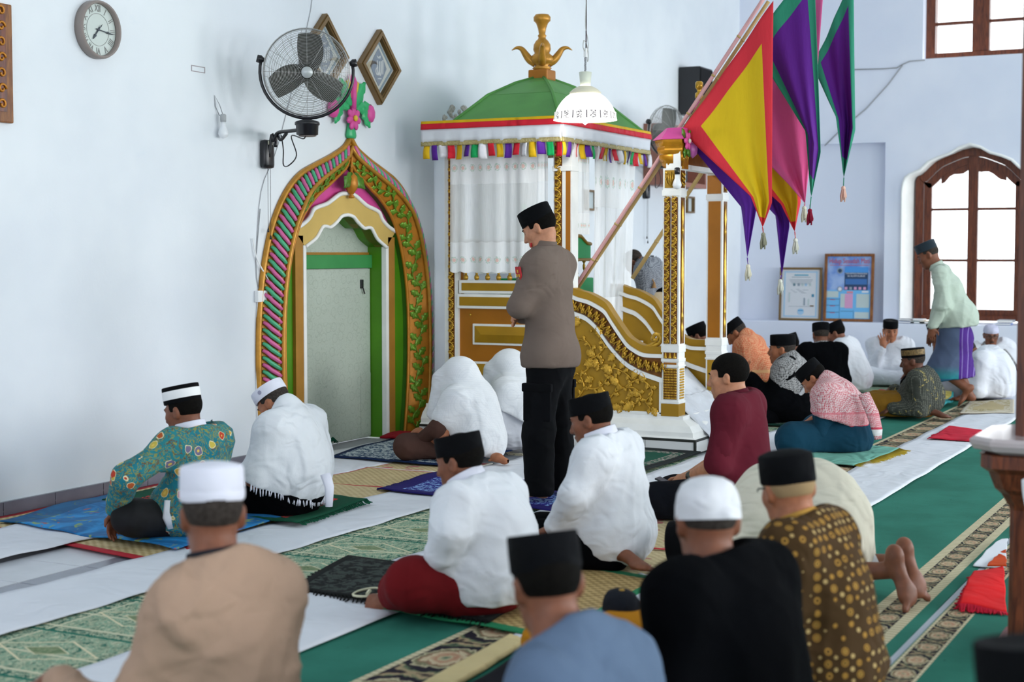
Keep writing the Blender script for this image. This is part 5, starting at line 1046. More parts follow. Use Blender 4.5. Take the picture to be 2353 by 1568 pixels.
def rugmat(name, field, edge, fleck, motif=None, ew=.09, fs=60, mw=.30, thr=.5):
    g = G(name, .92, 0, .12); u, v, _ = g.xyz(g.co('UV')); co = g.co(); n = g.noise(co, fs, 2, .6, .6); c = g.mix(g.gt(n, thr), field, fleck)
    if motif:
        au = g.ma('ABSOLUTE', g.ma('SUBTRACT', u, .5)); wv = g.ma('ADD', g.ma('MULTIPLY', v, .55), g.ma('MULTIPLY', g.noise(g.vec(g.ma('MULTIPLY', u, 5), g.ma('MULTIPLY', v, 5), 0), 2, 2), .18)); m = g.ma('MULTIPLY', g.lt(g.ma('ADD', au, g.ma('MULTIPLY', g.gt(v, .5), g.ma('SUBTRACT', wv, .3))), mw), g.band(v, .2, .86)); c = g.mix(m, c, motif)
    e = g.ma('MAXIMUM', g.ma('MAXIMUM', g.lt(u, ew), g.gt(u, 1-ew)), g.ma('MAXIMUM', g.lt(v, ew*.8), g.gt(v, 1-ew*.8))); c = g.mix(e, c, edge); g.bump(g.noise(co, 160, 2), .3, .004); return g.col(c)
NAVYF = fabric('navy_fringe', '#1d2a4a'); PURF = fabric('purple_fringe', '#2a2260'); GRF = fabric('green_fringe', '#14503a'); REDF = fabric('red_cloth', '#c9253c', var=.12); CRF = fabric('cream_fringe', '#d3cbb2')
sheet('prayer_rug', 'navy and white flecked prayer rug under the kneeling figure in brown', 'rug', [(8.93, 5.0), (9.95, 5.05), (10.12, 6.22), (8.98, 6.04)], rugmat('navy_rug', '#2d4a68', '#1b2c4e', '#b7c2c8', '#1f4a6e', .05, 34, .16, .49), .022, .008, None, .004, 30, 30, 16)
sheet('prayer_rug', 'purple and light blue prayer rug under the standing officer', 'rug', [(7.66, 3.62), (8.5, 3.62), (8.66, 4.98), (7.86, 4.93)], rugmat('purple_rug', '#2c2a7c', '#241d60', '#7f9fd0', '#27206a', .12, 40, .2, .52), .022, .007, None, .004, 30, 30, 17, (('v1', 'v0'), PURF, 60))
sheet('prayer_rug', 'red prayer rug with dark green fringe under the man in the tasselled shawl', 'rug', [(6.62, 4.66), (7.43, 4.74), (7.5, 6.12), (6.72, 6.1)], rugmat('red_green_rug', '#b83434', '#154a36', '#20302c', '#8a2028', .13, 30), .03, .007, None, .005, 30, 30, 18, (('v1', 'v0', 'u1'), GRF, 50))
sheet('prayer_rug', 'shaggy black prayer rug with white and yellow mark before the bare foot', 'rug', [(5.18, 2.75), (5.92, 2.85), (6.02, 3.95), (5.36, 3.80)], rugmat('black_rug', '#1d1f1f', '#191b1b', '#3c4340', None, .05, 26), .022, .012, None, .004, 30, 30, 19, (('v1', 'u0'), fabric('black_fringe', '#181a1a'), 46), .03)
q = MB().tube(smooth_curve([(-.07, -.03, 0), (.0, -.055, 0), (.075, -.03, 0), (.08, .03, 0), (0, .055, 0), (-.075, .03, 0)], 5, True), .005, 5, closed=True).tube([(-.03, -.01, 0), (.03, .015, 0)], .008, 5)
pm_ = Pz(848, 1362, .045); o = q.build('rug_mark', plain('mark_cream', '#d8d6b8', .8), None, loc=tuple(pm_)); o.parent = bpy.data.objects['prayer_rug.004']; o.location = Vector(tuple(pm_))-o.parent.location
sheet('straw_mat', 'straw mat with green border under the man in the red sarong', 'mat', [(5.1, 2.42), (6.3, 2.45), (6.4, 3.2), (5.24, 3.29)], STRAWG, .017, .006, None, .002, seed=20)
sheet('straw_mat', 'straw mat with pink stripes under the second white shirt', 'mat', [(6.0, 2.36), (7.75, 2.5), (7.85, 3.08), (6.25, 3.05)], STRAWP, .010, .005, None, .002, seed=21)
o = MB().box((-.01, -.26, 0), (.01, .26, .004)).build('mat_ribbon', plain('red_ribbon', '#c5303c', .7), bpy.data.objects['straw_mat.005'], loc=(-.05, 0, .013)); 
sheet('prayer_rug', 'dark green prayer rug with grey and pink border at the pulpit footing', 'rug', rect(9.40, 10.46, 3.80, 4.5, 0), rugmat('green_rose_rug', '#1d5142', '#23282a', '#9a8f8a', '#1d5142', .12, 40), .018, .007, None, .003, seed=22)
sheet('prayer_rug', 'dark green flecked prayer rug under the man in black with the chequered scarf', 'rug', rect(12.4, 13.25, 3.15, 4.4, 2), rugmat('dark_green_rug', '#1d4a3d', '#1b3c34', '#7d8f84', '#235648', .1, 40), .018, .007, None, .003, seed=23)
sheet('prayer_rug', 'pale turquoise mat with yellow fringe under the red chequered scarf', 'rug', [(10.25, 2.62), (11.3, 2.55), (11.45, 3.25), (10.4, 3.3)], fabric('turquoise_mat', '#6fa99a'), .016, .006, None, .004, seed=24, fringe=(('v0',), fabric('yellow_fringe', '#a8912f'), 60), flen=.10)
def pxq(*p): return [tuple(Pz(*q)[:2]) for q in p]
sheet('red_towel', 'small red towel spread on the white runner near the right pillar', 'towel', pxq((2262, 1026), (2257, 997), (2181, 990), (2133, 1016)), REDF, .020, .006, None, .006, 24, 24, 25, (('u1', 'v1'), REDF, 34), .02)
sheet('red_towel', 'crumpled bright red fringed cloth at the foot of the right pillar', 'towel', pxq((2204, 1409), (2312, 1418), (2306, 1318), (2240, 1332)), fabric('scarlet_cloth', '#d51e22', var=.15), .012, .008, None, .012, 30, 30, 26, (('v0', 'u0'), REDF, 40), .025)
sheet('white_cloth', 'white cloth end on the green carpet behind the crumpled red cloth', 'cloth', pxq((2236, 1308), (2310, 1312), (2315, 1245), (2300, 1248)), CLOTH, .010, .006, None, .004, seed=27)
sheet('orange_cloth', 'orange red cloth corner beside the right pillar', 'cloth', pxq((2268, 1310), (2312, 1312), (2312, 1276), (2300, 1280)), fabric('orange_cloth', '#c2481f'), .017, .006, None, .003, seed=28)
sheet('prayer_rug', 'cream and gold patterned prayer rug on the far white runner', 'rug', pxq((2205, 958), (2330, 955), (2330, 925), (2228, 928)), rugmat('cream_rug', '#c9c0ad', '#bfb7a6', '#a4966f', '#b5a57f', .08, 22), .018, .006, None, .004, seed=29)
sheet('folded_cloth', 'red and cream folded cloth on the runner in front of the seated white robe', 'cloth', pxq((2004, 918), (2062, 922), (2072, 906), (2020, 904)), rugmat('red_cream_cloth', '#b81f3c', '#b81f3c', '#b81f3c', '#ded2b4', .02, 20, .12), .022, .006, None, .005, seed=30)
sheet('folded_cloth', 'turquoise cloth beside the man in the grey batik shirt', 'cloth', pxq((1998, 938), (2052, 940), (2056, 924), (2004, 922)), fabric('turquoise_cloth', '#55a8a8'), .022, .006, None, .004, seed=31)
sheet('folded_cloth', 'yellow and teal patterned cloth behind the man in the grey batik shirt', 'cloth', pxq((2150, 950), (2190, 930), (2200, 880), (2165, 890)), rugmat('yellow_teal_cloth', '#b2a350', '#3f9aa0', '#c8ba70', None, .14, 14), .020, .02, None, .02, seed=32)
sheet('prayer_rug', 'dark carpet with gold pattern at the bottom edge before the blue grey shirt', 'rug', [(4.25, 1.75), (4.95, 1.8), (5.02, 2.46), (4.3, 2.42)], rugmat('dark_gold_rug', '#15161e', '#14151c', '#a8a070', None, .3, 12, thr=.62), .014, .006, None, .003, seed=33)
sheet('fur_strip', 'pale tan fleecy strip lying across the flowered carpet border', 'mat', [(4.2, 2.44), (5.0, 2.50), (5.03, 2.58), (4.2, 2.54)], fabric('tan_fleece', '#cbb88a', bump=.6), .016, .02, None, .004, 30, 10, 34)
sheet('red_cloth', 'dark red folded cloth at the right foot of the prayer niche', 'cloth', rect(10.05, 10.4, 5.95, 6.3, 5), fabric('dark_red_cloth', '#8d1522'), .03, .015, None, .006, seed=35)
o = MB(); rs = random.Random(5)
for i in range(14): a = rs.uniform(0, 6.28); o.tube([(0, 0, .015), (.05*math.cos(a), .04*math.sin(a), .03+.02*rs.random()), (.11*math.cos(a)*rs.uniform(.5, 1), .07*math.sin(a), .006)], [.008, .006, .003], 5)
o = o.build('green_tassel', GRF, None, True, loc=tuple(Pz(755, 1022, .016))); tag(o, 'dark green tassel lying on the white runner before the niche door', 'tassel')
# white seam strip between the two green carpet runs
o = struct('trim_3', MB().box((.5, 1.234, -.011), (18.5, 1.260, .003)), plain('aluminium_strip', '#a9b0bb', .5))
# ================================================================ people: bodies and clothes grown as closed surfaces from smooth distance fields
def surface(f, lo, h):
    ins = f < 0; nx, ny, nz = f.shape
    c = np.zeros((nx-1, ny-1, nz-1), np.uint8)
    for a in (0, 1):
        for b in (0, 1):
            for d in (0, 1): c += ins[a:nx-1+a, b:ny-1+b, d:nz-1+d]
    act = np.argwhere((c > 0) & (c < 8)); idx = np.full(c.shape, -1, np.int32); idx[tuple(act.T)] = np.arange(len(act))
    pos = np.zeros((len(act), 3), np.float32); cnt = np.zeros(len(act), np.float32); cor = [(a, b, d) for a in (0, 1) for b in (0, 1) for d in (0, 1)]
    val = {q: f[act[:, 0]+q[0], act[:, 1]+q[1], act[:, 2]+q[2]] for q in cor}
    for p in cor:
        for ax in range(3):
            if p[ax] == 0:
                q = list(p); q[ax] = 1; q = tuple(q); fa, fb = val[p], val[q]; m = (fa < 0) != (fb < 0); t = np.where(m, fa/np.where(m, fa-fb, 1), 0)
                w_ = np.array(p, np.float32)[None]+t[:, None]*np.eye(3, dtype=np.float32)[ax][None]; pos[m] += w_[m]; cnt += m
    V = (act+pos/cnt[:, None])*h+np.asarray(lo); Fs = []
    for ax in range(3):
        o1, o2 = [(1, 2), (2, 0), (0, 1)][ax]; sl0 = [slice(None)]*3; sl1 = [slice(None)]*3; sl0[ax] = slice(0, -1); sl1[ax] = slice(1, None)
        A, B = ins[tuple(sl0)], ins[tuple(sl1)]; e = np.argwhere(A != B); ok = np.ones(len(e), bool)
        for o in (o1, o2): ok &= (e[:, o] > 0) & (e[:, o] < f.shape[o]-1)
        e = e[ok]; s = A[tuple(e.T)]; q = []
        for d1, d2 in ((0, 0), (-1, 0), (-1, -1), (0, -1)): g_ = e.copy(); g_[:, o1] += d1; g_[:, o2] += d2; q.append(idx[tuple(g_.T)])
        q = np.stack(q, 1); q[~s] = q[~s][:, ::-1]; Fs.append(q)
    F = np.concatenate(Fs); return V, F[(F >= 0).all(1)]
def relax(V, F, it=2, lam=.5):
    E = np.concatenate([F[:, [0, 1]], F[:, [1, 2]], F[:, [2, 3]], F[:, [3, 0]]]); n = len(V); deg = np.bincount(E.ravel(), minlength=n).astype(float)[:, None]
    for _ in range(it):
        S = np.stack([np.bincount(E[:, 0], V[E[:, 1], k], n)+np.bincount(E[:, 1], V[E[:, 0], k], n) for k in range(3)], 1); V = V+lam*(S/np.maximum(deg, 1)-V)
    return V
def vnormals(V, F):
    n = np.cross(V[F[:, 2]]-V[F[:, 0]], V[F[:, 3]]-V[F[:, 1]]); N = np.stack([sum(np.bincount(F[:, k], n[:, j], len(V)) for k in range(4)) for j in range(3)], 1)
    return N/(np.linalg.norm(N, axis=1, keepdims=True)+1e-12)
class Field:
    def __init__(s, lo, hi, h):
        s.lo = np.array(lo, float); s.h = h; s.n = np.ceil((np.array(hi)-s.lo)/h).astype(int)+1; s.f = np.full(s.n, 9., np.float32)
        s.ax = [(s.lo[k]+np.arange(s.n[k])*h).astype(np.float32) for k in range(3)]
    def _sub(s, lo, hi):
        a = np.clip(np.floor((np.array(lo)-s.lo)/s.h).astype(int), 0, s.n); b = np.clip(np.ceil((np.array(hi)-s.lo)/s.h).astype(int)+1, 0, s.n)
        sl = tuple(slice(int(i), int(j)) for i, j in zip(a, b)); return sl, s.ax[0][sl[0]][:, None, None], s.ax[1][sl[1]][None, :, None], s.ax[2][sl[2]][None, None, :]
    def _mix(s, sl, d, k, op):
        a = s.f[sl]
        if op == 'u':
            if k > 0: e = np.maximum(k-np.abs(a-d), 0)/k; s.f[sl] = np.minimum(a, d)-e*e*k*.25
            else: s.f[sl] = np.minimum(a, d)
        else:
            d = -d; e = np.maximum(k-np.abs(a-d), 0)/max(k, 1e-6); s.f[sl] = np.maximum(a, d)+e*e*k*.25
    def cap(s, a, b, ra, rb=None, k=.03, op='u'):
        rb = ra if rb is None else rb; a = np.asarray(a, float); b = np.asarray(b, float); m = max(ra, rb)+k+2*s.h
        sl, X, Y, Z = s._sub(np.minimum(a, b)-m, np.maximum(a, b)+m); d = b-a; L2 = float(d@d)+1e-9; x, y, z = X-a[0], Y-a[1], Z-a[2]
        t = np.clip((x*d[0]+y*d[1]+z*d[2])/L2, 0, 1); s._mix(sl, np.sqrt((x-t*d[0])**2+(y-t*d[1])**2+(z-t*d[2])**2)-(ra+(rb-ra)*t), k, op); return s
    def chain(s, pts, r, k=.03):
        for i in range(len(pts)-1): s.cap(pts[i], pts[i+1], r[i], r[i+1], k)
        return s
    def ell(s, c, r, R=None, k=.03, op='u'):
        c = np.asarray(c, float); r = np.asarray(r, float); R = np.eye(3) if R is None else np.asarray(R); m = np.abs(R)@r+k+2*s.h; m = np.maximum(m, np.sqrt((R**2)@(r**2))+k+2*s.h)*1.0
        sl, X, Y, Z = s._sub(c-m, c+m); x, y, z = X-c[0], Y-c[1], Z-c[2]; q = [(x*R[0, i]+y*R[1, i]+z*R[2, i]) for i in range(3)]
        k0 = np.sqrt(sum((q[i]/r[i])**2 for i in range(3))); k1 = np.sqrt(sum((q[i]/r[i]**2)**2 for i in range(3)))+1e-6; s._mix(sl, (k0*(k0-1)/k1).astype(np.float32), k, op); return s
    def cut(s, p, n, k=0.0, where=None):
        """keeps the side the normal n points away from"""
        n = np.asarray(n, float); n = n/np.linalg.norm(n); d = ((s.ax[0][:, None, None]-p[0])*n[0]+(s.ax[1][None, :, None]-p[1])*n[1]+(s.ax[2][None, None, :]-p[2])*n[2]).astype(np.float32)
        if where is not None: d = np.where(where(s.ax[0][:, None, None], s.ax[1][None, :, None], s.ax[2][None, None, :]), d, -9)
        if k > 0: e = np.maximum(k-np.abs(s.f-d), 0)/k; s.f = np.maximum(s.f, d)+e*e*k*.25
        else: s.f = np.maximum(s.f, d)
        return s
    def mesh(s, name, mat, parent, it=2, wr=None, M=None, floor=None):
        V, F = surface(s.f, s.lo, s.h); V = relax(V, F, it)
        if wr is not None: V = V+wr(V, vnormals(V, F))
        if floor is not None: V[:, 2] = np.maximum(V[:, 2], floor)
        o = link(name, new_mesh(name, V, F, True), parent, mat); return o
def wrinkle(amp, freq, seed, axis=None, sharp=2.6, mask=None):
    if axis is None:
        a, b = wrinkle(amp*1.25, freq*.8, seed, (.25, .2, 1)), wrinkle(amp*1.0, freq*1.25, seed+50, (1, .5, .35))
        return lambda V, N: a(V, N)+b(V, N)
    """soft ridged folds; crests run mostly along axis"""
    rs = np.random.default_rng(seed); ax = np.array(axis, float); ax /= np.linalg.norm(ax); K = []
    for i in range(5): v = rs.normal(size=3); v -= ax*(v@ax)*.82; v /= np.linalg.norm(v); K.append((v*freq*rs.uniform(.6, 1.7), rs.uniform(0, 6.28), rs.uniform(.6, 1.1)/(1+.3*i)))
    W = [(rs.normal(size=3)*7, rs.uniform(0, 6.28)) for _ in range(3)]; A = (rs.normal(size=3)*5, rs.uniform(0, 6))
    def fn(V, N):
        w_ = np.stack([np.sin(V@k+p) for k, p in W], 1)*.045; U = V+w_; t = np.zeros(len(V))
        for k, p, a in K: t += a*((1-np.abs(np.sin(U@k+p)))**sharp-.33)
        t *= (.45+.55*(np.sin(V@A[0]+A[1])*.5+.5)); 
        if mask is not None: t *= mask(V)
        return N*(amp*t)[:, None]
    return fn
def rotx(a): c, s = math.cos(a), math.sin(a); return np.array([[1, 0, 0], [0, c, -s], [0, s, c]])
def roty(a): c, s = math.cos(a), math.sin(a); return np.array([[c, 0, s], [0, 1, 0], [-s, 0, c]])
def rotz(a): c, s = math.cos(a), math.sin(a); return np.array([[c, -s, 0], [s, c, 0], [0, 0, 1]])
def skin(name, c):
    g = G('skin_'+name, .5, 0, .35); co = g.co(); a = lin(c); n = g.noise(co, 30, 3); g.col(g.mix(g.ss(n, .3, .7), tuple(v*.86 for v in a[:3])+(1,), tuple(min(1, v*1.08) for v in a[:3])+(1,)))
    g.b.inputs['Subsurface Weight'].default_value = .08; g.b.inputs['Subsurface Radius'].default_value = (.02, .008, .005); g.bump(g.noise(co, 90, 3), .08, .003); return g.m
SKIN = dict(tan=skin('tan', '#a5694a'), brown=skin('brown', '#7d4d37'), dark=skin('dark', '#633c2c'), fair=skin('fair', '#bd8465'))
HAIRB = plain('black_hair', '#0f0d0b', .85, 0, .08, var=.3, vscale=80, bump=.4, bscale=220); HAIRG = plain('grey_hair', '#3d3733', .85, 0, .1, var=.4, vscale=90, bump=.4, bscale=220)
VELVET = fabric('black_velvet', '#05060a', var=.2, sheen=.0, rough=.9)
g = G('eye', .25, 0, .5); SCLERA = plain('eye_white', '#a39a92', .25, 0, .5); IRIS = plain('eye_dark', '#1d120c', .15, 0, .5)
_e = MB().sphere((0, 0, 0), .0108, 10, 8); EYE = _e.mesh('eye', True); EYE.materials.append(SCLERA); EYE.materials.append(IRIS)
for p_ in EYE.polygons:
    if p_.center.y > .0070: p_.material_index = 1
class Person:
    def __init__(s, label, base, h=0, head=None, pitch=15, yaw=0, roll=0, scale=1.0, tone='tan', group=None, z=.024, bulge=.03, headl=None, res=.009, pz=.10, pback=0.0, sh=.92, sheight=0.094, hy=None):
        """base: floor point under the pelvis (picture x,y or room X,Y when <50); head: picture point of the head's centre"""
        b = np.array(Pz(*base)) if base[0] > 50 else np.array([base[0], base[1], 0.]); s.b = b+np.array([0, 0, z]); s.h = math.radians(h); s.s = scale; s.res = res; s.sk = SKIN[tone]
        s.Rw = rotz(s.h); s.e = empty('person', tuple(s.b), s.h, label, 'person', group)
        s.Pv = np.array([0, -pback, pz*scale]); s.HC = (s.loc(*head) if hy is None else s.locy(head[0], head[1], hy)) if headl is None else np.array(headl, float)
        s.Rh = rotz(math.radians(yaw)) @ rotx(-math.radians(pitch)) @ roty(math.radians(roll)); hs = scale
        lean = s.HC-s.Pv; ln = lean/np.linalg.norm(lean); up = s.Rh@np.array([0, 0, 1]); nk = up*.45+ln*.55; nk /= np.linalg.norm(nk)
        s.N = s.HC+s.Rh@np.array([0, -.034, -.06])*hs-nk*.056*hs
        d = s.N-s.Pv; s.back = np.cross(np.array([1, 0, 0]), d); s.back = s.back/np.linalg.norm(s.back); s.back = s.back if s.back[1] < 0 else -s.back
        s.M = (s.Pv+s.N)/2+s.back*bulge*2; t = s.N-s.M; s.t1 = t/np.linalg.norm(t); w = .175*scale*sh
        s.S = {q: s.N-s.t1*sheight*scale+np.array([q*w, 0, 0])+s.back*(-.005) for q in (-1, 1)}; s.E, s.W = {}, {}
    def loc(s, px, py, lat=0.0):
        """picture point -> local point in the person's own vertical plane, lat metres to the right"""
        o = s.Rw.T@(CAM-s.b); d = s.Rw.T@ray(px, py); t = (lat-o[0])/d[0]; return o+d*t
    def locy(s, px, py, y): o = s.Rw.T@(CAM-s.b); d = s.Rw.T@ray(px, py); t = (y-o[1])/d[1]; return o+d*t
    def world(s, p): return s.b+s.Rw@np.asarray(p)
    def spine(s, t): return (1-t)**2*s.Pv+2*t*(1-t)*s.M+t*t*s.N
    def spR(s, t):
        d = 2*(1-t)*(s.M-s.Pv)+2*t*(s.N-s.M); d /= np.linalg.norm(d); x = np.array([1., 0, 0]); y = np.cross(d, x); y /= np.linalg.norm(y); return np.stack([x, y, d], 1)
    def arm(s, q, W, pole=(0, -.3, -1), l1=.29, l2=.25, elbow=None):
        """q=-1 left arm, +1 right; W wrist"""
        S = s.S[q]; W = np.asarray(W, float); l1 *= s.s; l2 *= s.s; d = W-S; L_ = np.linalg.norm(d)
        if L_ > (l1+l2)*.995: k = L_/((l1+l2)*.995); l1 *= k; l2 *= k
        a = (l1*l1-l2*l2+L_*L_)/(2*L_); hh = math.sqrt(max(1e-6, l1*l1-a*a)); u = d/L_; p = np.array(pole, float); p[0] *= 1; p = p-u*(p@u); p /= np.linalg.norm(p)+1e-9
        s.E[q] = np.asarray(elbow, float) if elbow is not None else S+u*a+p*hh; s.W[q] = W; return s
    def legs(s, kind='cross', open_=1.0):
        k = s.s; P_ = s.Pv
        if kind == 'cross': s.hip = {q: P_+np.array([q*.09*k, .02, -.0]) for q in (-1, 1)}; s.knee = {q: np.array([q*.33*k*open_, P_[1]+.27*k, .095]) for q in (-1, 1)}; s.ank = {q: np.array([-q*.10*k, P_[1]+(.33 if q > 0 else .24)*k, .055]) for q in (-1, 1)}
        if kind == 'kneel': s.hip = {q: P_+np.array([q*.085*k, .02, 0]) for q in (-1, 1)}; s.knee = {q: np.array([q*.13*k*open_, P_[1]+.41*k, .085]) for q in (-1, 1)}; s.ank = {q: np.array([q*.09*k, P_[1]-.06*k, .05]) for q in (-1, 1)}
        return s
    # ---- geometry
    def fld(s, lo, hi, h=None): return Field(lo, hi, h or s.res)
    def bbox(s, pad=.16, extra=()):
        pts = [s.Pv, s.HC, s.N, s.spine(.5)+s.back*.1, s.Pv+np.array([0, -.16, 0]), s.HC+s.Rh@np.array([0, 0, .06])]+list(s.S.values())+list(s.E.values())+list(s.W.values())+list(extra)
        if hasattr(s, 'knee'): pts += list(s.knee.values())+list(s.ank.values())
        A = np.array(pts); lo = A.min(0)-pad; hi = A.max(0)+pad; lo[2] = max(lo[2], -.02); return lo, hi
    def head_prims(s, F):
        k = s.s; R = s.Rh; H = lambda x, y, z: s.HC+R@np.array([x, y, z])*k; e = lambda c, r, kk=.02, op='u', Q=None: F.ell(H(*c), np.array(r)*k, R if Q is None else R@Q, kk*k, op)
        e((0, -.012, .035), (.074, .095, .082), .01); e((0, .026, -.028), (.062, .068, .085), .03); e((0, .036, -.074), (.050, .052, .040), .03); e((0, .076, -.098), (.022, .018, .017), .02)
        for q in (-1, 1): e((q*.042, .056, -.014), (.023, .026, .022), .025)
        e((0, .080, .030), (.048, .016, .012), .02)
        for q in (-1, 1): e((q*.031, .099, .008), (.018, .016, .0105), .014, 's')
        F.cap(H(0, .090, .018), H(0, .113, -.026), .008*k, .0125*k, .014*k)
        for q in (-1, 1): e((q*.012, .103, -.031), (.0085, .011, .0075), .008)
        e((0, .095, -.057), (.023, .010, .0065), .006); e((0, .093, -.070), (.020, .010, .007), .006)
        for q in (-1, 1):
            e((q*.077, -.012, -.002), (.011, .020, .033), .008, 'u', roty(q*.12)@rotx(.2)); e((q*.087, -.006, -.0), (.009, .009, .018), .006, 's')
        F.cap(H(0, -.028, -.045), s.N, .052*k, .056*k, .03*k)
    def hand(s, F, q, d, n, curl=.35, spread=.0, thumb=.8, k=None):
        """q side, wrist s.W[q], d finger direction, n back-of-hand normal"""
        k = (k or 1.0)*s.s; W = s.W[q]; d = np.array(d, float); d /= np.linalg.norm(d); n = np.array(n, float); n -= d*(n@d); n /= np.linalg.norm(n); a = np.cross(d, n)*(q)   # a points to the thumb side
        R = np.stack([a, d, n], 1); F.ell(W+d*.048*k, np.array([.040, .052, .015])*k, R, .012*k); F.cap(W-d*.02*k, W+d*.02*k, .024*k, .026*k, .02*k)
        for i, L_ in enumerate((.070, .080, .074, .058)):
            b = W+d*(.088-.004*abs(i-1))*k+a*(.029-.0195*i)*k; dd = d+a*(spread*(1.2-i*.8)); dd /= np.linalg.norm(dd); pts = [b-dd*.02*k]; c = 0; p = b
            for j, fr_ in enumerate((.44, .32, .24)): c += curl*(1.0 if j else .8); v = dd*math.cos(c)-n*math.sin(c); pts.append(p); p = p+v*L_*fr_*k
            pts.append(p); F.chain(pts, [.0095*k, .0092*k, .0085*k, .008*k, .0068*k], .004*k)
        b = W+d*.022*k+a*.030*k-n*.004*k; v = d*.62+a*thumb; v /= np.linalg.norm(v); m = b+v*.036*k; v2 = d*.9+a*thumb*.35-n*.25; v2 /= np.linalg.norm(v2); F.chain([W+d*.01*k+a*.015*k, b, m, m+v2*.03*k], [.015*k, .0125*k, .0105*k, .008*k], .010*k)
    def foot(s, F, A, d, up=(0, 0, 1), k=None, side=1):
        k = (k or 1.0)*s.s; d = np.array(d, float); d /= np.linalg.norm(d); u = np.array(up, float); u -= d*(u@d); u /= np.linalg.norm(u); a = np.cross(d, u); A = np.asarray(A, float)
        R = np.stack([a, d, u], 1); F.ell(A-d*.025*k-u*.022*k, np.array([.032, .038, .034])*k, R, .02*k); F.cap(A-u*.012*k, A+d*.09*k-u*.026*k, .034*k, .027*k, .02*k); F.ell(A+d*.125*k-u*.036*k, np.array([.046, .05, .02])*k, R, .025*k)
        for i in range(5): F.ell(A+d*(.178-.008*i-.002*i*i)*k+a*side*(.034-.0165*i)*k-u*(.042)*k, np.array([.013 if i == 0 else .0085, .02, .011])*k, R, .006*k)
    def body(s, hands=None, feet=None, h=None, armr=(.046, .038, .025), legr=(.07, .052, .036)):
        lo, hi = s.bbox(.15); F = s.fld(lo, hi, h); k = s.s; s.head_prims(F)
        F.chain([s.spine(t) for t in (0, .35, .7, 1)], [.10*k, .095*k, .10*k, .055*k], .04)
        for q in (-1, 1):
            if q in s.E: F.cap(s.spine(.92), s.S[q], .05*k, .045*k, .04); F.chain([s.S[q], s.E[q], s.W[q]], [armr[0]*k, armr[1]*k, armr[2]*k], .02)
            if hasattr(s, 'knee'): F.chain([s.hip[q], s.knee[q], s.ank[q]], [legr[0]*k, legr[1]*k, legr[2]*k], .03)
        for a in (hands or []): s.hand(F, *a[0], **a[1])
        for a in (feet or []): s.foot(F, *a[0], **a[1])
        s.bo = F.mesh('body', s.sk, s.e, 1); return s
    def HM(s, x=0, y=0, z=0): M = Matrix(s.Rh.tolist()).to_4x4(); M.translation = Vector(s.HC+s.Rh@np.array([x, y, z])*s.s); return M @ Matrix.Diagonal((s.s, s.s, s.s, 1))
    def face(s, brows=True, mat=None):
        for q in (-1, 1):
            link('eye', EYE, s.e, M=s.HM(q*.031, .0755, .008))
            if brows: MB().tube([(q*.014, .0955, .028), (q*.03, .0935, .034), (q*.048, .080, .029)], [.0035, .0042, .002], 5).build('eyebrow', mat or HAIRB, s.e, True, M=s.HM())
        return s
    def hair(s, mat=HAIRB, th=.006, low=-.042, front=.062, h=.007, top=True):
        k = s.s; F = s.fld(s.HC-.15*k, s.HC+.15*k, h); R = s.Rh; H = lambda x, y, z: s.HC+R@np.array([x, y, z])*k
        F.ell(H(0, -.014, .037), np.array([.074+th, .095+th, .082+th*(1.3 if top else 1)])*k, R, 0); X = F.ax[0][:, None, None]-s.HC[0]; Y = F.ax[1][None, :, None]-s.HC[1]; Z = F.ax[2][None, None, :]-s.HC[2]
        y = (X*R[0, 1]+Y*R[1, 1]+Z*R[2, 1])/k; z = (X*R[0, 2]+Y*R[1, 2]+Z*R[2, 2])/k
        reg = np.minimum(np.maximum(front-z-.12*np.minimum(y, 0)*0, y-.078), np.minimum(np.maximum(y+.018, low-z), np.maximum(np.maximum(y-.035, .005-z), -9))); F.f = np.maximum(F.f, (reg*k).astype(np.float32)); F.mesh('hair', mat, s.e, 1); return s
    def songkok(s, mat=VELVET, hgt=.084, z0=.038, tilt=0, name='songkok', band=None, w=1.0, flat=.006, dome=0.0):
        a, b = .083*w, .104*w; n = 36; pr = [(.97, 0), (1.0, .004), (1.0, hgt*.5), (.985, hgt-.006), (.965, hgt-.001), (.93, hgt+dome*.2), (.6, hgt-flat+dome*.75), (.25, hgt-flat*1.2+dome), (.01, hgt-flat*1.2+dome)]
        M = s.HM(0, -.008, z0) @ Matrix.Rotation(math.radians(tilt), 4, 'X')
        o = MB().lathe([(r, z) for r, z in pr], n, (0, 0, 0), a, b, cap=False).lathe([(.90, .001), (.97, 0)], n, (0, 0, 0), a, b, cap=False).build(name, mat, s.e, True, M=M); autosmooth(o, 50); s.cap_o = o
        for (z1, z2, m, nm) in (band or []): MB().lathe([(1.008, z1), (1.012, z1+.002), (1.012, z2-.002), (1.004, z2)], n, (0, 0, 0), a, b, cap=False).build(nm, m, o, True)
        return s
    def skullcap(s, mat, name='skullcap', z0=.045, hgt=.078, w=1.0):
        pr = [(1.0, 0), (1.02, .004), (1.0, hgt*.35), (.93, hgt*.62), (.78, hgt*.84), (.5, hgt*.97), (.2, hgt*1.02), (.01, hgt*1.03)]; M = s.HM(0, -.012, z0)
        s.cap_o = MB().lathe(pr, 36, (0, 0, 0), .083*w, .104*w, cap=False).build(name, mat, s.e, True, M=M); return s
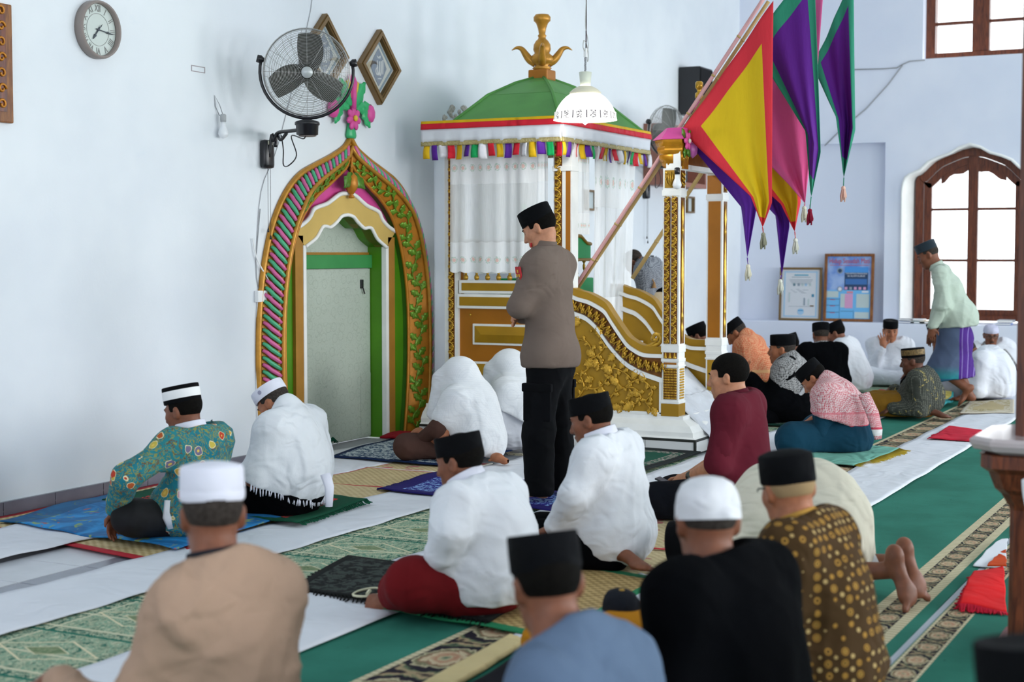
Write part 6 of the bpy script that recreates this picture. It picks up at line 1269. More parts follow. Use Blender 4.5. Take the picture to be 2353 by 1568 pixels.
    def collar(s, mat, r=.062, hgt=.04, name='collar', drop=.0, th=.006):
        k = s.s; R = s.spR(.97); nk = s.HC+s.Rh@np.array([0, -.03, -.06])*k-s.N; nk /= np.linalg.norm(nk); d = nk*.6+R[:, 2]*.4; d /= np.linalg.norm(d); M = Matrix(np.stack([np.array([1, 0, 0]), np.cross(d, [1, 0, 0]), d], 1).tolist()).to_4x4(); M.translation = Vector(s.N+d*(.004-drop)*k)
        MB().lathe([(r*1.16, 0), (r*1.08, hgt*.4), (r*1.02, hgt), (r*.99, hgt+.003), (r*.93, hgt), (r*.95, hgt*.4)], 26, (0, .004, 0), 1, 1.08, cap=False).build(name, mat, s.e, True, M=M @ Matrix.Diagonal((k, k, k, 1))); return s
    def torso(s, F, fat=1.0, g_=.0, hips=True):
        k = s.s; f_ = fat
        for t, r in ((.04, (.172, .135, .115)), (.33, (.160*f_, .128*f_, .14)), (.62, (.172, .122*f_, .14)), (.84, (.158, .098, .10))):
            if t < .1 and not hips: continue
            F.ell(s.spine(t), (np.array(r)+g_)*k, s.spR(t), .07*k)
        for q in (-1, 1): F.cap(s.spine(.93), s.S[q], (.066+g_)*k, (.066+g_)*k, .06*k); F.cap(s.N+s.t1*.004*k, s.S[q]+s.t1*.008*k, .060*k, .060*k, .08*k)
    def sleeve(s, F, q, r=(.068, .060, .046), end=1.0, k_=.035):
        E, W = s.E[q], s.W[q]; k = s.s; F.cap(s.S[q], E, r[0]*k*.96, r[1]*k, .085*k)
        if end > 0: F.cap(E, E+(W-E)*end, r[1]*k, (r[1]+(r[2]-r[1])*end)*k, k_*k)
    def shirt(s, mat, name='shirt', fat=1.0, g_=.006, sl=(.068, .060, .046), sends=(.93, .93), hem=True, hemz=.02, hemr=(.225, .20, .16), hemc=(0, -.01, .05), wr=(.006, 16, 1), cutn=.028, extra=None, h=None, it=3, hips=True):
        lo, hi = s.bbox(.15); F = s.fld(lo, hi, h or .0125); s.torso(F, fat, g_, hips)
        for q, e_ in ((-1, sends[0]), (1, sends[1])):
            if q in s.E: s.sleeve(F, q, sl, e_)
        if hem: F.ell(s.Pv+np.array(hemc), np.array(hemr)*s.s, None, .08)
        if extra: extra(F)
        nk = s.spR(.99)[:, 2]; c = s.N+nk*cutn; F.cut(c, nk, .01, lambda X, Y, Z: ((X-c[0])**2+(Y-c[1])**2+(Z-c[2])**2) < .13**2)
        if hemz is not None: F.cut((0, 0, hemz), (0, 0, -1))
        return F.mesh(name, mat, s.e, it, wrinkle(*wr) if wr else None, floor=.0 if hemz is not None else None)
    def lap(s, mat, name='sarong', r=(.105, .088, .068), fill=True, wr=(.005, 14, 5), k=.07, hipr=(.19, .16, .12), seat=True, extra=None, h=None):
        lo, hi = s.bbox(.16); hi[2] = min(hi[2], .62); F = s.fld(lo, hi, h or .0125); kk = s.s
        for q in (-1, 1): F.chain([s.hip[q], s.knee[q], s.ank[q]], [r[0]*kk, r[1]*kk, r[2]*kk], k)
        if seat: F.ell(s.Pv+np.array([0, -.01, .0]), np.array(hipr)*kk, None, .06)
        if fill: F.ell((s.knee[1]+s.knee[-1]+s.ank[1]+s.ank[-1])/4+np.array([0, -.06, 0.0]), np.array([.22, .17, .075])*kk, None, .06)
        if extra: extra(F)
        F.cut((0, 0, .004), (0, 0, -1)); return F.mesh(name, mat, s.e, 3, wrinkle(*wr) if wr else None, floor=.0)
# ================================================================ the people
GRP = None
WSHIRT = fabric('white_shirt', '#dde0e6', var=.03, bump=.2); WROBE = fabric('white_robe', '#d9dce4', var=.03, bump=.2); BLACKC = fabric('black_cloth_wear', '#07080b', var=.2, bump=.12); BLACKC.node_tree.nodes['Principled BSDF'].inputs['Specular IOR Level'].default_value = .04; WCAP = fabric('white_cap', '#dfe0ec', var=.03, bump=.1)
CREAMC = fabric('cream_robe', '#d6d1c0', var=.05, bump=.25); BEIGE_S = fabric('beige_shirt', '#a98d79', var=.08, bump=.2); BLUEG = fabric('blue_grey_shirt', '#5b6d86', var=.1, bump=.15)
def thighs(p, y=.26, x=.17, z=.20): return {q: np.array([q*x*p.s, p.Pv[1]+y*p.s, z]) for q in (-1, 1)}
def fringe(parent, pts, mat, ln=.035, r=.0028, name='fringe', jit=.006, down=(0, 0, -1), seed=0):
    rs = np.random.default_rng(seed); q = MB(); d = np.array(down, float)
    for p in pts: p = np.asarray(p, float); j = rs.normal(0, jit, 3); L_ = ln*rs.uniform(.8, 1.2); q.tube([tuple(p), tuple(p+d*L_*.5+j*.5), tuple(p+d*L_+j)], [r, r*1.3, r*.8], 4)
    o = q.build(name, mat, parent, True); o['kind'] = 'stuff'; return o
# --- batik and scarf cloths
g = G('teal_batik', .85, 0, .15); co = g.co(); d1, c1 = g.vor(co, 14, .8, out=('Distance', 'Color')); nz = g.noise(co, 60, 2); ang = g.noise(co, 26, 1)
r1 = g.ma('ADD', d1, g.ma('MULTIPLY', g.ma('SUBTRACT', ang, .5), .38)); hue = g.xyz(c1)[0]; kind = g.xyz(c1)[1]
petal = g.ramp(hue, [(0, '#b8412e'), (.28, '#c9a24a'), (.5, '#6f6a86'), (.66, '#b0582e'), (.82, '#c2b04e')], 'CONSTANT')
swirl = g.band(g.noise(co, 17, 2, .5, 2.4), .50, .56); base = g.mix(g.ss(g.noise(co, 6, 3), .35, .7), '#1f6f80', '#2d7f86'); base = g.mix(g.ma('MULTIPLY', swirl, .8), base, '#8f8d3e'); base = g.mix(g.ma('MULTIPLY', g.band(g.noise(co, 24, 2, .5, 1.5), .60, .66), .8), base, '#6b4a2a')
c = g.mix(g.ma('MULTIPLY', g.lt(r1, .36), g.gt(kind, .42)), base, '#d8cfa8'); c = g.mix(g.ma('MULTIPLY', g.lt(r1, .31), g.gt(kind, .42)), c, petal); c = g.mix(g.ma('MULTIPLY', g.lt(r1, .11), g.gt(kind, .42)), c, '#d8b85a'); g.bump(folds(g, co), .5, .03); TEALB = g.col(c)
g = G('brown_batik', .85, 0, .15); co = g.co(); d1 = g.vor(co, 27, .12); d2 = g.vor(g.co(loc=(.018, .018, .018)), 27, .12); c = g.mix(g.band(d1, .20, .32), '#43301a', '#a37a38'); c = g.mix(g.lt(d1, .13), c, '#a8843f'); c = g.mix(g.lt(d2, .20), c, '#b59a66'); g.bump(folds(g, co), .5, .03); BROWNB = g.col(c)
g = G('grey_batik', .85, 0, .15); co = g.co(); d1 = g.vor(co, 75, .1); c = g.mix(g.lt(d1, .33), '#3a3d38', '#6e7066'); n = g.noise(co, 8, 3, .6, 2); c = g.mix(g.ma('MULTIPLY', g.band(n, .62, .66), .9), c, '#a8985a'); c = g.mix(g.ma('MULTIPLY', g.gt(g.noise(co, 5, 1), .70), .6), c, '#8a7440'); g.bump(folds(g, co), .5, .03); GREYB = g.col(c)
def checked(name, dark, light, s=120, bands=(), base=None, axis=2):
    """chequered scarf: small hooked checks, with plain bands by height"""
    g = G(name, .9, 0, .1); co = g.co(); x, y, z = g.xyz(co); n = g.nd('ShaderNodeTexChecker'); g.put(n.inputs[0], g.co(rot=(.3, .5, .78))); n.inputs[3].default_value = s; k2 = g.nd('ShaderNodeTexChecker'); g.put(k2.inputs[0], g.co(rot=(.9, .2, .1))); k2.inputs[3].default_value = s*.5
    m = g.ma('ADD', g.ma('MULTIPLY', n.outputs[1], .65), g.ma('MULTIPLY', k2.outputs[1], .35)); c = g.mix(m, light, dark)
    w_ = (x, y, z)[axis]
    for lo, hi, colr, k in bands:
        e = g.ma('MULTIPLY', g.band(w_, lo, hi), k); c = g.mix(e, c, colr)
    g.bump(folds(g, co), .5, .03); return g.col(c)
REDK = checked('red_chequered_scarf', '#b23a4a', '#d9cfd0', 150, ((.14, .185, '#d6d6d6', 1), (.185, .20, '#bd4658', 1), (.285, .30, '#c56a76', .8), (.20, .285, '#c98088', .45)))
BLKK = checked('black_chequered_scarf', '#16171a', '#bdbdbd', 135); GRYK = checked('grey_plaid_shirt', '#3d4250', '#a9adb4', 150); ORGK = checked('orange_chequered_scarf', '#c9583a', '#d8a982', 120, ((.37, .40, '#d8a878', .9), (.28, .31, '#c0744e', .8)))
KNIT = G('waffle_white', .9, 0, .1); x, y, z = KNIT.xyz(KNIT.co()); gr = KNIT.ma('MAXIMUM', KNIT.gt(KNIT.ma('FRACT', KNIT.ma('MULTIPLY', KNIT.ma('ADD', x, y), 85)), .8), KNIT.gt(KNIT.ma('FRACT', KNIT.ma('MULTIPLY', z, 85)), .8)); KNIT.bump(folds(KNIT, KNIT.co()), .5, .03); WAFFLE = KNIT.col(KNIT.mix(KNIT.ma('MULTIPLY', gr, .45), '#dee1e5', '#ccd1d8'))
def person_sit(label, base, h, head, tone='tan', pitch=15, yaw=0, roll=0, scale=1.0, kind='cross', hands=True, arms=None, poles=None, hy=None, hd=None, ft=None, res=.010, bulge=.035, pz=.10, faceon=True, headl=None, sh=1.0, open_=1.0, z=.024, brow=None, armr=(.046, .038, .025), legr=(.06, .05, .036), latL=0, sheight=.055, pback=0.0):
    p = Person(label, base, h, head, pitch, yaw, roll, scale, tone, None, z, bulge, headl, res, pz, pback, sh, sheight, hy); p.legs(kind, open_); T = thighs(p, z=.20 if kind == 'cross' else .22)
    for q in (-1, 1):
        W = (arms or {}).get(q); W = T[q] if W is None else W; p.arm(q, W, (poles or {}).get(q, (q*.35, -.5, -.6)))
    if hd is None: hd = [((q, (-q*.15, .85, -.35), (0, .3, 1)), dict(curl=.25)) for q in (-1, 1)]
    if ft == 0: ft = None
    p.body(hd, ft); 
    if faceon: p.face(mat=brow)
    return p
# 1 --- beige shirt, nearest at left
p = person_sit('person in beige shirt and white cap seated nearest at lower left, arm reaching forward', (528, 1850), -14, (488, 1190), 'brown', pitch=8, yaw=-32, bulge=.05, scale=1.03, sh=.85, sheight=.112, arms={}, faceon=True, brow=HAIRG)
Wl = p.loc(128, 1562, -.30)
bpy.data.objects.remove(p.bo)
p.arm(-1, Wl, (-.3, -.4, -.9), l1=.31, l2=.28); p.arm(1, np.array([.08, p.Pv[1]+.30, .24]), (.05, -.3, -1)); p.body([((-1, (-.3, .9, -.35), (0, .3, 1)), dict(curl=.3)), ((1, (-.15, .85, -.35), (0, .3, 1)), dict(curl=.25))])
p.shirt(BEIGE_S, wr=(.010, 13, 3), sl=(.074, .070, .055), fat=1.08, g_=.01); p.collar(fabric('dark_collar', '#23252c'), .064, .03); p.hair(HAIRG, .004); p.songkok(WCAP, .085, .046, 4, 'white_cap', flat=.004, dome=.02); p.lap(fabric('orange_sarong', '#b4571c'), 'sarong')
MB().lathe([(1.005, .008), (1.012, .01), (1.012, .026), (1.004, .028)], 36, (0, 0, 0), .083, .104, cap=False).build('cap_hem', WCAP, p.cap_o, True)
# 2 --- teal batik
p = person_sit('person in teal flowered batik and striped black and white cap on the blue rug', (432, 1243), 0, (422, 948), 'brown', pitch=14, hy=None, bulge=.05, kind='cross', hands=True, res=.008, arms={}, brow=HAIRG)
bpy.data.objects.remove(p.bo); Wl = p.loc(266, 1172, -.34); p.arm(-1, Wl, (-.8, -.2, .2)); p.knee[-1] = p.loc(300, 1205, -.33); p.knee[-1][2] = .14
p.body([((-1, (.05, .35, -1), (0, 1, .3)), dict(curl=.35)), ((1, (-.15, .85, -.35), (0, .3, 1)), dict(curl=.25))], [((p.ank[-1]+np.array([0, 0, .01]), (-.7, .6, 0)), {})])
p.shirt(TEALB, wr=(.006, 13, 4), sl=(.076, .072, .058), g_=.012, hemr=(.23, .20, .17)); p.collar(WCAP, .073, .062, 'white_neck_towel', .008); p.lap(plain('black_sarong', '#0e0f13', .8, var=.5, vscale=9), 'sarong', (.10, .085, .06)); p.hair(HAIRB, .005)
p.songkok(VELVET, .088, .05, 2, band=[(.022, .066, WHITEM, 'white_cap_band')])
MB().tube([tuple(p.loc(392, 1150, -.2)), tuple(p.loc(390, 1190, -.21)), tuple(p.loc(395, 1215, -.2))], [.03, .035, .02], 8, flat=.4).build('undershirt', WSHIRT, p.e, True)
# 3 --- tasselled white shawl
p = person_sit('person in white tasselled shawl, white cap and black robe left of the niche', (655, 1188), 2, (632, 930), 'tan', pitch=38, bulge=.06, kind='kneel', pz=.14, brow=HAIRG)
p.hair(HAIRG, .002, -.03); p.songkok(WCAP, .062, .050, 3, 'white_cap', w=1.02)
MB().lathe([(.002, 0), (.012, .001), (.012, .003), (.002, .004)], 10, (0, 0, 0)).build('cap_badge', plain('badge_grey', '#9a9aae', .6), p.cap_o, M=Matrix.Translation((-.084, .0, .034)) @ Matrix.Rotation(math.radians(-90), 4, 'Y'))
p.lap(BLACKC, 'robe', (.13, .115, .09), k=.1, hipr=(.24, .22, .17)); lo, hi = p.bbox(.16); F = p.fld(lo, hi, .012); p.torso(F, 1.08, .03)
for q in (-1, 1): F.cap(p.S[q], p.E[q], .095, .09, .08); F.cap(p.E[q], (p.E[q]+p.W[q])/2, .09, .08, .08)
F.ell(p.spine(.3), (.24, .20, .22), None, .12); F.cap(p.N, p.HC+p.Rh@np.array([0, -.06, -.05]), .085, .075, .06)
hemp, hemn = p.loc(655, 1105), np.array([.0, .62, -.85]); hemn = np.array([-.05, .50, -1.0]); hemn /= np.linalg.norm(hemn); F.cut(hemp, hemn)
c = p.HC+p.Rh@np.array([0, 0, -.035]); nk = p.Rh@np.array([0, .65, .75]); F.cut(c, nk, .01, lambda X, Y, Z: ((X-c[0])**2+(Y-c[1])**2+(Z-c[2])**2) < .16**2)
o = F.mesh('shawl', fabric('white_shawl', '#d9dde2', var=.03, bump=.25), p.e, 3, wrinkle(.007, 15, 8)); V = np.array([v.co[:] for v in o.data.vertices]); dd = (V-hemp)@hemn; rimv = V[(dd > -.012)]; rimv = rimv[np.linalg.norm(rimv[:, :2]-rimv[:, :2].mean(0), axis=1) > .14]
a = np.arctan2(rimv[:, 1]-rimv[:, 1].mean(), rimv[:, 0]-rimv[:, 0].mean()); srt = []
for k in np.linspace(-math.pi, math.pi, 150): j = np.argmin(np.abs(a-k)-.0*1+0.0*a); m_ = np.abs(a-k) < .08; srt.append(rimv[m_][np.argmax(np.linalg.norm(rimv[m_][:, :2]-rimv[:, :2].mean(0), axis=1))] if m_.any() else rimv[j])
fringe(p.e, srt, WCAP, .034, .003, 'tassel_fringe', .004)
tl = p.loc(757, 1120, -.12); q = MB(); q.tube([tuple(p.loc(748, 1090, -.16)), tuple(p.loc(757, 1120, -.17)), tuple(p.loc(756, 1165, -.17))], [.03, .026, .02], 8, flat=.5); q.build('shawl_end', WCAP, p.e, True)
# 4, 5 --- two figures under white sheets
def sheeted(label, base, head, robe, seed, front=None, ledge=.05, hemz=.12, pitch=30, arm=None, **kw):
    p = person_sit(label, base, kw.get('h', 0), head, 'tan', pitch=pitch, bulge=.045, arms=arm or {}, brow=HAIRG, kind='cross')
    if 'kn' in kw: p.arm(-1, p.loc(*kw['wr_'], -.24), elbow=p.loc(*kw['el'], -.27)); p.knee[-1] = p.loc(*kw['kn'], -.30); p.knee[-1][2] = .11
    p.shirt(robe, 'robe', wr=(.005, 14, seed), g_=.004); p.lap(robe, 'trousers', (.10, .085, .065), wr=(.004, 15, seed+1))
    lo, hi = p.bbox(.18); F = p.fld(lo, hi, .012); H = lambda x, y, z: p.HC+p.Rh@np.array([x, y, z]); F.ell(H(0, .0, .03), (.092, .118, .105), p.Rh, .02); F.ell(H(0, .075, .085), (.085, .05, .028), p.Rh, .05)
    F.cap(H(0, -.05, -.02), p.N, .11, .14, .08); F.cap(H(0, -.05, .02), p.spine(.12)+p.back*.10, .115, .20, .06); dn = H(0, .10, .045)-np.array([0, -.03, .30]); F.cap(H(-.05, .10, .05), dn+np.array([-.07, 0, 0]), .05, .075, .06); F.cap(H(.05, .10, .05), dn+np.array([.07, 0, 0]), .05, .075, .06); p.torso(F, 1.05, .03, False); F.ell(p.spine(.45)+p.back*.05, (.20, .15, .26), p.spR(.45), .1); F.ell(p.spine(.12)+p.back*.10, (.20, .13, .16), None, .12)
    for q in (-1, 1): F.cap(p.S[q], (p.S[q]*.4+p.E[q]*.6), .088, .085, .07); F.cap(H(q*.07, .05, -.02), p.S[q]+np.array([0, .06, -.08]), .035, .05, .06)
    n_ = np.array([0, .55, -1.0]); F.cut(p.spine(.45)+np.array([0, .02, -.02+kw.get('hm', 0)]), n_, .02); F.cut((0, 0, .03), (0, 0, -1))
    F.mesh('head_sheet', WAFFLE, p.e, 2, wrinkle(.008, 14, seed+2, (0, -.5, 1)), floor=.01); return p
p = sheeted('person in brown with white waffle sheet over the head beside the navy rug', (1062, 1064), (1050, 872), fabric('brown_robe', '#4d3731'), 20, hm=-.09, kn=(935, 1045), el=(1003, 985), wr_=(942, 1028)); 
F = p.fld(p.loc(1142, 1052, -.1)-.1, p.loc(1142, 1052, -.1)+.12, .008); F.ell(p.loc(1142, 1052, -.12), (.035, .05, .035), None, 0); F.ell(p.loc(1150, 1056, -.12)+np.array([0, -.03, -.01]), (.03, .035, .025), None, .02)
for i in range(4): F.ell(p.loc(1140, 1052, -.12)+np.array([-.02+.014*i, .04, -.02]), (.009, .014, .01), None, .008)
F.mesh('foot', p.sk, p.e, 1)
p = sheeted('person all in white with a white sheet over the head at the officer\'s side', (1173, 1040), (1164, 852), WROBE, 30, hm=.06)
q = MB()
for i in range(7): q.tube(smooth_curve([tuple(p.loc(1160+i*4, 1045+i*1.5, -.05)+np.array([0, 0, .03])), tuple(p.loc(1175+i*4, 1050-i, -.05)), tuple(p.loc(1185+i*3, 1046+i, -.06))], 4), .007, 5)
q.build('sheet_tassels', CRF, p.e, True)['kind'] = 'stuff'
# 6 --- the standing officer
p = Person('standing officer in brown shirt and black trousers with folded arms and black cap', (1268, 1158), 4, (1241, 527), 26, 0, 0, 1.0, 'fair', None, .03, .02, None, .009, .90)
hp = p.loc(1265, 850); p.Pv = hp+np.array([0, 0, .04]); p.HC = p.loc(1241, 527); d = p.N-p.Pv; p.N = p.HC+p.Rh@np.array([0, -.03, -.06])-np.array([0, -.25, .95])*.085; p.M = (p.Pv+p.N)/2+np.array([0, -.03, 0]); t = p.N-p.M; p.t1 = t/np.linalg.norm(t); p.back = np.array([0, -1., .05]); p.S = {q: p.N-np.array([0, 0, .095])+np.array([q*.185, -.02, 0]) for q in (-1, 1)}
p.arm(-1, p.loc(1215, 718, .02), (-.6, -.4, -.6), .30, .26); p.E[-1] = p.loc(1192, 705, -.23); p.W[-1] = p.loc(1212, 700, .06); p.arm(1, p.Pv+np.array([-.02, .20, .28]), (.6, -.4, -.6))
p.hip = {q: p.Pv+np.array([q*.085, 0, -.06]) for q in (-1, 1)}; p.ank = {-1: np.array([-.13, .02, .07]), 1: np.array([.15, .02, .07])}; p.ank[-1] = p.loc(1240, 1140, -.13); p.ank[-1][2] = .075; p.ank[1] = p.loc(1292, 1130, .13); p.ank[1][2] = .075; p.knee = {q: (p.hip[q]+p.ank[q])/2+np.array([q*.01, .02, 0]) for q in (-1, 1)}
p.body([((-1, (.95, -.15, .1), (0, .8, .5)), dict(curl=.3)), ((1, (-.85, -.1, 0), (0, .9, .3)), dict(curl=.3))], [((p.ank[q], (q*.12, 1, 0)), dict(side=-q)) for q in (-1, 1)], h=.008); p.face(); p.hair(HAIRB, .006, -.055, .05); p.songkok(VELVET, .090, .040, 0)
POL = fabric('officer_shirt', '#72645c', var=.06, bump=.12)
lo, hi = p.bbox(.16); F = p.fld(lo, hi, .0115); F.ell(p.spine(.10), (.195, .150, .16), p.spR(.1), .08); F.ell(p.spine(.38), (.178, .142, .16), p.spR(.35), .08); F.ell(p.spine(.68), (.195, .140, .15), p.spR(.68), .08); F.ell(p.spine(.86), (.17, .11, .11), p.spR(.85), .07)
for q in (-1, 1): F.cap(p.spine(.9), p.S[q], .075, .072, .08); F.cap(p.N-np.array([0, 0, .015]), p.S[q]+np.array([0, -.01, .02]), .058, .062, .08); F.cap(p.S[q], p.E[q], .076, .070, .08); F.cap(p.E[q], p.E[q]+(p.W[q]-p.E[q])*.9, .066, .056, .03)
hz = p.loc(1262, 843)[2]; F.ell(np.array([p.Pv[0], p.Pv[1]-.0, hz+.05]), (.205, .158, .16), None, .08); F.cut((0, 0, hz), (0, .02, -1)); nk = np.array([0, .25, 1]); c = p.N+np.array([0, .0, .02]); F.cut(c, nk, .01, lambda X, Y, Z: ((X-c[0])**2+(Y-c[1])**2+(Z-c[2])**2) < .12**2)
F.mesh('uniform_shirt', POL, p.e, 3, wrinkle(.0045, 11, 6)); p.collar(POL, .063, .048)
TRO = fabric('black_trousers', '#08090d', var=.25, bump=.1); lo, hi = p.bbox(.12); hi[2] = hz+.14; F = p.fld(lo, hi, .0115)
for q in (-1, 1): F.chain([p.hip[q], p.knee[q], p.ank[q]+np.array([0, 0, -.01])], [.108, .092, .080], .05); F.cap(p.knee[q]+np.array([0, .0, .0]), p.ank[q]+np.array([0, .0, .0]), .090, .082, .03)
F.ell(p.Pv+np.array([0, 0, .0]), (.178, .14, .14), None, .05); F.cut((0, 0, .035), (0, 0, -1)); F.mesh('trousers', TRO, p.e, 3, wrinkle(.005, 14, 9))
for q in (-1, 1):
    k_ = p.hip[q]*.62+p.knee[q]*.38+np.array([q*.095, 0, -.03]); MB().box((-.012, -.085, -.11), (.012, .085, .085), .008).build('cargo_pocket', TRO, p.e, loc=tuple(k_-np.array([q*.012, 0, 0]))); MB().box((-.018, -.092, .06), (.018, .092, .11), .008).build('pocket_flap', TRO, p.e, loc=tuple(k_-np.array([q*.012, 0, 0])))
PR = plain('patch_red', '#b3252c', .7); PYL = plain('patch_yellow', '#d8b13a', .7); c = p.S[-1]*.78+p.E[-1]*.22
b = MB(); b.prism([(-.035, .05), (.035, .05), (.038, 0), (.0, -.055), (-.038, 0)], -.004, .004, 'x'); M = Matrix.Translation(tuple(c+np.array([-.062, .058, .0]))) @ Matrix.Rotation(math.radians(-46), 4, 'Z') @ Matrix.Rotation(math.radians(-8), 4, 'Y'); b.build('sleeve_patch', PR, p.e, M=M)
b = MB(); 
for (y, z) in ((0, .025), (-.018, 0), (.018, 0), (0, -.022)): b.box((-.0065, y-.008, z-.008), (.0, y+.008, z+.008))
b.build('patch_emblem', PYL, p.e, M=M)['kind'] = 'stuff'; MB().box((-.02, -.004, -.012), (.02, .004, .012), .003).build('collar_tab', PR, p.e, loc=tuple(p.N+np.array([-.045, .065, .03])))
# 7 --- white shirt, red sarong
p = person_sit('person in white shirt and dark red sarong with a bare foot on the black rug', (1118, 1418), -4, (1058, 1066), 'brown', pitch=13, bulge=.095, res=.008, arms={}, kind='cross')
bpy.data.objects.remove(p.bo); p.arm(-1, p.loc(990, 1318, -.24), elbow=p.loc(1034, 1222, -.27)); p.knee[-1] = p.loc(950, 1345, -.30); p.knee[-1][2] = .15; p.ank[-1] = p.loc(915, 1385, -.16); p.ank[-1][2] = .075
p.body([((-1, (.4, .85, -.3), (0, .3, 1)), dict(curl=.4)), ((1, (-.15, .85, -.35), (0, .3, 1)), dict(curl=.25))], [((p.loc(915, 1383, -.16), (-.25, 1, -.1), (-.9, -.2, .4)), {})]); p.hair(HAIRB, .005); p.songkok(hgt=.082)
p.shirt(WSHIRT, wr=(.009, 12, 11), sl=(.082, .076, .060), g_=.016, fat=1.06, hemr=(.225, .19, .17), hemz=.05); p.collar(WCAP, .076, .082, 'white_neck_cloth', .012); p.lap(fabric('red_sarong', '#6a1318', var=.15, bump=.15), 'sarong', (.115, .10, .085), wr=(.004, 11, 12))
# 8 --- white shirt behind
p = person_sit('person in white shirt and black cap kneeling before the pulpit footing, toes showing', (1400, 1312), 0, (1360, 968), 'brown', pitch=16, bulge=.05, kind='kneel', pz=.16, arms={}, res=.008)
bpy.data.objects.remove(p.bo); p.arm(-1, p.loc(1275, 1212, -.20), elbow=p.loc(1318, 1138, -.26)); fa = p.loc(1446, 1286, -.16); fa[2] = .085
p.body([((-1, (.3, .9, -.3), (0, .3, 1)), dict(curl=.35)), ((1, (-.15, .85, -.35), (0, .3, 1)), dict(curl=.25))], [((fa+np.array([.03, .05, .02]), (-.40, -.9, -.12), (0, -.1, 1)), dict(side=-1))]); p.hair(HAIRB, .005); p.songkok(hgt=.082, tilt=2)
p.shirt(WSHIRT, wr=(.009, 13, 14), sl=(.080, .074, .058), g_=.014, hemr=(.215, .20, .19), hemz=.03, hemc=(0, -.02, .0)); p.collar(WCAP, .075, .075, 'white_neck_cloth', .012); p.lap(BLACKC, 'sarong', (.11, .1, .07), wr=(.004, 12, 2))
# 9 --- blue grey shirt, nearest in the middle
p = person_sit('person in blue grey shirt and black cap at the bottom edge, seen from behind', (1385, 2030), -10, (1258, 1350), 'brown', pitch=14, yaw=-38, bulge=.045, scale=1.02, roll=-4, sheight=.115, sh=.84, kind='kneel', pz=.12); p.hair(HAIRB, .005); p.songkok(VELVET, .088, .038, 2); p.shirt(BLUEG, wr=(.008, 12, 16), g_=.012, sl=(.078, .07, .055)); p.lap(BLACKC, 'sarong')
# 10 --- child
p = person_sit('child in yellow with a round black cap, only the head showing between two adults', (1436, 1575), -45, (1424, 1412), 'brown', pitch=-6, yaw=0, hy=.05, scale=.70, bulge=.02, headl=None, res=.009); p.skullcap(fabric('child_cap', '#1b1d24'), z0=.015, hgt=.11, w=1.06); YEL = fabric('yellow_child_shirt', '#b5791c'); p.shirt(YEL, wr=(.004, 14, 17)); p.lap(YEL, 'trousers')
GCAP = plain('cap_gold', '#a8832c', .5, .3); MB().sphere((0, 0, .112), (.016, .016, .006), 8, 5).build('cap_button', GCAP, p.cap_o, True); MB().lathe([(1.03, .012), (1.04, .014), (1.035, .026), (1.02, .028)], 36, (0, 0, 0), .083, .104, cap=False).build('cap_band', GCAP, p.cap_o, True)
# 11 --- black robe, white skullcap
p = person_sit('person in black robe and white knitted skullcap at the bottom right, seen from behind', (1690, 1835), -16, (1625, 1205), 'brown', pitch=10, yaw=-40, bulge=.06, scale=1.05, kind='kneel', pz=.12); p.hair(HAIRG, .002, -.02); p.skullcap(fabric('white_skullcap', '#dcdde2', bump=.3), z0=.012, hgt=.11, w=1.0); p.shirt(BLACKC, 'robe', wr=(.006, 12, 18), g_=.02, sl=(.085, .08, .07), fat=1.1); p.lap(BLACKC, 'sarong'); p.collar(fabric('grey_neckband', '#2d2f33'), .064, .03)
# 12 --- brown batik
p = person_sit('person in brown dotted batik shirt and tied black cap at right, seen from behind', (1880, 1665), -8, (1812, 1130), 'tan', pitch=12, yaw=-38, bulge=.07, scale=1.0, roll=-5, brow=HAIRG, sh=.86, kind='kneel', pz=.12); p.hair(fabric('skull_scarf', '#a58a66'), .004, -.02); p.songkok(VELVET, .088, .028, 6, name='tied_cap', flat=-.004, dome=.012); p.shirt(BROWNB, wr=(.007, 12, 19), g_=.008, sl=(.074, .068, .055), fat=1.02)
p.collar(fabric('gold_collar', '#b98d44', var=.3), .066, .042); p.lap(BLACKC, 'sarong')
MB().tube([tuple(p.HC+p.Rh@np.array(v)) for v in ((-.079, -.01, .02), (-.077, .05, .022), (-.06, .095, .015))], .003, 6).build('spectacles', BLACK, p.e, True)
# 13 --- cream robe in prostration
b0 = np.array(Pz(2012, 1402)); hd_ = np.array(Pz(1572, 1318)); p = Person('person in cream robe bowing down in prostration, bare soles towards the right', (float((b0[0]*.5+hd_[0]*.5)), float(b0[1]+.10)), 0, None, 95, 0, 0, 1.0, 'brown', None, .014, .0, np.array([0, .74, .155]), .009, .36)
p.N = np.array([0, .60, .22]); p.M = np.array([0, .32, .46]); p.Pv = np.array([0, .17, .33]); t = p.N-p.M; p.t1 = t/np.linalg.norm(t); p.back = np.array([0, -.2, 1.]); p.S = {q: np.array([q*.17, .52, .24]) for q in (-1, 1)}; p.b[1] += 0
p.arm(-1, (-.17, .66, .05), (-.6, -.8, .1)); p.arm(1, (.17, .66, .05), (.6, -.8, .1)); p.hip = {q: p.Pv+np.array([q*.09, 0, 0]) for q in (-1, 1)}; p.knee = {q: np.array([q*.12, .30, .09]) for q in (-1, 1)}; p.ank = {q: np.array([q*.09, -.13, .14]) for q in (-1, 1)}
p.body([((q, (0, 1, 0), (0, 0, 1)), dict(curl=.05)) for q in (-1, 1)], [((p.ank[q]+np.array([0, -.02, .04]), (-.12, -.30, -1), (.55, .8, -.2)), dict(side=q, k=1.12)) for q in (-1, 1)]); p.hair(HAIRG, .004, -.05); p.songkok(VELVET, .084, .040, 0)
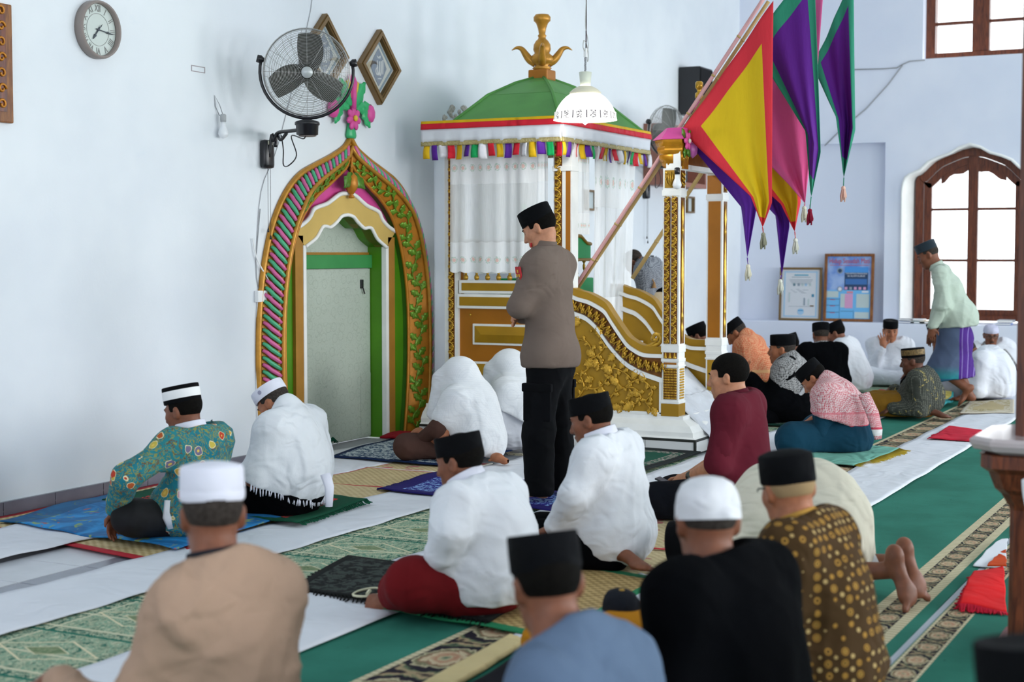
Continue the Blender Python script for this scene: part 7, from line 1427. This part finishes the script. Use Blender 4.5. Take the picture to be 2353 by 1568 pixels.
lo, hi = p.bbox(.18); F = p.fld(lo, hi, .0125); F.ell((0, .15, .33), (.20, .16, .15), None, .08); F.chain([p.Pv, (0, .22, .40), (0, .40, .36), (0, .52, .27)], [.17, .165, .165, .13], .08); F.cap((-.10, .40, .32), (.10, .40, .32), .14, .14, .08)
for q in (-1, 1): F.cap((q*.10, .15, .28), (q*.14, .26, .14), .12, .11, .08); F.chain([p.S[q], p.E[q], p.E[q]+(p.W[q]-p.E[q])*.9], [.075, .065, .05], .05); F.cap((q*.1, .08, .14), (q*.13, .25, .1), .10, .11, .08)
F.ell((0, .12, .22), (.21, .15, .2), None, .1); F.cut((0, 0, .02), (0, 0, -1)); F.mesh('robe', CREAMC, p.e, 3, wrinkle(.010, 11, 21, (0, 1, -.4)), floor=.0)
F = p.fld((-.25, -.35, -.02), (.25, .2, .3), .01); [F.cap((q*.1, .2, .09), p.ank[q]*.8+np.array([q*.02,.05,.0])+np.array([0, .03, 0]), .075, .058, .03) for q in (-1, 1)]; F.cut((0, 0, .01), (0, 0, -1)); F.mesh('trousers', WSHIRT, p.e, 2)
# 14 --- maroon shirt
p = person_sit('young person in maroon short sleeved shirt sitting with a phone in hand', (1698, 1205), 2, (1674, 868), 'fair', pitch=8, bulge=.035, kind='kneel', pz=.17, arms={}, res=.008, scale=1.03, sh=1.05)
bpy.data.objects.remove(p.bo); p.arm(-1, p.loc(1583, 1098, -.10), elbow=p.loc(1648, 1066, -.25)); p.arm(1, p.loc(1578, 1098, .07), (.4, -.6, -.6)); p.body([((-1, (.25, .95, -.25), (-.6, .3, .7)), dict(curl=.5)), ((1, (-.25, .95, -.25), (.4, .3, .8)), dict(curl=.45))], armr=(.05, .044, .028)); p.hair(HAIRB, .009, -.03, .05)
p.shirt(fabric('maroon_shirt', '#5b1a28', var=.1, bump=.12), wr=(.006, 12, 22), sl=(.072, .066, .05), sends=(0.02, 0.02), g_=.010, hemr=(.20, .17, .16), hemz=.06); p.collar(fabric('maroon_collar', '#4f1623'), .064, .04); p.lap(fabric('navy_black_trousers', '#0c0e16'), 'trousers', (.105, .10, .075), wr=(.004, 12, 4))
for q in (-1,): d_ = p.E[q]-p.S[q]; MB().tube([tuple(p.S[q]+d_*.25), tuple(p.S[q]+d_*.6), tuple(p.S[q]+d_*.98)], [.074, .070, .068], 16).build('sleeve', bpy.data.materials['maroon_shirt'], p.e, True)
wt = p.W[-1]; ax = p.W[-1]-p.E[-1]; ax /= np.linalg.norm(ax); o = MB().tube([tuple(wt-ax*.035), tuple(wt-ax*.012)], .032, 14).build('watch_strap', BLACK, p.e, True); MB().lathe([(.018, 0), (.02, .004), (.017, .009), (.002, .01)], 14).build('watch_face', DARKG, p.e, True, M=Matrix.Translation(tuple(wt-ax*.024+np.array([-.03, 0, .012]))) @ Matrix.Rotation(math.radians(-65), 4, 'Y'))
ph = p.loc(1537, 1112, -.05); o = MB().box((-.038, -.075, -.005), (.038, .075, .005), .004).build('phone', BLACK, None, M=Matrix.Translation(tuple(p.world(ph))) @ Matrix.Rotation(math.radians(22), 4, 'X')); tag(o, 'black phone held over the knees by the person in maroon', 'phone')
# 15 --- red chequered scarf
p = person_sit('person with red and white chequered scarf and dark teal sarong, head bowed', (1935, 1042), 0, (1872, 872), 'tan', pitch=44, bulge=.05, kind='cross', arms={}, res=.009)
bpy.data.objects.remove(p.bo); p.arm(-1, p.loc(1828, 1003, -.12), (-.5, -.7, -.3)); p.body([((-1, (.1, .9, -.5), (-.3, .3, .9)), dict(curl=.5)), ((1, (-.15, .85, -.35), (0, .3, 1)), dict(curl=.25))]); p.hair(HAIRB, .006, -.05); p.songkok(VELVET, .086, .040, 0)
TEALD = fabric('dark_teal_sarong', '#123a4e', var=.12); p.lap(TEALD, 'sarong', (.13, .115, .09), k=.1, hipr=(.25, .22, .18), wr=(.006, 12, 5)); p.shirt(TEALD, 'robe', wr=None, hem=False, hemz=None)
def scarf(p, mat, n, at, g_=.03, arms=.75, name='scarf', neck=True, seed=1, amp=.006, h=.0125, extra=None):
    lo, hi = p.bbox(.16); F = p.fld(lo, hi, h); p.torso(F, 1.05, g_, False); F.ell(p.spine(.4), (.185+g_*.6, .155+g_*.6, .2), p.spR(.4), .1)
    for q in (-1, 1): F.cap(p.S[q], p.S[q]*(1-arms)+p.E[q]*arms, .074+g_*.6, .07+g_*.6, .07)
    if neck: F.cap(p.N-p.t1*.02, p.HC+p.Rh@np.array([0, -.055, -.055])*p.s, .092, .072, .05)
    if extra: extra(F)
    F.cut(at, n, .01); c = p.HC+p.Rh@np.array([0, 0, -.04]); F.cut(c, p.Rh@np.array([0, .55, .85]), .01, lambda X, Y, Z: ((X-c[0])**2+(Y-c[1])**2+(Z-c[2])**2) < .15**2); return F.mesh(name, mat, p.e, 3, wrinkle(amp, 15, seed))
scarf(p, REDK, (0, .35, -1), p.loc(1945, 968), .032, .9, seed=3); MB().tube([tuple(p.loc(1985, 905, -.12)), tuple(p.loc(2005, 950, -.15)), tuple(p.loc(2016, 990, -.16)), tuple(p.loc(2018, 1010, -.16))], [.05, .055, .045, .03], 8, flat=.4).build('scarf_end', REDK, p.e, True)
# 16 --- black robe, black chequered scarf, arm raised
p = person_sit('person in black robe with black and white scarf, hand raised, face in profile', (1808, 975), 6, (1797, 805), 'tan', pitch=2, bulge=.06, scale=1.06, arms={}, brow=HAIRG)
bpy.data.objects.remove(p.bo); p.arm(-1, p.loc(1724, 872, -.2), (-.2, -.3, -1)); p.body([((-1, (.1, .3, 1), (0, .9, -.2)), dict(curl=.35)), ((1, (-.15, .85, -.35), (0, .3, 1)), dict(curl=.25))]); p.hair(HAIRG, .003, -.04); p.songkok(VELVET, .088, .040, 0)
p.shirt(BLACKC, 'robe', wr=(.006, 12, 25), g_=.03, sl=(.09, .085, .075), fat=1.15, hemr=(.26, .24, .2)); p.lap(BLACKC, 'sarong', (.12, .11, .08)); scarf(p, BLKK, (.1, .62, -1), p.loc(1812, 880), .04, .55, seed=5); MB().tube([tuple(p.HC+p.Rh@np.array(v)) for v in ((-.02, .108, -.045), (0, .112, -.043), (.02, .108, -.045))], [.003, .005, .003], 6).build('moustache', HAIRG, p.e, True)
g = plain('gold_thread', '#a58a3c', .5, .4, var=.3, vscale=60); q = MB(); rs = random.Random(8)
for i in range(26): a = p.loc(1778+rs.random()*36, 906+rs.random()*22, -.235); q.sphere(tuple(a), (.012, .016, .009), 6, 4)
q.build('gold_embroidery', g, p.e, True)['kind'] = 'stuff'
MB().tube([tuple(p.loc(1852, 888, -.2)), tuple(p.loc(1838, 908, -.215))], .016, 8, flat=.4).build('scarf_label', plain('grey_label', '#a9abb0', .6), p.e)
# 17 --- orange scarf beyond the post
p = person_sit('person in orange chequered scarf bending forward beside the far gate post', (1726, 952), 4, (1694, 768), 'tan', pitch=40, bulge=.06, kind='kneel', pz=.15); p.hair(HAIRG, .003, -.04); p.songkok(VELVET, .084, .040, 0); p.shirt(fabric('yellow_robe', '#b99a5a'), 'robe', wr=(.006, 12, 26), g_=.015, hemr=(.23, .21, .2)); p.lap(fabric('tan_sarong', '#a58858'), 'sarong'); o = scarf(p, ORGK, (0, .2, -1), p.loc(1735, 868), .035, .85, seed=7)
# 18, 28 --- two more caps seen in gaps
p = person_sit('person in grey chequered scarf and black cap seen between the two gate posts', (1620, 930), 0, (1606, 775), 'brown', pitch=25, bulge=.05); p.hair(HAIRB, .004); p.songkok(VELVET, .086, .040, 0); p.shirt(GRYK, wr=(.005, 13, 28)); p.lap(fabric('beige_sarong', '#a89678'), 'sarong')
p = person_sit('person mostly hidden behind the black and white scarf, only a black cap showing', (1838, 910), 0, (1815, 797), 'brown', pitch=20, bulge=.05); p.songkok(VELVET, .086, .040, 0); p.hair(HAIRB, .004); p.shirt(WSHIRT, wr=(.005, 13, 29)); p.lap(WSHIRT, 'sarong')
# 19 --- black shirt from behind
p = person_sit('person in black shirt with patterned neck scarf, seen from behind under the posters', (1888, 928), -52, (1886, 772), 'brown', pitch=12, yaw=-10, hy=.07, bulge=.05); p.hair(HAIRG, .003, -.03); p.songkok(VELVET, .084, .040, 0); p.shirt(BLACKC, wr=(.006, 13, 30), g_=.014); p.lap(BLACKC, 'sarong'); p.collar(BLKK, .074, .045, 'neck_scarf', .005)
# 20 --- white shirt beside
p = person_sit('person in white shirt and black cap sitting right of the black shirt', (1957, 905), 0, (1921, 768), 'brown', pitch=24, bulge=.06); p.hair(HAIRB, .005); p.songkok(VELVET, .086, .040, 0); p.shirt(WSHIRT, wr=(.007, 13, 31), g_=.018, hemr=(.23, .21, .2), sl=(.08, .075, .06)); p.lap(WSHIRT, 'sarong'); p.collar(WSHIRT, .066, .04)
# 21 --- white robe, hand raised, facing the room
p = person_sit('person in white robe and black cap facing the room with one open hand raised', (2052, 886), 104, (2046, 762), 'tan', pitch=10, yaw=10, hy=.04, bulge=.03, arms={}, res=.008, brow=HAIRG, open_=.9)
bpy.data.objects.remove(p.bo); p.arm(1, p.locy(2030, 797, .20), (.3, .1, -1)); p.body([((1, (.12, .0, 1), (-.1, .95, .05)), dict(curl=.07, spread=.22, thumb=1.1)), ((-1, (.15, .85, -.35), (0, .3, 1)), dict(curl=.25))], h=.0075); p.hair(HAIRG, .003, -.04); p.songkok(VELVET, .086, .040, 2); p.shirt(WROBE, 'robe', wr=(.006, 13, 32), g_=.012, sl=(.074, .066, .05), hemr=(.22, .20, .17), sends=(.93, .88)); p.collar(WROBE, .064, .04); p.lap(WROBE, 'trousers', (.115, .10, .08), wr=(.005, 12, 6))
# 22 --- grey batik
p = person_sit('person in grey patterned batik shirt and gold banded black cap at right', (2110, 963), 2, (2098, 832), 'dark', pitch=8, bulge=.05, kind='kneel', pz=.11, arms={}, sh=1.05)
bpy.data.objects.remove(p.bo); p.arm(-1, p.loc(2048, 938, -.22), (-.2, -.6, -.7)); fa = p.loc(2150, 955, -.12); fa[2] = .06; p.body([((-1, (.1, .9, -.4), (-.2, .3, .9)), dict(curl=.35)), ((1, (-.15, .85, -.35), (0, .3, 1)), dict(curl=.25))], [((fa+np.array([0, .05, .015]), (-.1, -1, -.1), (0, 0, 1)), dict(side=-1))]); p.hair(HAIRG, .003, -.04)
p.songkok(VELVET, .084, .040, 2, band=[(.022, .07, plain('gold_cap_band', '#6f5a36', .5, .2, var=.5, vscale=60), 'gold_cap_band')]); p.shirt(GREYB, wr=(.006, 13, 33), g_=.016, sl=(.08, .074, .06), hemr=(.225, .21, .18), fat=1.08); p.lap(fabric('brown_yellow_sarong', '#7d5a1c'), 'sarong', (.12, .11, .08)); p.collar(GREYB, .064, .035)
# 23 --- mint shirt, walking
p = Person('standing person in pale mint shirt and blue and purple sarong stepping past the window', (2190, 934), 5, (2133, 585), 26, 0, 0, 1.0, 'brown', None, .02, .02, None, .010, .88)
p.HC = p.loc(2134, 588); p.Pv = p.loc(2195, 775); p.N = p.HC+p.Rh@np.array([0, -.03, -.06])-np.array([0, .42, .90])*.085; p.M = (p.Pv+p.N)/2+np.array([0, -.10, .06]); t = p.N-p.M; p.t1 = t/np.linalg.norm(t); p.back = np.array([0, -.85, .5]); p.S = {q: p.N-p.t1*.06+np.array([q*.185, 0, 0]) for q in (-1, 1)}
p.arm(-1, p.loc(2142, 752, -.22), (-.4, -1, -.2)); p.arm(1, p.loc(2140, 762, .2), (.4, -1, -.2)); p.hip = {q: p.Pv+np.array([q*.09, 0, -.03]) for q in (-1, 1)}; p.knee = {-1: p.loc(2165, 850, -.1), 1: p.loc(2200, 850, .1)}; p.ank = {-1: p.loc(2222, 893, -.1), 1: p.loc(2228, 925, .1)}; p.ank[1][2] = .08
p.body([((q, (0, .1, -1), (q*.9, .1, .1)), dict(curl=.4)) for q in (-1, 1)], [((p.ank[-1], (0, .62, -.8), (0, .8, .6)), dict(side=1)), ((p.ank[1], (0, 1, 0)), dict(side=-1))], legr=(.075, .058, .043)); p.face(mat=HAIRG); p.hair(HAIRG, .002, -.04); p.songkok(fabric('grey_velvet', '#23303a', sheen=.3), .085, .05, 2)
MINT = fabric('mint_shirt', '#b3c0b3', var=.04, bump=.2); lo, hi = p.bbox(.16); F = p.fld(lo, hi, .012); F.ell(p.spine(.15), (.19, .155, .17), p.spR(.1), .08); F.ell(p.spine(.4), (.18, .15, .17), p.spR(.35), .08); F.ell(p.spine(.68), (.185, .14, .15), p.spR(.68), .08); F.ell(p.spine(.88), (.16, .10, .10), p.spR(.88), .06)
for q in (-1, 1): F.cap(p.spine(.93), p.S[q], .068, .07, .06); F.chain([p.S[q], p.E[q], p.E[q]+(p.W[q]-p.E[q])*.9], [.08, .075, .06], .04)
hc = p.loc(2200, 752); F.ell(hc+np.array([0, -.02, .10]), (.215, .19, .17), None, .08); F.cut(hc+np.array([0, 0, -.005]), (0, -.08, -1)); c = p.N+np.array([0, .015, .022]); F.cut(c, (0, .6, .8), .01, lambda X, Y, Z: ((X-c[0])**2+(Y-c[1])**2+(Z-c[2])**2) < .12**2); F.mesh('shirt', MINT, p.e, 3, wrinkle(.007, 12, 34)); p.collar(MINT, .064, .045)
g = G('blue_purple_sarong', .85, 0, .15); x, y, z = g.xyz(g.co()); zl, zh = float(p.loc(2190, 872)[2]), float(p.loc(2190, 835)[2]); c = g.mix(g.ss(z, zl, zh), '#2f8f98', '#4d5a74'); c = g.mix(g.lt(y, p.Pv[1]-.06), c, '#4b2a7c'); c = g.mix(g.ma('MULTIPLY', g.lt(y, p.Pv[1]-.06), g.gt(g.ma('FRACT', g.ma('MULTIPLY', y, 22)), .82)), c, '#7d6aa8'); c = g.mix(g.ma('MULTIPLY', g.lt(z, zl+.02), .6), c, '#3d4f86'); g.bump(g.noise(g.co(), 38, 4), .15, .01); SAR = g.col(c)
F = p.fld(lo, hi, .012); F.ell(p.Pv, (.185, .165, .17), None, .05); [F.chain([p.hip[q], p.knee[q], p.ank[q]*.62+p.knee[q]*.38], [.125, .125, .12], .12) for q in (-1, 1)]; F.ell((p.knee[1]+p.knee[-1])/2+np.array([0, -.02, .02]), (.19, .17, .25), None, .1); bz_ = p.loc(2190, 872)[2]; F.cut((0, p.Pv[1], bz_), (0, -.15, -1)); F.mesh('sarong', SAR, p.e, 3, wrinkle(.007, 12, 35))
# 24 --- brown batik, mostly hidden behind the walker
p = person_sit('person in rust brown shirt mostly hidden behind the walking person', (2158, 902), 10, (2156, 765), 'brown', pitch=20, bulge=.05, arms={}, faceon=False); p.shirt(plain('rust_batik', '#7a4526', .85, var=.5, vscale=40), wr=(.006, 13, 36), g_=.02); p.lap(BLACKC, 'sarong'); p.songkok(VELVET, .084, .040, 0)
# 25 --- white robe bowing behind the walker
p = person_sit('person in long white robe bending low, face hidden behind the walking person', (2272, 921), 0, (2226, 812), 'tan', pitch=55, bulge=.09, kind='kneel', pz=.17, faceon=False, scale=1.05); p.hair(HAIRG, .003); p.skullcap(WCAP, z0=.03, hgt=.09); p.shirt(WROBE, 'robe', wr=(.007, 12, 37), g_=.03, sl=(.085, .08, .07), hemr=(.24, .24, .22), hemc=(0, -.04, -.02), fat=1.15); p.lap(fabric('grey_sarong', '#8f909a'), 'sarong', (.11, .1, .08))
# 26 --- spectacles and white cap at far right
p = person_sit('person with spectacles, white cap and black and white scarf facing the room by the window', (2305, 884), 112, (2277, 772), 'brown', pitch=10, yaw=-4, hy=.05, bulge=.03, res=.008, brow=HAIRG); p.hair(HAIRG, .002, -.04); p.skullcap(fabric('lilac_white_cap', '#c9c9de'), z0=.04, hgt=.085); p.shirt(WROBE, 'robe', wr=(.006, 13, 38), g_=.012); p.lap(fabric('royal_blue_sarong', '#23286f'), 'sarong')
q = MB()
for s in (-1, 1): q.tube([tuple((s*.031+.024*math.cos(a), .104, .008+.018*math.sin(a))) for a in np.linspace(0, 6.283, 17)[:-1]], .0028, 5, closed=True); q.tube([(s*.054, .104, .012), (s*.078, .06, .014), (s*.08, 0, .012)], .0025, 5)
q.tube([(-.008, .106, .01), (.008, .106, .01)], .0025, 5); q.build('spectacles', BLACK, p.e, True, M=p.HM())['kind'] = 'stuff'; MB().tube([(-.026, .104, -.052), (0, .112, -.047), (.026, .104, -.052)], [.004, .007, .004], 6).build('moustache', HAIRG, p.e, True, M=p.HM())
for s in (-1, 1): MB().tube(smooth_curve([tuple(p.N+np.array([s*.05, -.05, .03])), tuple(p.N+np.array([s*.085, .06, -.03])), tuple(p.spine(.62)+np.array([s*.10, .165, 0])), tuple(p.spine(.2)+np.array([s*.11, .19, .02]))], 5), [.04]*16, 8, flat=.5).build('scarf_end', BLKK, p.e, True)
# 27 --- stooping behind the pulpit
p = Person('person in grey plaid shirt stooping behind the pulpit steps, black cloth at the waist', (13.1, 4.95), 0, None, 62, 0, 0, 1.0, 'brown', None, .02, .02, np.array([0, 0, 1.4]), .010, .88)
p.HC = p.loc(1460, 605); p.Pv = p.loc(1500, 690); p.Pv[2] = max(p.Pv[2], .95); dn = p.Pv-p.HC; p.N = p.HC+np.array([0, -.12, -.02]); p.M = (p.N+p.Pv)/2+np.array([0, -.02, .10]); t = p.N-p.M; p.t1 = t/np.linalg.norm(t); p.back = np.array([0, -.3, 1.]); p.S = {q: p.N-p.t1*.06+np.array([q*.18, 0, -.03]) for q in (-1, 1)}; [p.arm(q, p.N+np.array([q*.15, .12, -.5]), (q*.4, -1, 0)) for q in (-1, 1)]
p.hip = {q: p.Pv+np.array([q*.09, 0, -.03]) for q in (-1, 1)}; p.ank = {q: np.array([q*.11, p.Pv[1]+.02, .08]) for q in (-1, 1)}; p.knee = {q: (p.hip[q]+p.ank[q])/2+np.array([0, .03, 0]) for q in (-1, 1)}; p.body(None, [((p.ank[q], (0, 1, 0)), {}) for q in (-1, 1)]); p.hair(HAIRG, .006, -.06)
lo, hi = p.bbox(.15); F = p.fld(lo, hi, .0125); p.torso(F, 1.05, .01); [p.sleeve(F, q) for q in (-1, 1)]; F.cut(p.N+p.t1*.02, p.t1, .01, lambda X, Y, Z: ((X-p.N[0])**2+(Y-p.N[1])**2+(Z-p.N[2])**2) < .12**2); F.mesh('shirt', GRYK, p.e, 3, wrinkle(.006, 13, 40))
F = p.fld(lo, hi, .0125); F.ell(p.spine(.16), (.19, .155, .07), p.spR(.16), .05); F.mesh('waist_cloth', BLACKC, p.e, 2, wrinkle(.005, 14, 41)); F = p.fld(lo, hi, .0125); F.ell(p.Pv, (.18, .16, .16), None, .05); [F.chain([p.hip[q], p.knee[q], p.ank[q]+np.array([0, 0, .08])], [.12, .13, .14], .12) for q in (-1, 1)]; F.mesh('sarong', fabric('beige_sarong2', '#b5a387'), p.e, 3, wrinkle(.008, 11, 42))
a = p.loc(1495, 632, -.19); MB().tube([tuple(a+np.array([0, .06, .03])), tuple(a+np.array([0, 0, .0])), tuple(p.loc(1503, 650, -.2))], .006, 6).lathe([(.008, .0), (.02, -.05), (.026, -.055), (.004, -.056)], 10, tuple(p.loc(1503, 648, -.2))).build('tassel', fabric('tan_tassel', '#a8825a'), p.e, True)
# 30 --- black cap of someone nearer the camera, lower right corner
p = person_sit('person cut by the lower right corner, only a black cap showing', (2440, 2640), -20, (2385, 1668), 'brown', pitch=8, hy=.06, bulge=.03); p.hair(HAIRB, .004); p.songkok(VELVET, .10, .04, 0); p.shirt(BLACKC, wr=None); p.lap(BLACKC, 'sarong')
# ================================================================ right pillar on its pedestal
b = Pz(2425, 1500); M = Matrix.Translation((b[0], b[1], 0)) @ Matrix.Rotation(math.radians(0), 4, 'Z'); pl = empty('pillar', (b[0], b[1], 0), 0, 'dark polished wooden pillar on a moulded pedestal at the right edge', 'pillar')
def sq(prof, name, mat, ch=.25):
    V = []; F = []
    for r, z in prof:
        c = r*ch
        for (x, y) in ((r, r-c), (r-c, r), (-r+c, r), (-r, r-c), (-r, -r+c), (-r+c, -r), (r-c, -r), (r, -r+c)): V.append((x, y, z))
    for i in range(len(prof)-1):
        for k in range(8): F.append((i*8+k, i*8+(k+1) % 8, i*8+8+(k+1) % 8, i*8+8+k))
    F += [tuple(range(7, -1, -1)), tuple((len(prof)-1)*8+k for k in range(8))]; q = MB(); q.add(V, F); return q.build(name, mat, pl)
POLW = WOOD
sq([(.20, 0), (.20, .04), (.165, .06)], 'plinth_block', POLW); o = MB().lathe([(.02, -.12), (.05, -.11), (.055, -.04), (.05, .04), (.055, .11), (.02, .12)], 16, axis='x').build('base_roll', POLW, pl, True, loc=(-.13, -.02, .10)); sq([(.15, .06), (.15, .54), (.155, .56)], 'pedestal_shaft', POLW, .12); sq([(.16, .56), (.18, .60), (.20, .62), (.22, .68), (.245, .70), (.245, .745), (.25, .75)], 'pedestal_moulding', POLW, .2)
g = plain('slab_reflection_tone', '#b9aeb0', .08, 0, .6); sq([(.235, .75), (.272, .765), (.285, .785), (.285, .80), (.272, .81)], 'pedestal_slab', g, .3); sq([(.14, .81), (.14, CEIL)], 'pillar_shaft', POLW, .22)  # slab coloured pale to stand for the window's white reflection on it
c = PX(2349, 1190, b[0]-.45); q = empty('white_cloth', tuple(c), 0, 'white cloth hanging at the right edge in front of the pillar', 'cloth'); link('cloth_fold', grid_mesh('cloth_fold', 10, 14, lambda u, v: (.02*np.sin(u*8), -.02-.16*u+.025*np.cos(v*3), .13-.26*v+.02*np.sin(u*5)), [WSHIRT], thick=.004), q)
# books on the ledge below the window
BK = [plain('book_'+n, c, .6) for n, c in (('blue', '#7f93c4'), ('white', '#d6d8dc'), ('grey', '#8f9299'), ('tan', '#b59a5c'), ('teal', '#5e8f92'))]
def book(px, w, th, z, k, label):
    a = PX(px, 741, FX-.14); o = MB().box((-.09, -w/2, 0), (.09, w/2, th), .003).build('book', BK[k % 5], None, loc=(FX-.13, a[1], z)); tag(o, label, 'book', 'books on the window ledge'); MB().box((-.092, -w/2+.003, .004), (.085, w/2+.002, th-.004)).build('pages', WHITEM, o)
for i, (px, w, th, lv, lb) in enumerate(((2085, .20, .022, 0, 'grey book lying at the left end of the ledge books'), (2085, .18, .020, 1, 'thin book on top of the left end of the ledge books'), (2112, .17, .025, 0, 'blue book in the middle of the ledge under the window'), (2110, .15, .022, 1, 'white book on top of the blue ledge book'), (2130, .14, .03, 0, 'pale book beside the blue book on the ledge'), (2305, .2, .022, 0, 'tan book under the right side of the window'), (2312, .18, .03, 1, 'pale thick book topmost under the right side of the window'))):
    book(px, w, th, ZL+.004+lv*.031, i*2, lb)
# framed posters leaning on the ledge
def poster(px0, px1, py0, py1, label, fmat, fw_):
    a = PX(px0, py1, FX-.03); b_ = PX(px1, py0, FX-.03); W_ = a[1]-b_[1]; H_ = b_[2]-ZL; e = empty('poster', (FX-.06, a[1], ZL+.002), math.radians(-90), label, 'poster'); e.rotation_euler = (math.radians(-4), 0, math.radians(-90))
    for lo, hi in (((0, -.0, 0), (W_, .03, fw_)), ((0, 0, H_-fw_), (W_, .03, H_)), ((0, 0, fw_), (fw_, .03, H_-fw_)), ((W_-fw_, 0, fw_), (W_, .03, H_-fw_))): MB().box(lo, hi, .004).build('frame_rail', fmat, e)
    return e, W_, H_, fw_
def panel(e, x0, x1, z0, z1, mat, name='print_block', y=.014): return MB().box((x0, y, z0), (x1, y+.002, z1)).build(name, mat, e)
pm = lambda n, c: plain('print_'+n, c, .6)
TXR = lambda x, z, y=.0125: Matrix.Translation((x, y, z)) @ Matrix.Rotation(math.radians(90), 4, 'X')
BLU, SKY, PNK, PAL, NVY, GRY, RED_, WHT = pm('blue', '#5c87d6'), pm('sky', '#6fb4e4'), pm('pink', '#d29bc0'), pm('pale', '#b9c8c8'), pm('navy', '#2d4668'), pm('grey', '#8d9aa6'), pm('red', '#c0526a'), pm('white', '#d9dde6')
e, W_, H_, f_ = poster(1892, 2008, 583, 745, 'blue framed poster headed in red letters leaning on the ledge', WOOD2, .035)
i0, i1, j0, j1 = f_, W_-f_, f_, H_-f_; iw, ih = i1-i0, j1-j0; g = G('print_bg', .6); x, y, z = g.xyz(g.co()); bgm = g.col(g.mix(g.ss(g.noise(g.co(), 5, 3), .35, .65), '#5e86cf', '#9db6e0')); panel(e, i0, i1, j0, j1, bgm, 'print_sheet', .016)
R_ = lambda a, b, c, d, m, y=.0145: panel(e, i0+a*iw, i0+b*iw, j0+c*ih, j0+d*ih, m, y=y)
R_(.0, 1, .0, .46, SKY); R_(.0, .27, .34, .44, PAL, .013); R_(.32, .42, .18, .40, PAL, .013); R_(.42, .60, .17, .40, PNK, .012); R_(.68, .97, .18, .40, PAL, .013); R_(.65, .97, .01, .11, PAL, .013); R_(.46, .60, .41, .44, pm('rose', '#d8868e'), .013); R_(.8, .95, .42, .45, WHT, .013)
R_(.40, .93, .46, .75, NVY, .0135); R_(.40, .93, .74, .83, pm('mid_blue', '#4a92d8'), .0135); R_(.42, .91, .55, .64, pm('steel_blue', '#3f6fae'), .013)
for k in range(5): R_(.41+k*.105, .47+k*.105, .468, .51, PNK if k != 1 else GRY, .0125)
for k, zz_ in enumerate((.10, .21, .31)): R_(0, .29, zz_, zz_+.006, NVY, .0125); R_(.08, .2, zz_-.012, zz_-.003, RED_, .0125)
R_(.33, .6, .118, .123, NVY, .0125); R_(.3, .305, 0, .33, NVY, .0125); R_(.62, .625, 0, .14, NVY, .0125)
for zz_, cx_, rr in ((.77, .29, .055), (.475, .30, .05)): MB().lathe([(.001, 0), (rr*iw*1.2, 0)], 18, axis='y', cap=False).build('round_seal', GRY, e, loc=(i0+cx_*iw, .013, j0+zz_*ih)); MB().lathe([(.001, 0), (rr*iw*.8, 0)], 18, axis='y', cap=False).build('seal_centre', WHT if zz_ < .6 else NVY, e, loc=(i0+cx_*iw, .0125, j0+zz_*ih))
text_obj('poster_heading', 'Hidup Sesudah Mati', .082, RED_, e, TXR(i0+iw*.5, j0+ih*.925) @ Matrix.Diagonal((.78, 1.1, 1, 1)), .0006); R_(.05, .95, .855, .862, RED_, .0125); text_obj('poster_title', 'TAHAPAN MANUSIA\nDI ALAM KUBUR', .03, WHT, e, TXR(i0+iw*.665, j0+ih*.705, .012), .0004)
e, W_, H_, f_ = poster(1790, 1888, 615, 741, 'white printed chart in a worn gilt frame leaning on the ledge', GILTW, .028); i0, i1, j0, j1 = f_, W_-f_, f_, H_-f_; iw, ih = i1-i0, j1-j0; panel(e, i0, i1, j0, j1, pm('paper', '#d2d5da'), 'print_sheet', .016); BL2 = pm('pale_blue', '#9fc3de')
for a, b_, c, d in ((.06, .94, .03, .055), (.06, .94, .94, .965), (.06, .095, .055, .94), (.905, .94, .055, .94)): R_(a, b_, c, d, BL2)
R_(.33, .70, .875, .90, pm('teal_head', '#4d9fb8'), .0135); R_(.26, .76, .84, .85, GRY, .0135)
for k in range(4): R_(.2+.02*k, .82-.02*k, .79-.028*k, .797-.028*k, GRY, .0135)
for k, (a, m_) in enumerate(((.30, NVY), (.42, GRY), (.52, PAL), (.61, BL2), (.72, PAL))): R_(a, a+.06, .665, .72, m_ if k else pm('slate', '#6d8a96'), .0135)
for k in range(9): R_(.2+.045*k, .23+.06*k, .52+.012*((k*5) % 7), .526+.012*((k*5) % 7), GRY, .0135)
R_(.80, .86, .44, .50, pm('deep_teal', '#3f86a6'), .0135); R_(.19, .23, .33, .52, PAL, .0135); R_(.59, .63, .27, .42, GRY, .0135); R_(.70, .74, .27, .40, PAL, .0135); R_(.2, .86, .243, .248, GRY, .0135); R_(.76, .86, .245, .27, GILTW, .0135); MB().lathe([(.001, 0), (.085*iw, 0)], 18, axis='y', cap=False).build('round_seal', BL2, e, loc=(i0+.52*iw, .0135, j0+.14*ih)); R_(.45, .59, .15, .175, pm('seal_blue', '#5b9cc8'), .012)
# cables on the far wall
for lb, pts in (('grey cable running along the far wall to the upper window', [(1960, 160), (2030, 158), (2060, 156), (2074, 148), (2090, 141), (2125, 138)]), ('grey cable sagging down the far wall from the upper window', [(2074, 150), (2040, 195), (1990, 250), (1930, 300), (1895, 335)])):
    o = MB().tube([tuple(PX(x, y, FX-.01)) for x, y in pts], .007, 5).build('wall_cable', GREYC, None, True); tag(o, lb, 'cable')
